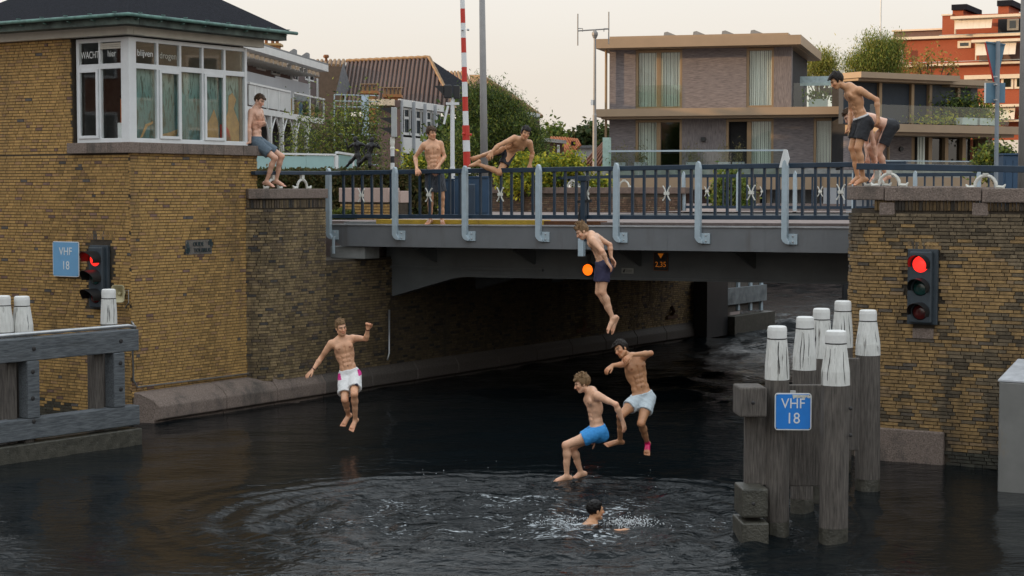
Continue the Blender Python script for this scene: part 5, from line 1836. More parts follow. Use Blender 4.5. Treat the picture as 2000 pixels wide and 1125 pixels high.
# hedge and bushes
def hedge(label, x0, x1, ytop, Y, dep, cols, n, seed, zb=3.25, name='hedge', size=.06, bulge=.1):
    a = W(x0, ytop, Y); b = W(x1, ytop, Y)
    rng = np.random.default_rng(seed)
    t = thing(name, label, 'hedge', Vector(((a.x + b.x) / 2, Y + dep / 2, zb)))
    X = rng.uniform(a.x, b.x, n); Yv = Y + dep * np.where(rng.random(n) < .55, rng.random(n) ** 3, rng.random(n))
    H = a.z - zb
    Z = zb + H * np.where(rng.random(n) < .3, 1 - rng.random(n) ** 2 * .15, rng.random(n)) + rng.normal(0, bulge * .5, n)
    leaf_cloud('foliage', np.stack([X, Yv, Z], 1), size, cols, t, seed=seed)
    mb = MB()
    for k in range(12):
        x = rng.uniform(a.x + .1, b.x - .1)
        mb.tube([(x, Y + dep * .5, zb - .2), (x + rng.uniform(-.2, .2), Y + dep * .5, zb + H * .5), (x + rng.uniform(-.3, .3), Y + dep * .5, zb + H * .9)], [.03, .022, .01], 5)
    part('stems', mb, m_bark, t)
    return t
hedge('clipped leafy hedge behind the left pier rail and low wall', 498, 850, 337, 40.5, 1.3, [(0.075, 0.085, 0.025), (0.05, 0.065, 0.02), (0.13, 0.10, 0.035), (0.10, 0.085, 0.03)], 22000, 61)
t = hedge('tuft of long grass at the pier end below the hedge', 640, 690, 420, 37.5, .6, [(0.14, 0.16, 0.03), (0.10, 0.12, 0.03)], 1600, 62, zb=3.2, name='grass_tuft', size=.07)
t['category'] = 'grass'
def bush(label, lobes, Y, cols, seed, ncl=60, per=60, sig=.13, size=.055, group=None):
    ells = [pe(*l, Y) for l in lobes]
    c = W(lobes[0][0], 412, Y); c.z = 3.2
    return tree('bush', label, c, ells, ncl, per, sig, size, cols, seed, group, 'bush', trunk_r=.04)
bush('yellow green bush behind the standing man', [(812, 335, 26, 35), (830, 372, 42, 48), (800, 390, 22, 40)], 45.5, G_YEL + G_MID, 63, 120, 90)
bush('sunlit yellow bush beyond the vaulting man', [(1020, 330, 24, 24), (1010, 352, 40, 24)], 50.5, G_YEL, 64, 70, 80)
bush('largest bright yellow green bush above the brick parapet', [(1085, 330, 40, 24), (1122, 322, 20, 22), (1060, 345, 45, 26), (1165, 366, 28, 20)], 50.5, G_YEL + G_YEL + G_MID[:1], 65, 150, 90)
bush('dark green bush seen through the far balustrade under the modern house', [(1428, 375, 32, 38), (1410, 395, 26, 26), (1448, 395, 22, 24)], 66, G_MID, 66, 80, 60, .16, .08)

# pale glass fence with white rail behind the hedge
gf = thing('glass_fence', 'pale turquoise glass fence with a white top rail behind the hedge', 'fence', W(590, 320, 46))
Fg = Fac(W(500, 320, 45), W(658, 320, 47))
Fg2 = Fac(W(658, 320, 47), W(704, 320, 52))
m_fg = M('frosted_turquoise_glass', (0.30, 0.47, 0.47), .25, var=.06, nscale=1.2)
for (F_, x0, x1, y0, y1) in ((Fg, 500, 540, 305, 340), (Fg, 541, 597, 305, 340), (Fg, 598, 652, 304, 340), (Fg2, 662, 690, 304, 340), (Fg2, 690.6, 702, 306, 340)):
    px_piece(F_, 'glass_panel', m_fg, gf, x0, y0, x1, y1, -.01, .01)
px_piece(Fg, 'top_rail', m_frame, gf, 498, 299, 655, 302.5, -.04, .04)
px_piece(Fg2, 'top_rail', m_frame, gf, 658, 299, 702, 303, -.04, .04)
px_piece(Fg, 'post', m_frame, gf, 653, 303, 659, 342, -.04, .04)
px_piece(Fg2, 'post', m_frame, gf, 687, 304, 690, 342, -.03, .03)

# bronze runners on a plinth
c = W(705, 335, 41.2); c.z = 3.3
rs = thing('bronze_sculpture', 'dark bronze sculpture of two running figures behind the railing', 'sculpture', c)
part('plinth', MB().box((c.x - .55, c.y - .3, 3.2), (c.x + .5, c.y + .3, W(705, 343, 41.2).z)), m_granite, rs, bevel=.02)

# ---------------------------------------------------------------- left flat block with white balconies
m_brn = M('dark_brown_cladding', (0.10, 0.072, 0.068), .8, var=.12, nscale=5)
m_brn2 = M('brown_brick_render', (0.15, 0.10, 0.088), .85, var=.15, nscale=9)
m_white = M('white_facade_paint', (0.58, 0.59, 0.58), .55, var=.07, nscale=2)
m_greyboard = M('grey_balcony_board', (0.34, 0.36, 0.385), .5, var=.06, nscale=1.5)
m_roofgrey = M('grey_flat_roof', (0.20, 0.205, 0.21), .8, var=.15)
A1 = W(485, 368, 70.0); A2 = W(632, 368, 82.9)
FB = Fac(A1, A2)                 # balcony fronts
FWl = Fac(A1, A2, -1.5)          # the wall behind
ba = thing('apartment_block', 'white balconied apartment block behind the tower with brown upper walls', 'building', Vector((A1.x - 3, A1.y, 3.3)))
s_end = FB.at(632, 250)[0]
s_w = FWl.at(622, 150)[0]
part('wall', FWl.box(MB(), -3, s_w, 3.3, 9.42, -7, 0), m_brn2, ba)
part('side_screen', FWl.box(MB(), FWl.at(569, 140)[0], s_w - .02, 7.3, 9.4, .002, .04), m_brn, ba)
mb = MB(); FB.box(mb, -3, s_end + .2, 9.42, 9.72, -.35, .2); part('eave_fascia', mb, m_white, ba)
mb = MB().prism([FB.pt(-3, 9.73, .2), FB.pt(s_end + .2, 9.73, .2), FB.pt(s_end + .2, 10.3, -6.5), FB.pt(-3, 10.3, -6.5)], (0, 0, .06))
part('roof', mb, m_roofgrey, ba)
for k in range(22):
    a = -2 + k * .75
    if a < s_end:
        part('rafter_end', FWl.box(MB(), a, a + .12, 9.2, 9.40, .01, 1.3), m_white, ba)
part('balcony_floor', FB.box(MB(), -3, s_end, 6.98, 7.22, -1.5, .05), m_white, ba)
sp = [FB.at(x, 190)[0] for x in (486, 497, 522, 544, 566, 572.5, 605, 632)]
part('balcony_board', FB.box(MB(), sp[1], sp[4] + .1, 8.22, 8.72, -.62, -.56), m_greyboard, ba)
part('balcony_board', FB.box(MB(), sp[5] - .3, sp[7] + .1, 8.0, 8.85, -.75, -.70), m_greyboard, ba)
for i, (a, b) in enumerate(((0, 1), (1, 2), (2, 3), (3, 4))):
    pn = part('balcony_panel', FB.box(MB(), sp[a] + .05, sp[b] - .05, 7.30, 8.06, -.03, .0), m_white, ba)
    nsl = 9
    for k in range(nsl):
        x = sp[a] + .06 + (sp[b] - sp[a] - .12) * (k + .5) / nsl
        part('slat', FB.box(MB(), x - .06, x + .06, 7.28, 8.08, .001, .02), m_white, pn)
part('balcony_rail', FB.box(MB(), sp[0], sp[4], 8.10, 8.18, -.05, .05), m_white, ba)
part('balcony_rail', FB.box(MB(), sp[5], sp[7] + .1, 8.10, 8.17, -.05, .05), m_white, ba)
for x in (sp[1], sp[2], sp[3], sp[4] + .02, sp[5], sp[6], sp[7]):
    part('baluster_post', FB.box(MB(), x - .04, x + .04, 7.22, 8.1, -.04, .03), m_white, ba)
part('glass_balustrade', FB.box(MB(), sp[5] + .05, sp[7], 7.3, 8.08, -.01, .01), m_glass_green, ba)
rngp = random.Random(3)
for k in range(9):
    x = sp[5] + .4 + (sp[7] - sp[5] - .9) * rngp.random()
    part('balcony_plant', FB.box(MB(), x - .18, x + .18, 7.24, 7.6 + .4 * rngp.random(), -.4, -.15), [m_oc, M('blue_pot%d' % k, (.06, .16, .26), .6), M('plant%d' % k, (.06, .10, .03), .8)][k % 3], ba, bevel=.08)
for x0, y0, x1, y1 in ((500, 114, 517, 137), (529, 124, 545, 147), (569, 133, 580, 158), (594, 139, 611, 158)):
    a0, a1, z0, z1 = FWl.px(x0, y0, x1, y1)
    w_ = part('window', FWl.box(MB(), a0, a1, z0, z1, .0, .06), m_white, ba)
    part('pane', FWl.box(MB(), a0 + .1, (a0 + a1) / 2 - .04, z0 + .08, z1 - .08, .062, .07), m_glass_dark, w_)
    part('pane', FWl.box(MB(), (a0 + a1) / 2 + .04, a1 - .1, z0 + .08, z1 - .08, .062, .07), m_glass_dark, w_)
for x in (565, 600, 616):
    a0 = FWl.at(x, 140)[0]
    part('downpipe', FWl.box(MB(), a0 - .05, a0 + .05, 7.2, 9.4, .05, .13), m_white, ba)
for px in (528, 551, 577, 600):
    a0 = FB.at(px, 270)[0]
    mb = MB(); FB.box(mb, a0 - .09, a0 + .09, 3.4, 6.97, -.12, .06)
    col_ = part('column', mb, m_white, ba)
    mb = MB()
    for sg in (-1, 1):
        mb.tube([FB.pt(a0 + sg * .09, 5.9, -.03), FB.pt(a0 + sg * .35, 6.45, -.03), FB.pt(a0 + sg * .9, 6.96, -.03)], .045, 5)
    part('bracket', mb, m_white, col_)
part('ground_floor_wall', FWl.box(MB(), -2.9, s_w - .1, 3.3, 6.9, .002, .06), m_dark, ba)
ch = FB.at(530, 95)[0]
m_chb = M('orange_chimney_brick', (0.33, 0.145, 0.055), .9, var=.2, nscale=12)
cp = W(530, 95, 78)
part('chimney', MB().box((cp.x - .42, cp.y - .4, 9.6), (cp.x + .36, cp.y + .4, cp.z + .1)), m_chb, ba)
part('chimney_cap', MB().box((cp.x - .52, cp.y - .5, cp.z + .102), (cp.x + .46, cp.y + .5, cp.z + .2)), m_oc, ba)
for dx in (-.22, .06, .26):
    part('chimney_pot', MB().lathe([(.07, 0), (.07, .2), (.12, .21), (.12, .27)], (cp.x + dx, cp.y, cp.z + .2), 8), m_rust, ba)
for px, py in ((560, 105), (585, 112)):
    p = W(px, py, 82)
    part('skylight', MB().prism([(p.x - .55, p.y, p.z - .35), (p.x + .38, p.y, p.z - .35), (p.x + .38, p.y, p.z + .22), (p.x + .30, p.y, p.z + .22)], (0, .8, 0)), m_roofgrey, ba)

# roof scrap beyond the tower at the left edge
c = W(20, 30, 60)
hb_ = thing('brick_house', 'distant brown brick house top left of the tower roof with a flue and dish', 'house', Vector((c.x, 60, 3.3)))
part('wall', MB().box((c.x - 4, 60, 3.3), (W(26, 30, 60).x, 64, W(10, 26, 60).z)), m_brn2, hb_)
part('parapet', MB().box((c.x - 4, 59.9, W(10, 42, 60).z), (W(34, 30, 60).x, 59.998, W(10, 27, 60).z)), m_white, hb_)
part('chimney', MB().box((W(18, 10, 60).x, 60.5, 9), (W(62, 10, 60).x, 61.5, W(40, 14, 60).z)), m_chb, hb_)
part('cowl', MB().box((W(22, 10, 60).x, 60.3, W(40, 13, 60).z), (W(58, 10, 60).x, 61.3, W(40, 5, 60).z)), m_roofgrey, hb_)
part('dish', MB().lathe([(.02, 0), (.12, .04), (.16, .09)], W(53, 6, 59.9), 12, axis=(.2, -1, .2)), m_frame, hb_)
part('flue', MB().lathe([(.11, 0), (.11, 5)], W(79, 40, 60.2) , 10), m_white, hb_)

# ---------------------------------------------------------------- tiled roofs
m_tile_d = M('brown_roof_tile', (0.105, 0.052, 0.034), .6, col2=(0.07, 0.039, 0.028), nscale=8, stretch=(1, 1, 1))
m_tile_v = M('dark_tile_valley', (0.028, 0.018, 0.015), .8)
m_tile_e = M('golden_brown_tile_edge', (0.24, 0.15, 0.075), .8, var=.2, nscale=6)  # lighter golden brown for edges and some tile rows
m_tile_o = M('orange_roof_tile', (0.42, 0.125, 0.035), .75, var=.2, nscale=6)
m_tile_o2 = M('brown_orange_roof_tile', (0.24, 0.085, 0.035), .75, var=.25, nscale=4)

def tiled(parent, r0, r1, e0, e1, n, mat, mat2=None, rad=.06, name='roof', clip=None):
    """a roof face from ridge r0-r1 to eave e0-e1 with n rolled tile rows running down it"""
    r0, r1, e0, e1 = map(Vector, (r0, r1, e0, e1))
    nn = (r1 - r0).cross(e0 - r0).normalized()
    if nn.z < 0: nn = -nn
    rf = part(name, MB().prism([r0, r1, e1, e0], -nn * .12), mat, parent)
    for k in range(n):
        f = (k + .5) / n
        a = r0.lerp(r1, f); b = e0.lerp(e1, f)
        m_ = 5
        pts = []
        for q in range(m_ + 1):
            pts.append(a.lerp(b, q / m_) + nn * (.02 + .02 * (q % 2)))
        part('tile_row', MB().tube(pts, rad, 6), mat2 or mat, rf)
    return rf

hc = thing('tiled_house', 'house with a large dark brown tiled hip roof behind the white panelled building', 'house', W(770, 250, 92))
R1 = W(677, 121, 95); R2 = W(838, 114, 92)
E1 = W(660, 215, 90.0); E2m = W(826, 215, 87.2); E2 = W(893, 222, 86.5)
tiled(hc, R1, R2, E1, E2m, 20, m_tile_v, m_tile_d, rad=.075)
# right of the ridge the rows end on the hip
rf = part('roof', MB().prism([R2, E2, E2m], Vector((0, .12, -.05))), m_tile_v, hc)
for k in range(7):
    f = (k + .5) / 7.5
    a = R2.lerp(E2, f); b = E2m.lerp(E2, f)
    part('tile_row', MB().tube([a + Vector((0, -.05, .03)), b + Vector((0, -.05, .03))], .075, 6), m_tile_d, rf)
part('ridge_tiles', MB().tube([R1.lerp(R2, k / 24) + Vector((0, 0, .05 + .03 * (k % 2))) for k in range(25)], .10, 6), m_tile_e, hc)
part('hip_tiles', MB().tube([R2.lerp(E2, k / 20) + Vector((0, -.03, .05 + .03 * (k % 2))) for k in range(21)], .10, 6), m_tile_e, hc)
part('roof', MB().prism([R2, E2, E2 + Vector((3.0, 6, 0))], Vector((0, .1, -.1))), m_slate, hc)
part('wall', MB().box((E1.x + .3, E1.y + .5, 3.3), (E2.x - .3, E1.y + 7, E1.z - .3)), m_brn2, hc)

hd_ = thing('tiled_house', 'dark gabled house with pantile ridge between the white block and the big roof', 'house', W(650, 250, 90))
p0, p1 = W(600, 119, 97), W(675, 118, 96)
b0, b1 = W(596, 126, 95), W(673, 130, 94)
part('wall', MB().prism([W(598, 127, 95), W(671, 130, 94), W(671, 300, 94), W(598, 300, 95)], (0, 4, 0)), M('black_brown_boards', (0.030, 0.024, 0.022), .8, var=.3, nscale=6), hd_)
tiled(hd_, p0, p1, b0, b1, 9, m_tile_d, m_tile_e, rad=.09)
part('gable_roof', MB().prism([W(672, 118, 96), W(691, 185, 92), W(655, 185, 90), W(668, 130, 92)], (0, .2, 0)), M('grey_slate', (0.10, 0.10, 0.105), .8, var=.2), hd_)
vp = W(637, 118, 95.5)
part('flue', MB().lathe([(.07, -.2), (.07, .12), (.14, .14), (.16, .22), (.12, .3)], vp, 10), m_rust, hd_)

he = thing('tiled_house', 'houses with brown and orange roofs stepping down behind the tall green tree', 'house', W(960, 250, 98))
tiled(he, W(852, 127, 99), W(905, 160, 96), W(850, 165, 95), W(905, 200, 94), 6, m_tile_o, m_tile_o, rad=.07)
tiled(he, W(872, 141, 103), W(912, 141, 102), W(880, 190, 99), W(935, 205, 98), 6, m_tile_d, m_tile_e, rad=.08)
tiled(he, W(918, 148, 105), W(940, 148, 104), W(920, 230, 100), W(1058, 228, 98), 10, m_tile_d, m_tile_e, rad=.06)
part('verge', MB().tube([W(940, 147, 103.8), W(1000, 186, 100.8), W(1058, 227, 97.8)], .10, 6), m_tile_e, he)
part('wall', MB().prism([W(925, 232, 100), W(1053, 226, 98), W(1060, 330, 98), W(925, 330, 100)], (0, 4, 0)), m_brn2, he)
part('fascia', MB().bar(W(1030, 222, 97.8), W(1054, 226, 97.5), .1, .2), m_white, he)

# white panelled building with chimneys
F1 = Fac(W(782, 300, 66), W(868, 300, 71.3))
wb_ = thing('panelled_building', 'low building with white panels and blue grey mullions behind the standing man', 'building', F1.pt(0, 3.3))
zt0 = F1.at(782, 193)[1]
sE = F1.at(868, 240)[0]
part('core', F1.box(MB(), .05, sE, 3.3, zt0 - .05, -.9, -.3), m_dark, wb_)
part('end_wall', MB().box((W(735, 260, 65.8).x, 65.9, 3.3), (W(781.6, 260, 65.8).x, 66.3, zt0 - .05)), m_brn2, wb_)
part('cream_fascia', MB().box((W(716, 199, 65.5).x, 65.4, W(740, 206, 65.5).z), (W(770, 199, 65.5).x, 66.2, W(740, 194, 65.5).z)), M('cream_fascia', (0.62, 0.50, 0.36), .6), wb_)
zs4 = [zt0, F1.at(782, 207)[1], F1.at(782, 262)[1], F1.at(782, 267)[1], F1.at(782, 299)[1]]
ss = [0.0] + [F1.at(x, 240)[0] for x in (806, 828, 848)] + [sE]
for a, b in zip(ss[:-1], ss[1:]):
    part('panel', F1.box(MB(), a + .04, b - .04, zs4[1], zs4[0], -.1, .0), m_white, wb_)
    part('panel', F1.box(MB(), a + .04, b - .04, zs4[4], zs4[3], -.1, .0), m_white, wb_)
    w_ = part('window', F1.box(MB(), a + .06, b - .06, zs4[2], zs4[1] - .02, -.16, -.12), m_white, wb_)
    m_ = (a + b) / 2 + .1
    part('pane', F1.box(MB(), a + .14, m_ - .05, zs4[2] + .1, zs4[1] - .10, -.118, -.11), m_glass_dark, w_)
    zm = zs4[2] + (zs4[1] - zs4[2]) * .62
    part('pane', F1.box(MB(), m_ + .05, b - .14, zs4[2] + .1, zm - .05, -.118, -.11), m_glass_dark, w_)
    part('pane', F1.box(MB(), m_ + .05, b - .14, zm + .05, zs4[1] - .10, -.118, -.11), m_glass_dark, w_)
for a in ss:
    part('mullion', F1.box(MB(), a - .05, a + .05, 4.6, zs4[0] - .05, -.02, .10), m_greyboard, wb_)
part('soffit_panel', F1.box(MB(), .05, sE, 4.4, zs4[4] - .02, -.9, -.3), m_greyboard, wb_)
for x0, x1, yt, yb, npot in ((704, 738, 179, 196, 4), (747, 784, 186, 196, 5)):
    Y = 68.5
    a = W(x0, yt, Y); b = W(x1, yb, Y)
    part('chimney', MB().box((a.x + .1, Y, b.z - 1), (b.x - .1, Y + .8, a.z - .08)), m_chb, wb_)
    part('chimney_cap', MB().box((a.x, Y - .1, a.z - .078), (b.x, Y + .9, a.z + .03)), m_chb, wb_)
    for k in range(npot):
        x = a.x + (b.x - a.x) * (k + .5) / npot
        part('chimney_pot', MB().lathe([(.06, 0), (.05, .2), (.03, .21), (.03, .25), (.13, .26), (.11, .29)], (x, Y + .3, a.z + .03), 8), m_tile_e, wb_)
# white metal stair frame among the leaves
c = W(680, 230, 64)
sf = thing('steel_stair', 'pale tubular escape stair half hidden by the dark tree', 'stair', Vector((c.x, 64, 3.3)))
for px in (653, 674, 719):
    part('upright', MB().tube([W(px, 185, 64), W(px, 335, 64)], .025, 5), m_post, sf)
for py in (185, 197, 208, 240, 262, 300, 320):
    part('rung', MB().tube([W(653, py, 64), W(740, py + 2, 64)], .02, 5), m_post, sf)
part('screen', MB().box((W(706, 190, 64.5).x, 64.5, W(706, 265, 64.5).z), (W(719, 190, 64.5).x, 64.6, W(706, 187, 64.5).z)), M('pale_blue_screen', (0.45, 0.55, 0.66), .5), sf)

# small orange roofed houses far off
h1 = thing('small_house', 'small brick house with a bright orange tiled roof far behind the yellow bushes', 'house', W(1095, 330, 88))
part('wall', MB().prism([W(1064, 277, 86), W(1101, 281, 87), W(1101, 340, 87), W(1064, 340, 86)], (0, 3, 0)), M('purple_brick', (0.20, 0.11, 0.085), .9, var=.15, nscale=14), h1)
part('fascia', MB().bar(W(1062, 273, 85.9), W(1102, 277.5, 86.9), .3, .16), m_white, h1)
tiled(h1, W(1074, 269, 90), W(1106, 270, 90), W(1101.5, 312, 87), W(1126, 308, 88), 6, m_tile_o, m_tile_o, rad=.07)
tiled(h1, W(1106, 270, 90), W(1128, 273, 91), W(1122, 296, 89), W(1134, 284, 90), 5, m_tile_o, m_tile_o, rad=.06, name='rear_roof')
w_ = part('window', MB().box((W(1088, 300, 86.4).x, 86.3, W(1088, 312, 86.4).z), (W(1093, 300, 86.4).x, 86.45, W(1088, 283, 86.4).z)), m_white, h1)
part('dormer', MB().box((W(1116, 290, 88).x, 88, W(1116, 284, 88).z), (W(1124, 290, 88).x, 88.6, W(1116, 276, 88).z)), m_slate, h1)
h2 = thing('small_house', 'house with a broad brown orange roof left of the modern house', 'house', W(1165, 330, 86))
tiled(h2, W(1185, 271, 90), W(1215, 271, 90), W(1134, 322, 85), W(1215, 324, 85), 12, m_tile_o2, m_tile_o2, rad=.05)
part('wall', MB().prism([W(1140, 324, 85.4), W(1215, 325, 85.4), W(1215, 360, 85.4), W(1140, 360, 85.4)], (0, 4, 0)), m_white, h2)
part('dormer', MB().box((W(1180, 310, 84.8).x, 84.8, W(1180, 325, 84.8).z), (W(1200, 310, 84.8).x, 87, W(1180, 300, 84.8).z)), m_slate, h2)
h3 = thing('small_house', 'low white outbuilding between the two orange roofed houses', 'house', W(1140, 330, 92))
part('wall', MB().box((W(1118, 300, 92).x, 92, 3.3), (W(1160, 300, 92).x, 95, W(1140, 289, 92).z)), m_white, h3)
part('roof', MB().box((W(1116, 300, 92).x, 91.8, W(1140, 288.8, 92).z), (W(1162, 300, 92).x, 95, W(1140, 284, 92).z)), m_roofgrey, h3)

# ---------------------------------------------------------------- modern house
m_mbrick = M('long_grey_brick', (0.10, 0.088, 0.092), .85, col2=(0.25, 0.218, 0.218), nscale=4, stretch=(.9, .9, 9), detail=5, bump=.5, bscale=5)
m_vbrick = M('upright_grey_brick', (0.105, 0.092, 0.095), .85, col2=(0.25, 0.218, 0.215), nscale=4, stretch=(9, 9, .9), detail=5, bump=.5, bscale=5)
m_beige = M('beige_metal_fascia', (0.30, 0.215, 0.138), .45, var=.05, nscale=1.5)
m_bframe = M('bronze_window_frame', (0.27, 0.185, 0.105), .4, metal=.3, var=.05)
m_curt = M('pale_curtain', (0.66, 0.70, 0.64), .9, var=.18, nscale=10, stretch=(3, 3, .08))
m_blind = M('navy_blind', (0.020, 0.030, 0.045), .7, var=.1)
FM = Fac(W(1190, 300, 82.0), W(1560, 300, 79.8))
mo = thing('modern_house', 'flat roofed modern house in grey brick with beige roof edges and tall windows', 'house', FM.pt(4, 3.0))
SM = lambda x: FM.at(x, 250)[0]
zM = lambda y, x=1380: FM.at(x, y)[1]
zr1, zr0 = FM.at(1190, 75)[1] - .1, FM.at(1190, 94)[1] - .1
zs1, zs0 = FM.at(1190, 215)[1], FM.at(1190, 234)[1]
zfl, zp1, zp0 = FM.at(1190, 331)[1], FM.at(1190, 347)[1], FM.at(1190, 370)[1]
sL, sR = 0.0, SM(1545)
sR2 = SM(1640)
part('core', FM.box(MB(), .15, sR - .15, 2.5, zr0, -9, -.45), m_dark, mo)
part('core', FM.box(MB(), sR - .14, sR2 - .15, 2.5, zs0, -9, -.45), m_dark, mo)
# roof and floor slabs
part('roof_edge', FM.box(MB(), SM(1170) , SM(1567), zr1 - .42, zr1, -9.5, 1.0), m_beige, mo)
part('roof_edge', FM.box(MB(), SM(1178), SM(1556), zr0, zr1 - .421, -9.5, .75), m_beige, mo)
part('roof_cap', FM.box(MB(), SM(1196), SM(1541), zr1 + .001, zr1 + .12, -9, .7), m_beige, mo)
part('floor_edge', FM.box(MB(), SM(1169), SM(1652), zs1 - .34, zs1, -3, 1.1), m_beige, mo)
part('floor_edge', FM.box(MB(), SM(1181), SM(1645), zs0, zs1 - .341, -3, .8), m_beige, mo)
part('terrace_edge', FM.box(MB(), SM(1188), SM(1660), zp0, zp1, -3, 2.2), m_beige, mo)
part('floor', FM.box(MB(), .1, sR2, zp1 + .001, zfl, -8, 2.0), m_concrete, mo)
def wallpiece(x0, x1, z0, z1, mat=m_mbrick):
    part('brick_wall', FM.box(MB(), SM(x0), SM(x1), z0, z1, -.44, 0), mat, mo)
wallpiece(1190, 1241, zs1, zr0); wallpiece(1332, 1457, zs1, zr0); wallpiece(1510.5, 1545, zs1, zr0, m_vbrick)
wallpiece(1190, 1241, zfl, zs0); wallpiece(1332, 1418, zfl, zs0, m_vbrick); wallpiece(1511, 1589, zfl, zs0)
def mwin(xs, z0, z1, curtains=(), open_=(), dark=()):
    ss_ = [SM(x) for x in xs]
    fr = MB()
    for i, s_ in enumerate(ss_):
        w2 = .10 if 0 < i < len(ss_) - 1 else .07
        FM.box(fr, s_ - w2, s_ + w2, z0 + .12, z1 - .12, -.22, -.04)
    FM.box(fr, ss_[0] - .07, ss_[-1] + .07, z1 - .119, z1, -.22, -.04)
    FM.box(fr, ss_[0] - .07, ss_[-1] + .07, z0, z0 + .119, -.22, -.04)
    w_ = part('window', fr, m_bframe, mo, bevel=.01)
    for i, (a, b) in enumerate(zip(ss_[:-1], ss_[1:])):
        if i in open_:
            continue
        part('pane', FM.box(MB(), a + .08, b - .08, z0 + .12, z1 - .12, -.15, -.14), m_glass_dark if i in dark else m_glass, w_)
        if i in curtains:
            n_ = 11
            mb = MB()
            for k in range(n_):
                x0 = a + .06 + (b - a - .12) * k / n_; x1 = a + .06 + (b - a - .12) * (k + 1) / n_
                FM.box(mb, x0 + .01, x1 - .01, z0 + .1, z1 - .1, -.34 - .05 * (k % 2), -.30 - .05 * (k % 2))
            part('curtain', mb, m_curt, w_)
mwin((1243, 1286, 1330), zs1 + .02, zr0 - .02, (0, 1))
mwin((1459, 1509), zs1 + .02, zr0 - .02, (0,))
mwin((1243, 1286, 1330), zfl + .02, zs0 - .02, (0,), dark=(1,))
mwin((1420, 1463, 1509), zfl + .02, zs0 - .02, (1,), open_=(0,))
mwin((1591, 1628, 1639), zfl + .02, zs0 - .02, (0,))
# hanging glass guard outside the upper left window, glass along the terrace
part('glass_guard', FM.box(MB(), SM(1242), SM(1331), zM(210), zM(165), .03, .05), m_glass_green, mo)
FT = Fac(FM.p, FM.p + FM.d, 2.15)
gp_ = [1188, 1247, 1306, 1365, 1424, 1482, 1536]
for a, b in zip(gp_[:-1], gp_[1:]):
    part('glass_guard', FT.box(MB(), FT.at(a, 310)[0] + .02, FT.at(b, 310)[0] - .02, zp1 + .02, FT.at(1400, 295)[1] - .02, -.01, .01), m_glass_green, mo)
part('guard_rail', FT.box(MB(), FT.at(1188, 310)[0], FT.at(1536, 310)[0], FT.at(1400, 295)[1] - .018, FT.at(1400, 292.5)[1], -.03, .03), m_post, mo)
part('end_screen', FM.box(MB(), SM(1188), SM(1204), zfl, FM.at(1190, 270)[1], 1.2, 1.25), M('milky_green_screen', (0.34, 0.47, 0.42), .3), mo)
# plinth under the terrace
part('plinth_wall', FM.box(MB(), .1, SM(1390), 2.5, zp0 - .002, -1.0, 1.0), m_brn2, mo)
part('plinth_wall', FM.box(MB(), SM(1512), SM(1660), 2.5, zp0 - .002, -1.0, .2), m_greyboard, mo)
for x in (1404, 1488, 1510):
    part('pillar', FM.box(MB(), SM(x) - .1, SM(x) + .1, 2.5, zp0 - .002, 1.2, 1.4), m_beige, mo)
part('downpipe', MB().tube([FM.pt(-.12, zs1, .2), FM.pt(-.12, zr0, .2)], .06, 8), m_bframe, mo)
part('downpipe', MB().tube([FM.pt(-.12, zfl, .2), FM.pt(-.12, zs0, .2)], .06, 8), m_bframe, mo)
part('wall_lamp', FM.box(MB(), SM(1374) - .1, SM(1374) + .1, zM(276), zM(268), .001, .16), m_black, mo)
for px in (1300, 1358, 1415, 1472):
    a0 = SM(px); 
    z_ = zr1 + .121
    part('solar_panel', MB().prism([FM.pt(a0 - .4, z_, -1.5), FM.pt(a0 + .65, z_, -1.5), FM.pt(a0 - .2, z_ + .36, -1.5), FM.pt(a0 - .35, z_ + .33, -1.5)], FM.n * -1.6), m_roofgrey, mo)
rngq = np.random.default_rng(4)
for px, w_ in ((1225, 24), (1264, 18), (1363, 22), (1425, 14), (1452, 12)):
    c_ = FM.pt(SM(px), zfl + .45, 1.6)
    L = np.array(c_) + rngq.normal(size=(420, 3)) * np.array((w_ / 43 * .42, .18, .32))
    L[:, 2] = np.maximum(L[:, 2], zfl + .05)
    leaf_cloud('terrace_grass', L, .07, [(0.17, 0.14, 0.06), (0.11, 0.11, 0.04), (0.20, 0.17, 0.08)], mo, droop=-1.5, aspect=.2, seed=px, kind='stuff')
    part('planter', FM.box(MB(), SM(px) - .25, SM(px) + .25, zfl, zfl + .3, 1.4, 1.8), m_greyboard, mo)

# lower wing to the right
FL_ = Fac(W(1640, 300, 76.0), W(1930, 300, 80.5))
lwg = thing('modern_house', 'low modern wing with navy blinds and planted terraces behind the right pier', 'house', FL_.pt(5, 3.0))
SL = lambda x: FL_.at(x, 230)[0]
zL = lambda y, x=1760: FL_.at(x, y)[1]
part('core', FL_.box(MB(), SL(1700), SL(1912), 2.5, zL(163), -2.5, -.5), m_dark, lwg)
part('roof_edge', FL_.box(MB(), SL(1650), SL(1842), zL(158), zL(147), -.5, 1.0), m_beige, lwg)
part('roof_edge', FL_.box(MB(), SL(1654), SL(1838), zL(163), zL(158) - .002, -.5, .7), m_beige, lwg)
part('roof_edge', FL_.box(MB(), SL(1838.5), SL(1930), zL(163), zL(152), -8, .6), m_beige, lwg)
part('roof_edge', FL_.box(MB(), SL(1842), SL(1918), zL(167), zL(163) - .002, -8, .4), m_beige, lwg)
part('floor_edge', FL_.box(MB(), SL(1660), SL(1942), zL(261), zL(246), -.3, 1.9), m_beige, lwg)
part('floor_edge', FL_.box(MB(), SL(1665), SL(1932), zL(267), zL(261) - .002, -.3, 1.5), m_beige, lwg)
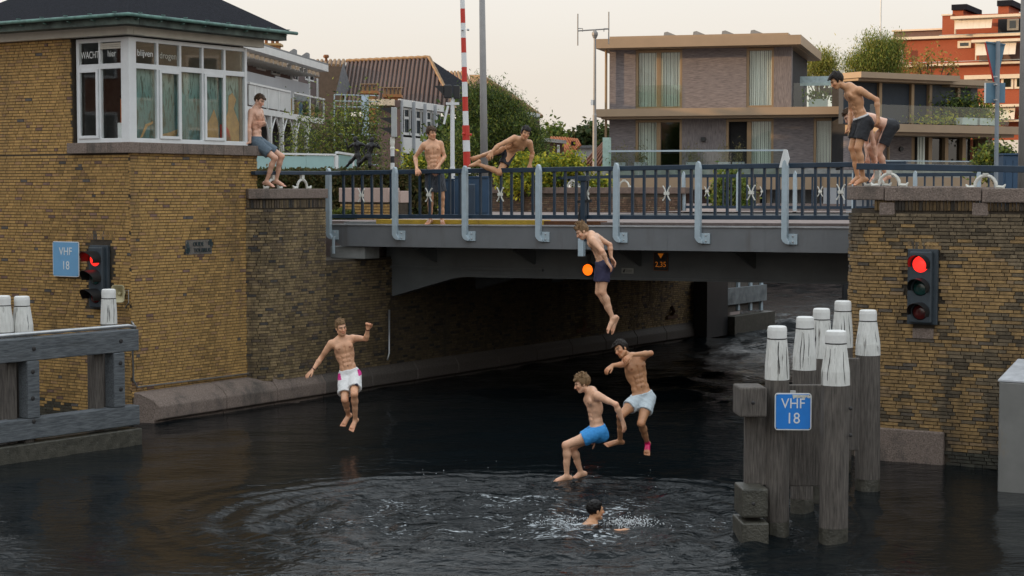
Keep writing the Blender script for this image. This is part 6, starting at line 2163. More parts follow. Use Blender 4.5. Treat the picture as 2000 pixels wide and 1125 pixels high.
for x0, x1, m_ in ((1650, 1717, m_blind), (1719, 1779, m_blind), (1783, 1812, m_blind), (1820, 1869, M('slate_blue_cladding', (0.06, 0.075, 0.095), .6)), (1872, 1896, m_blind), (1898, 1912, M('slate_blue_end', (0.10, 0.11, 0.13), .6))):
    part('screen', FL_.box(MB(), SL(x0), SL(x1), zL(244), zL(163.5), -.4, -.1), m_, lwg)
for x in (1718, 1781, 1816, 1871):
    part('mullion', FL_.box(MB(), SL(x) - .08, SL(x) + .08, zL(244), zL(163.5), -.2, .05), m_bframe if x != 1816 else m_beige, lwg)
for x0, x1 in ((1645, 1720), (1720.6, 1784), (1784.6, 1850), (1850.6, 1914)):
    part('glass_guard', FL_.box(MB(), SL(x0), SL(x1), zL(244), zL(210), 1.7, 1.72), m_glass_green, lwg)
part('brick_wall', FL_.box(MB(), SL(1660), SL(1782), zL(332), zL(267.5), -.4, 0), m_mbrick, lwg)
part('corner_pier', FL_.box(MB(), SL(1915), SL(1926), zL(332), zL(267.5), .0, .4), m_beige, lwg)
for x in (1784, 1818, 1850, 1884, 1914):
    part('window_frame', FL_.box(MB(), SL(x) - .10, SL(x) + .10, zL(332), zL(267.5), -.3, 0), m_bframe, lwg)
for x0, x1 in ((1820, 1848), (1852, 1882), (1886, 1912)):
    part('pane', FL_.box(MB(), SL(x0), SL(x1), zL(330), zL(269), -.2, -.19), m_glass_dark, lwg)
mb = MB()
for k in range(5):
    FL_.box(mb, SL(1789) + k * .085, SL(1789) + k * .085 + .075, zL(330), zL(263), .1 + .05 * (k % 2), .14 + .05 * (k % 2))
part('curtain', mb, m_curt, lwg)
part('downpipe', FL_.box(MB(), SL(1732.5), SL(1734.5), zL(330), zL(268), .02, .14), m_beige, lwg)
part('wall_lamp', MB().lathe([(.11, 0), (.11, .1)], FL_.pt(SL(1759), zL(291), .0), 10, axis=FL_.n), m_black, lwg)
part('terrace_edge', FL_.box(MB(), SL(1640), SL(1940), zL(366), zL(347), -1, 2.2), m_beige, lwg)
part('terrace_floor', FL_.box(MB(), SL(1640), SL(1940), zL(347) + .002, zL(333), -1, 2.0), m_concrete, lwg)
part('plinth_wall', FL_.box(MB(), SL(1640), SL(1940), 2.4, zL(366) - .01, -1, 1.0), m_greyboard, lwg)
part('glass_guard', FL_.box(MB(), SL(1650), SL(1945), zL(340), zL(317), 2.1, 2.12), m_glass_green, lwg)
part('guard_rail', FL_.box(MB(), SL(1650), SL(1945), zL(317) + .002, zL(315), 2.08, 2.14), m_post, lwg)
# terrace with glass on top of the ground floor, left of the wing
part('glass_guard', FM.box(MB(), SM(1548), SM(1625), zs1 + .02, FM.at(1580, 161)[1], -.3, -.28), m_glass_green, mo)
part('glass_guard', FM.box(MB(), SM(1549), SM(1622), FM.at(1580, 160)[1], FM.at(1580, 141)[1], -3.0, -2.97), M('pale_blue_glass_wall', (0.40, 0.52, 0.55), .2), mo)
part('planter', FM.box(MB(), SM(1576), SM(1612), zs1, zs1 + .42, -1.2, -.7), m_white, mo)
for (F_, S_, z_, px, col_, w_, h_, n_) in ((FM, SM, zs1 + .6, 1594, G_MID, .35, .16, 300), (FL_, SL, zL(222), 1848, G_YEL + G_MID, .7, .35, 900), (FL_, SL, zL(205), 1852, G_DARK, .55, .3, 900), (FL_, SL, zL(225), 1878, G_YEL, .5, .35, 800), (FL_, SL, zL(236), 1795, G_YEL, .6, .16, 350), (FL_, SL, zL(228), 1903, G_OLIVE, .35, .4, 500), (FL_, SL, zL(328), 1890, G_OLIVE, .8, .15, 500)):
    L = np.array(F_.pt(S_(px), z_, .9 if F_ is FL_ else -.95)) + rngq.normal(size=(n_, 3)) * np.array((w_, .2, h_))
    leaf_cloud('terrace_plant', L, .075, col_, lwg if F_ is FL_ else mo, droop=.3, seed=px, kind='stuff')
for px in (1843, 1877):
    part('planter', FL_.box(MB(), SL(px) - .45, SL(px) + .45, zL(244), zL(230), 1.2, 1.6), m_white, lwg)

# ---------------------------------------------------------------- red brick flats on the right
m_redb = M('red_brick_wall', (0.30, 0.072, 0.030), .85, var=.13, nscale=9, stretch=(1, 1, 4), bump=.3, bscale=10)
m_cream2 = M('cream_concrete_band', (0.66, 0.56, 0.43), .7, var=.05)
m_awn = M('cream_awning', (0.68, 0.60, 0.50), .8, var=.06, nscale=5)
FR = Fac(W(1730, 200, 113), W(2010, 200, 109))
rb_ = thing('apartment_block', 'red brick apartment block with cream bands and awnings at the right edge', 'building', FR.pt(8, 3.0))
SR = lambda x: FR.at(x, 150)[0]
zR = lambda y, x=1880: FR.at(x, y)[1]
xr = 2120
part('wall', FR.box(MB(), SR(1745), SR(xr), 3, zR(72), -9, 0), m_redb, rb_)
part('upper_wall', FR.box(MB(), SR(1833), SR(xr), zR(70), zR(27), -9, -.8), m_redb, rb_)
part('upper_wall', FR.box(MB(), SR(1727), SR(1832), zR(70), zR(51), -9, -2.2), m_brn2, rb_)
part('roof_band', FR.box(MB(), SR(1725), SR(1834), zR(50.8), zR(47.5), -9, -2.0), m_cream2, rb_)
part('roof_band', FR.box(MB(), SR(1832), SR(1853), zR(26.8), zR(24), -9, -.7), m_cream2, rb_)
for x0, x1, yt in ((1853, 1874, 5), (1942, 1963, 1)):
    part('stair_tower', FR.box(MB(), SR(x0), SR(x1), zR(27) + .01, zR(yt + 12), -4, -.79), m_redb, rb_)
    part('tower_cap', FR.box(MB(), SR(x0 - 1), SR(x1 + 8), zR(yt + 12) + .002, zR(yt + 1), -5, -.6), m_slate, rb_)
for y0, y1, x0, o in ((76, 71, 1742, .35), (130, 126, 1757, .5), (158, 150, 1885, .3)):
    part('floor_band', FR.box(MB(), SR(x0), SR(xr), zR(y0 - 2), zR(y1 - 2), .001, o), m_cream2, rb_)
part('side_post', FR.box(MB(), SR(1762), SR(1766), zR(128), zR(92), .3, .5), m_cream2, rb_)
def awning(x0, x1, y0, y1):
    part('awning_box', FR.box(MB(), SR(x0 - 8), SR(xr), zR(y0), zR(y0 - 5), .3, 1.3), m_cream2, rb_)
    n_ = 6
    for k in range(n_):
        a = SR(x0) + (SR(x1) - SR(x0)) * k / n_; b = SR(x0) + (SR(x1) - SR(x0)) * (k + 1) / n_
        mb = MB().prism([FR.pt(a + .003, zR(y0) - .01, .9), FR.pt(b - .003, zR(y0) - .01, .9), FR.pt(b - .003, zR(y1), 1.2), FR.pt(a + .003, zR(y1), 1.2)], FR.n * .03)
        part('awning', mb, m_awn, rb_)
    part('awning_post', FR.box(MB(), SR(x0 - 3), SR(x0 - .5), zR(y1 + 8), zR(y0 - 1), .7, .9), m_cream2, rb_)
def rwin(x0, y0, x1, y1, o=.05):
    w_ = part('window', FR.box(MB(), SR(x0), SR(x1), zR(y1), zR(y0), .0, .1), m_cream2, rb_)
    part('pane', FR.box(MB(), SR(x0) + .15, SR(x1) - .15, zR(y1) + .12, zR(y0) - .12, .102, .12), m_glass_dark, w_)
awning(1872, 1943, 40, 60)
awning(1913, 1990, 87, 112)
part('dark_opening', FR.box(MB(), SR(1945), SR(1990), zR(68), zR(39), -.78, -.4), m_dark, rb_)
rwin(1966, 41, 1988, 63); rwin(1870, 80, 1896, 94)
rwin(1956, 152, 1980, 176); rwin(1982, 152, 2000, 176); rwin(1925, 152, 1953, 176)
part('balcony_back', FR.box(MB(), SR(1912), SR(xr), zR(122), zR(88), .002, .05), m_brn2, rb_)
awning(1926, 1990, 212, 236)
part('floor_band', FR.box(MB(), SR(1915), SR(xr), zR(240), zR(236), .002, 1.0), m_cream2, rb_)
part('white_parapet', FR.box(MB(), SR(1926), SR(xr), zR(305), zR(275), .002, .4), m_white, rb_)
part('rail', FR.box(MB(), SR(1750), SR(xr), zR(121), zR(120), .45, .5), m_post, rb_)
part('rail', FR.box(MB(), SR(1835), SR(xr), zR(68.5), zR(67.5), .2, .25), m_post, rb_)

# ---------------------------------------------------------------- poles on the right
c = W(1161, 408, 52); c.z = 3.3
am = thing('antenna_mast', 'slim grey mast with a double dipole aerial left of the modern house', 'antenna mast', c)
zt_ = W(1161, 64, 52).z
part('shaft', MB().tube([c, (c.x, c.y, W(1161, 225, 52).z), (c.x, c.y, W(1161, 222, 52).z), (c.x, c.y, zt_)], [.065, .06, .045, .035], 10), m_lp, am)
part('head', MB().lathe([(.05, -.16), (.09, -.06), (.09, 0), (.05, .05), (.02, .09)], (c.x, c.y, zt_), 10), m_lp, am)
zc_ = W(1161, 59, 52).z
part('crossarm', MB().tube([(W(1128, 60, 52).x, c.y, zc_ - .02), (W(1190, 57, 52).x, c.y, zc_ + .04)], .022, 6), m_lp, am)
for px, y0, y1 in ((1128.5, 27, 89), (1189, 23, 86)):
    x = W(px, 50, 52).x
    d_ = part('dipole', MB().tube([(x, c.y, W(px, y0, 52).z), (x, c.y, W(px, y1, 52).z)], .018, 6), m_lp, am)
    sg = 1 if px < 1160 else -1
    part('loop', MB().tube([(x, c.y, zc_ + .05), (x + sg * .14, c.y, zc_ + .05), (x + sg * .14, c.y, zc_ - .04)], .014, 5), m_lp, d_)
part('small_box', MB().box((c.x - .12, c.y - .05, W(1161, 205, 52).z), (c.x - .05, c.y + .05, W(1161, 195, 52).z)), m_frame, am)

c = W(1945, 372, 31.0); c.z = 3.4
ts = thing('road_sign', 'triangular give way sign seen from behind above a blank square plate on a grey post', 'road sign', c)
zt_ = W(1945, 84, 31).z
m_signback = M('blue_grey_sign_back', (0.10, 0.20, 0.28), .45, var=.08)
m_gpost = M('grey_blue_tube', (0.20, 0.24, 0.28), .4, metal=.3, var=.08)
part('post', MB().lathe([(.038, 0), (.038, zt_ - 3.4 + .03)], c, 12), m_gpost, ts)
def tri(y0, xl, xr_, yb, xb, Y):
    return [W(xl, y0, Y), W(xr_, y0 + 5, Y), W(xb + 3, yb, Y), W(xb - 3, yb, Y)]
tp = tri(83, 1925, 1963, 160, 1945, 31.08)
sg_ = part('triangle_plate', MB().prism(tp, (0, .02, 0)), m_signback, ts)
part('red_edge', MB().bar(tp[0] + Vector((-.01, 0, 0)), tp[3] + Vector((-.01, .01, 0)), .03, .02), m_red, sg_)
part('folded_rim', MB().bar(tp[0] + Vector((0, -.02, .008)), tp[1] + Vector((0, -.02, .008)), .03, .02), m_signback, sg_)
part('square_plate', MB().box(W(1925, 201, 31.06), W(1963, 162, 31.08)), m_signback, ts, bevel=.004)
part('plate_edge', MB().box(W(1923.2, 201, 31.05), W(1924.8, 162, 31.09)), m_signwhite, ts)
for y in (150, 165, 195):
    part('clamp', MB().lathe([(.045, -.012), (.045, .012)], W(1945, y, 31.0), 10), m_metal, ts)

c = W(1995.5, 372, 29.0); c.z = 3.4
t = thing('lamp_post', 'wide grey lamp post cut by the right picture edge', 'lamp post', c)
part('shaft', MB().tube([c, c + Vector((0.0, 0, 3)), c + Vector((-.01, 0, 7))], [.068, .062, .055], 14), m_lp, t, smooth=True)
part('lantern', MB().obox(c + Vector((-.3, -.2, 7.05)), (.4, 0, 0), (0, .1, 0), (0, 0, .05)), m_lp, t)
c = W(1720, 60, 105); c.z = 3
t = thing('flagpole', 'thin white flagpole left of the red brick flats', 'flagpole', c)
part('shaft', MB().tube([c, c + Vector((0, 0, 14))], [.06, .04], 8), m_white, t)
part('finial', MB().lathe([(.02, 0), (.09, .08), (.02, .16)], c + Vector((0, 0, 14)), 8), m_white, t)

# ---------------------------------------------------------------- trees
gt = 'trees behind the houses'
b_ = W(965, 400, 62); b_.z = 3.2
tree('feathery_tree', 'tall dense feathery green tree between the barrier and the vaulting man', b_,
     [pe(930, 205, 26, 45, 62), pe(960, 215, 36, 48, 62), pe(985, 240, 50, 50, 62), pe(1012, 280, 50, 55, 62), pe(940, 280, 52, 60, 62), pe(1035, 315, 36, 35, 62), pe(900, 300, 34, 50, 61), pe(996, 215, 14, 26, 62), pe(1040, 262, 14, 26, 62)],
     700, 105, .22, .058, G_MID + G_DARK, 71, None, 'tree', .2, 1.2, .25, shell=.35)
b_ = W(690, 400, 57); b_.z = 3.2
tree('leafy_tree', 'dark open leafy tree in front of the white balconies', b_,
     [pe(640, 250, 55, 45, 57), pe(700, 240, 48, 55, 57), pe(620, 300, 50, 40, 57), pe(690, 300, 60, 40, 57), pe(740, 290, 30, 45, 57), pe(590, 265, 28, 45, 57), pe(572, 300, 24, 34, 57)],
     150, 60, .34, .06, G_DARK + G_MID[:2], 72, None, 'tree', .10, .4, .3, shell=.3)
b_ = W(870, 400, 64); b_.z = 3.2
tree('leafy_tree', 'dark green tree behind the white signal post', b_,
     [pe(880, 290, 30, 50, 64), pe(868, 330, 36, 45, 64), pe(905, 260, 22, 55, 64)], 130, 60, .25, .10, G_DARK + G_MID, 73, None, 'tree', .12)
b_ = W(1150, 330, 100); b_.z = 3
tree('leafy_tree', 'far olive tree crown above the orange roofs', b_, [pe(1165, 275, 26, 22, 100), pe(1135, 280, 22, 16, 100), pe(1115, 285, 16, 14, 100)], 120, 50, .3, .15, G_OLIVE + G_DARK, 74, gt)
b_ = W(1080, 330, 95); b_.z = 3
tree('leafy_tree', 'small sparse treetop left of the orange roofs', b_, [pe(1082, 262, 16, 10, 95), pe(1072, 278, 10, 12, 95)], 22, 40, .25, .13, G_MID, 75, gt)
b_ = W(1600, 300, 98); b_.z = 3
tree('willow_tree', 'sunlit pale tree crown between the modern house and its terrace', b_, [pe(1605, 120, 24, 20, 98), pe(1585, 130, 22, 18, 98), pe(1618, 135, 18, 20, 98)], 150, 60, .30, .085, G_WILLOW, 76, gt, droop=2.2, aspect=.22)
b_ = W(1715, 300, 96); b_.z = 3
tree('willow_tree', 'larger sunlit willow in front of the red brick flats', b_, [pe(1715, 110, 34, 32, 96), pe(1745, 115, 18, 40, 96), pe(1680, 128, 32, 18, 96), pe(1700, 85, 14, 18, 96)], 330, 65, .30, .085, G_WILLOW + G_MID, 77, gt, droop=2.2, aspect=.22)
b_ = W(1820, 300, 100); b_.z = 3
tree('willow_tree', 'thin golden twigs rising above the low modern wing', b_, [pe(1820, 118, 16, 16, 100), pe(1785, 130, 24, 14, 100), pe(1850, 130, 18, 10, 100)], 26, 22, .3, .11, [(0.30, 0.20, 0.05), (0.24, 0.18, 0.05)], 78, gt, droop=-.8)
b_ = W(1950, 400, 60); b_.z = 3
bush('dark bush behind the triangular sign post', [(1945, 310, 30, 22), (1925, 325, 22, 18), (1968, 320, 18, 22)], 60, G_MID + G_DARK, 79, 70, 50, .18, .08)

# two quick bronze figures, grown like the people, coarser
def statue_figs():
    Vs = []; Qs = []
    n0 = 0
    for J, face in (
        (pose(41.2, head=(694, 271, 0), neck=(697, 279, 0), rsh=(690, 282, .06), lsh=(706, 281, -.06), rel=(680, 290, .1), rwr=(676, 278, .05), rfi=(674, 272, .02), lel=(716, 287, -.08), lwr=(722, 280, -.1), lfi=(725, 276, -.1),
              rhip=(696, 304, .03), lhip=(700, 304, -.03), rkn=(683, 318, .05), lkn=(700, 322, -.08), ran=(667, 334, .1), rto=(660, 339, .08), lan=(698, 340, 0), lto=(690, 343, -.02)), (-.9, -.3, 0)),
        (pose(41.0, head=(727, 273, 0), neck=(725, 281, 0), rsh=(718, 284, .06), lsh=(733, 284, -.06), rel=(710, 295, .08), rwr=(714, 304, .05), rfi=(718, 309, .02), lel=(742, 290, -.08), lwr=(737, 281, -.1), lfi=(733, 277, -.1),
              rhip=(716, 306, .03), lhip=(722, 306, -.03), rkn=(704, 318, .05), lkn=(722, 324, -.08), ran=(692, 334, .1), rto=(685, 338, .08), lan=(722, 341, 0), lto=(714, 344, -.02)), (-.8, -.4, -.2))):
        V, Q = make_person('', None, J, face, s=.52, h=.009, statue=dict(root=rs))
        Vs.append(V); Qs.append(Q + n0); n0 += len(V)
        mesh_np('bronze_figure', V, Q, m_brz, rs, smooth=True)
m_brz = M('dark_bronze', (0.022, 0.022, 0.023), .45, metal=.5, var=.4, nscale=14, bump=.5, bscale=30)
# ================================================================== people
# every body is one surface grown round its bones (smoothly blended distance field, meshed with surface nets)
class Field:
    def __init__(s, lo, hi, h):
        s.h = h
        s.lo = np.array(lo, np.float32)
        s.n = np.maximum(np.ceil((np.array(hi) - s.lo) / h).astype(int) + 1, 4)
        s.F = np.full(s.n, 1.0, np.float32)

    def sub(s, lo, hi):
        a = np.clip(np.floor((np.array(lo) - s.lo) / s.h).astype(int), 0, s.n - 1)
        b = np.clip(np.ceil((np.array(hi) - s.lo) / s.h).astype(int) + 1, 0, s.n)
        if np.any(b - a < 1):
            return None
        x = s.lo[0] + s.h * np.arange(a[0], b[0], dtype=np.float32)[:, None, None]
        y = s.lo[1] + s.h * np.arange(a[1], b[1], dtype=np.float32)[None, :, None]
        z = s.lo[2] + s.h * np.arange(a[2], b[2], dtype=np.float32)[None, None, :]
        return (slice(a[0], b[0]), slice(a[1], b[1]), slice(a[2], b[2])), x, y, z

    def put(s, fn, lo, hi, k, op='u'):
        pad = k + 2.5 * s.h
        r = s.sub(np.array(lo) - pad, np.array(hi) + pad)
        if r is None:
            return
        sl, x, y, z = r
        d = fn(x, y, z)
        f = s.F[sl]
        if op == 'u':
            m = np.maximum(k - np.abs(f - d), 0) / max(k, 1e-6)
            s.F[sl] = np.minimum(f, d) - m * m * k * 0.25
        else:
            d = -d
            m = np.maximum(k - np.abs(f - d), 0) / max(k, 1e-6)
            s.F[sl] = np.maximum(f, d) + m * m * k * 0.25

    def cone(s, a, b, ra, rb, k=0.02, op='u'):
        a = np.array(a, np.float32); b = np.array(b, np.float32)
        ab = b - a
        L2 = max(float(ab @ ab), 1e-9)
        def fn(x, y, z):
            px, py, pz = x - a[0], y - a[1], z - a[2]
            t = np.clip((px * ab[0] + py * ab[1] + pz * ab[2]) / L2, 0, 1)
            return np.sqrt((px - t * ab[0]) ** 2 + (py - t * ab[1]) ** 2 + (pz - t * ab[2]) ** 2) - (ra + (rb - ra) * t)
        r = max(ra, rb)
        s.put(fn, np.minimum(a, b) - r, np.maximum(a, b) + r, k, op)

    def ell(s, c, ax, rad, k=0.02, op='u'):
        c = np.array(c, np.float32)
        A = np.array([list(v) for v in ax], np.float32)
        r = np.array(rad, np.float32)
        def fn(x, y, z):
            px, py, pz = x - c[0], y - c[1], z - c[2]
            q = [(px * A[i, 0] + py * A[i, 1] + pz * A[i, 2]) for i in range(3)]
            k0 = np.sqrt(sum((q[i] / r[i]) ** 2 for i in range(3)))
            k1 = np.sqrt(sum((q[i] / r[i] ** 2) ** 2 for i in range(3)))
            return k0 * (k0 - 1.0) / np.maximum(k1, 1e-4)
        R_ = float(r.max())
        s.put(fn, c - R_, c + R_, k, op)

    def cut(s, fn):
        x = s.lo[0] + s.h * np.arange(s.n[0], dtype=np.float32)[:, None, None]
        y = s.lo[1] + s.h * np.arange(s.n[1], dtype=np.float32)[None, :, None]
        z = s.lo[2] + s.h * np.arange(s.n[2], dtype=np.float32)[None, None, :]
        s.F = np.maximum(s.F, fn(x, y, z))

    def offset(s, fn):
        x = s.lo[0] + s.h * np.arange(s.n[0], dtype=np.float32)[:, None, None]
        y = s.lo[1] + s.h * np.arange(s.n[1], dtype=np.float32)[None, :, None]
        z = s.lo[2] + s.h * np.arange(s.n[2], dtype=np.float32)[None, None, :]
        s.F = s.F + fn(x, y, z)

    def mesh(s):
        F = s.F
        S = F < 0
        c = np.zeros(tuple(n - 1 for n in F.shape), np.int8)
        offs = [(i, j, k) for i in (0, 1) for j in (0, 1) for k in (0, 1)]
        nx, ny, nz = F.shape
        view = lambda A, o: A[o[0]:nx - 1 + o[0], o[1]:ny - 1 + o[1], o[2]:nz - 1 + o[2]]
        for o in offs:
            c += view(S, o)
        act = (c > 0) & (c < 8)
        I, J, K = np.nonzero(act)
        n = len(I)
        vid = np.full(act.shape, -1, np.int32)
        vid[I, J, K] = np.arange(n)
        acc = np.zeros((n, 3), np.float32)
        cnt = np.zeros(n, np.float32)
        vals = {o: F[I + o[0], J + o[1], K + o[2]] for o in offs}
        for ax in range(3):
            for o in offs:
                if o[ax]: continue
                o2 = list(o); o2[ax] = 1; o2 = tuple(o2)
                f0, f1 = vals[o], vals[o2]
                m = (f0 < 0) != (f1 < 0)
                t = np.where(m, f0 / np.where(m, f0 - f1, 1), 0)
                p = np.tile(np.array(o, np.float32), (n, 1))
                p[:, ax] = t
                acc += p * m[:, None]
                cnt += m
        V = (np.stack([I, J, K], 1) + acc / cnt[:, None]) * s.h + s.lo
        quads = []
        for ax in range(3):
            a, b = [(1, 2), (2, 0), (0, 1)][ax]
            sl0 = [slice(None)] * 3; sl1 = [slice(None)] * 3
            sl0[ax] = slice(0, -1); sl1[ax] = slice(1, None)
            s0 = S[tuple(sl0)]; s1 = S[tuple(sl1)]
            ch = s0 != s1
            E = np.argwhere(ch)
            ok = np.all(E >= np.array([0 if i == ax else 1 for i in range(3)]), 1) & np.all(E < np.array(F.shape) - 1, 1)
            E = E[ok]
            ins = s0[E[:, 0], E[:, 1], E[:, 2]]
            def at(da, db):
                q = E.copy(); q[:, a] += da; q[:, b] += db
                return vid[q[:, 0], q[:, 1], q[:, 2]]
            q = np.stack([at(-1, -1), at(0, -1), at(0, 0), at(-1, 0)], 1)
            q[~ins] = q[~ins][:, ::-1]
            quads.append(q)
        Q = np.concatenate(quads)
        Q = Q[np.all(Q >= 0, 1)]
        return V, Q

def nrm(v):
    return v / max(np.linalg.norm(v), 1e-9)

def skin_material(name, base, rough=0.36):
    m = M(name, base, rough, attr=True, nscale=11, var=0.16, bump=0.14, bscale=60)
    b = m.node_tree.nodes['Principled BSDF']
    b.inputs['Subsurface Weight'].default_value = 0.0
    b.inputs['Specular IOR Level'].default_value = 0.45
    return m

SKIN = {}
def hair_noise(scale, amp, seed):
    r = np.random.default_rng(seed)
    K = r.normal(size=(7, 3)) * scale
    P = r.uniform(0, 2 * pi, 7)
    def fn(x, y, z):
        t = 0
        for k, p in zip(K, P):
            t = t + np.sin(k[0] * x + k[1] * y + k[2] * z + p)
        return amp * t / 3.0
    return fn

def head_frame(J, face):
    fd = nrm(np.array(face, float))
    up = np.array(J['head'] - J['neck'], float)
    up = nrm(up - fd * (up @ fd))
    if 'headup' in J:
        u2 = np.array(J['headup'], float)
        up = nrm(u2 - fd * (u2 @ fd))
    side = np.cross(fd, up)     # the person's right
    return fd, up, side

TORSO = [(-0.13, .120, .092, -.012), (-0.02, .152, .108, -.012), (.12, .146, .100, -.004), (.27, .130, .087, .002), (.42, .124, .082, .004),
         (.57, .134, .090, .004), (.72, .150, .102, .004), (.86, .152, .100, .0), (.97, .118, .076, -.008)]

def torso_frames(J, bend=0.0):
    P = (np.array(J['rhip']) + np.array(J['lhip'])) / 2
    N = np.array(J['neck'], float)
    hacr = nrm(np.array(J['lhip']) - np.array(J['rhip']))       # towards the person's left
    sacr = nrm(np.array(J['lsh']) - np.array(J['rsh']))
    up0 = nrm(N - P)
    f_mid = nrm(np.cross(nrm(hacr + sacr), up0))
    ctl = (P + N) / 2 - f_mid * bend
    def frame(t):
        tt = t
        c = (1 - tt) ** 2 * P + 2 * tt * (1 - tt) * ctl + tt ** 2 * N
        tan = nrm(2 * (1 - tt) * (ctl - P) + 2 * tt * (N - ctl))
        a = hacr * (1 - min(max(tt, 0), 1)) + sacr * min(max(tt, 0), 1)
        a = nrm(a - tan * (a @ tan))
        fr = np.cross(a, tan)
        return c, a, fr, tan
    return frame, P, N

def limb_bend(a, b, c):
    """direction in which joint b sticks out"""
    v = b - (a + c) / 2
    return v

def make_person(label, group, J, face, skin=(0.50, 0.31, 0.21), hair=None, shorts=None, bend=0.0, hands=None, s=1.0, h=0.0075,
                extras=None, statue=None, name='person', cat='person', build=1.0):
    J = {k: np.array(v, float) for k, v in J.items()}
    hands = hands or {}
    pts = np.array([v for k, v in J.items() if k != 'headup'])
    lo = pts.min(0) - 0.24; hi = pts.max(0) + 0.24
    base = Vector(((lo[0] + hi[0]) / 2, (lo[1] + hi[1]) / 2, pts[:, 2].min() - 0.05))
    root = thing(name, label, cat, base, group) if statue is None else statue['root']
    fl = Field(lo, hi, h)
    frame, P, N = torso_frames(J, bend)
    prev = None
    for t, w, d, fo in TORSO:
        c, a, fr, tan = frame(t)
        fl.ell(c + fr * fo * s, (a, fr, tan), (w * s * build, d * s * build, 0.088 * s), 0.03)
    # chest, seat, belly line, spine line
    c, a, fr, tan = frame(.80)
    for sg in (-1, 1):
        fl.ell(c + a * sg * .072 * s + fr * .072 * s, (a, fr, tan), (.074 * s, .032 * s, .058 * s), 0.025)
        c0, a0, f0, t0 = frame(-.04)
        fl.ell(c0 + a0 * sg * .075 * s - f0 * .065 * s - t0 * .02, (a0, f0, t0), (.078 * s, .072 * s, .085 * s), 0.03)
        c1, a1, f1, t1 = frame(.62)
        fl.ell(c1 + a1 * sg * .105 * s - f1 * .03 * s, (a1, f1, t1), (.045 * s, .06 * s, .11 * s), 0.04)
    for t0_, t1_ in ((.18, .40), (.40, .62), (.62, .80)):
        ca, aa, fa, ta = frame(t0_); cb, ab_, fb, tb_ = frame(t1_)
        fl.cone(ca + fa * .093 * s * build, cb + fb * .103 * s * build, .007, .009, 0.02, 's')
        fl.cone(ca - fa * .093 * s * build, cb - fb * .103 * s * build, .009, .009, 0.025, 's')
    for t_ in (.33, .45, .57):
        cb_, ab2, fb_, tb2 = frame(t_)
        for sg in (-1, 1):
            fl.ell(cb_ + ab2 * sg * .034 * s + fb_ * .078 * s * build, (ab2, fb_, tb2), (.030 * s, .013 * s, .028 * s), 0.014)
            fl.cone(cb_ + ab2 * sg * .080 * s + fb_ * .070 * s, cb_ + ab2 * sg * .072 * s + fb_ * .078 * s - tb2 * .05, .006, .006, 0.018, 's')
    # shoulders and neck
    fd, hup, side = head_frame(J, face)
    H = J['head']
    c, a, fr, tan = frame(.96)
    hb = H - hup * 0.055 * s - fd * 0.015 * s
    fl.cone(N - tan * 0.03, hb, .056 * s, .051 * s, 0.03)
    for S_ in ('r', 'l'):
        sh, el, wr, fi = (J[S_ + k] for k in ('sh', 'el', 'wr', 'fi'))
        fl.cone(N + tan * 0.015 * s - fr * .02, sh - nrm(sh - N) * 0.02, .047 * s, .043 * s, 0.045)
        fl.cone(N * .6 + sh * .4 - tan * .05 * s, sh - tan * .03 * s, .06 * s, .05 * s, 0.04)
        fl.cone(sh, sh + (el - sh) * .28, .054 * s, .047 * s, 0.03)
        fl.cone(sh, el, .046 * s, .0365 * s, 0.025)
        bd = el - (sh + wr) / 2
        bdn = nrm(bd) if np.linalg.norm(bd) > .02 else np.zeros(3)
        fl.cone(sh * .62 + el * .38 - bdn * .010, sh * .38 + el * .62 - bdn * .010, .044 * s, .042 * s, 0.02)
        fl.cone(el, el * .7 + wr * .3, .036 * s, .0405 * s, 0.02)
        fl.cone(el * .7 + wr * .3, wr, .0405 * s, .0265 * s, 0.02)
        # hand
        hd = nrm(fi - wr)
        hp = hands.get(S_, {})
        pal = np.array(hp.get('palm', (0, 0, 0)), float)
        if np.linalg.norm(pal) < .1:
            pal = -bdn if np.linalg.norm(bdn) > .5 else np.array((0, 1.0, 0))
        pal = nrm(pal - hd * (pal @ hd))
        lat = np.cross(hd, pal)           # across the palm
        th = lat * (1 if hp.get('thumb', 1) > 0 else -1)
        curl = R(hp.get('curl', 18))
        fan = hp.get('fan', 0.16)
        for q, (lo_, ln) in enumerate(((.033, .072), (.011, .083), (-.011, .077), (-.031, .060))):
            kn = wr + hd * .088 * s + th * lo_ * s * 1.05
            fl.cone(wr + hd * .012 + th * lo_ * .55, kn, .0165 * s, .0125 * s, 0.012)
            dr = nrm(hd + th * lo_ / .033 * fan)
            pcur = kn
            ang = 0
            for sgm in range(3):
                ang += curl * (.7 if sgm == 0 else 1.0)
                dd = nrm(dr * cos(ang) + pal * sin(ang))
                pn = pcur + dd * ln * s * (.44, .31, .25)[sgm]
                fl.cone(pcur, pn, (.0108, .0100, .0092)[sgm] * s, (.0100, .0092, .0082)[sgm] * s, 0.004)
                pcur = pn
        tb0 = wr + hd * .022 * s + th * .022 * s
        t1 = tb0 + nrm(hd * .75 + th * .75 + pal * .25) * .045 * s
        t2 = t1 + nrm(hd * .95 + th * .35 + pal * .3) * .034 * s
        t3 = t2 + nrm(hd * 1.0 + th * .1 + pal * .35) * .026 * s
        fl.cone(tb0, t1, .0165 * s, .013 * s, 0.012); fl.cone(t1, t2, .012 * s, .011 * s, 0.004); fl.cone(t2, t3, .011 * s, .009 * s, 0.004)
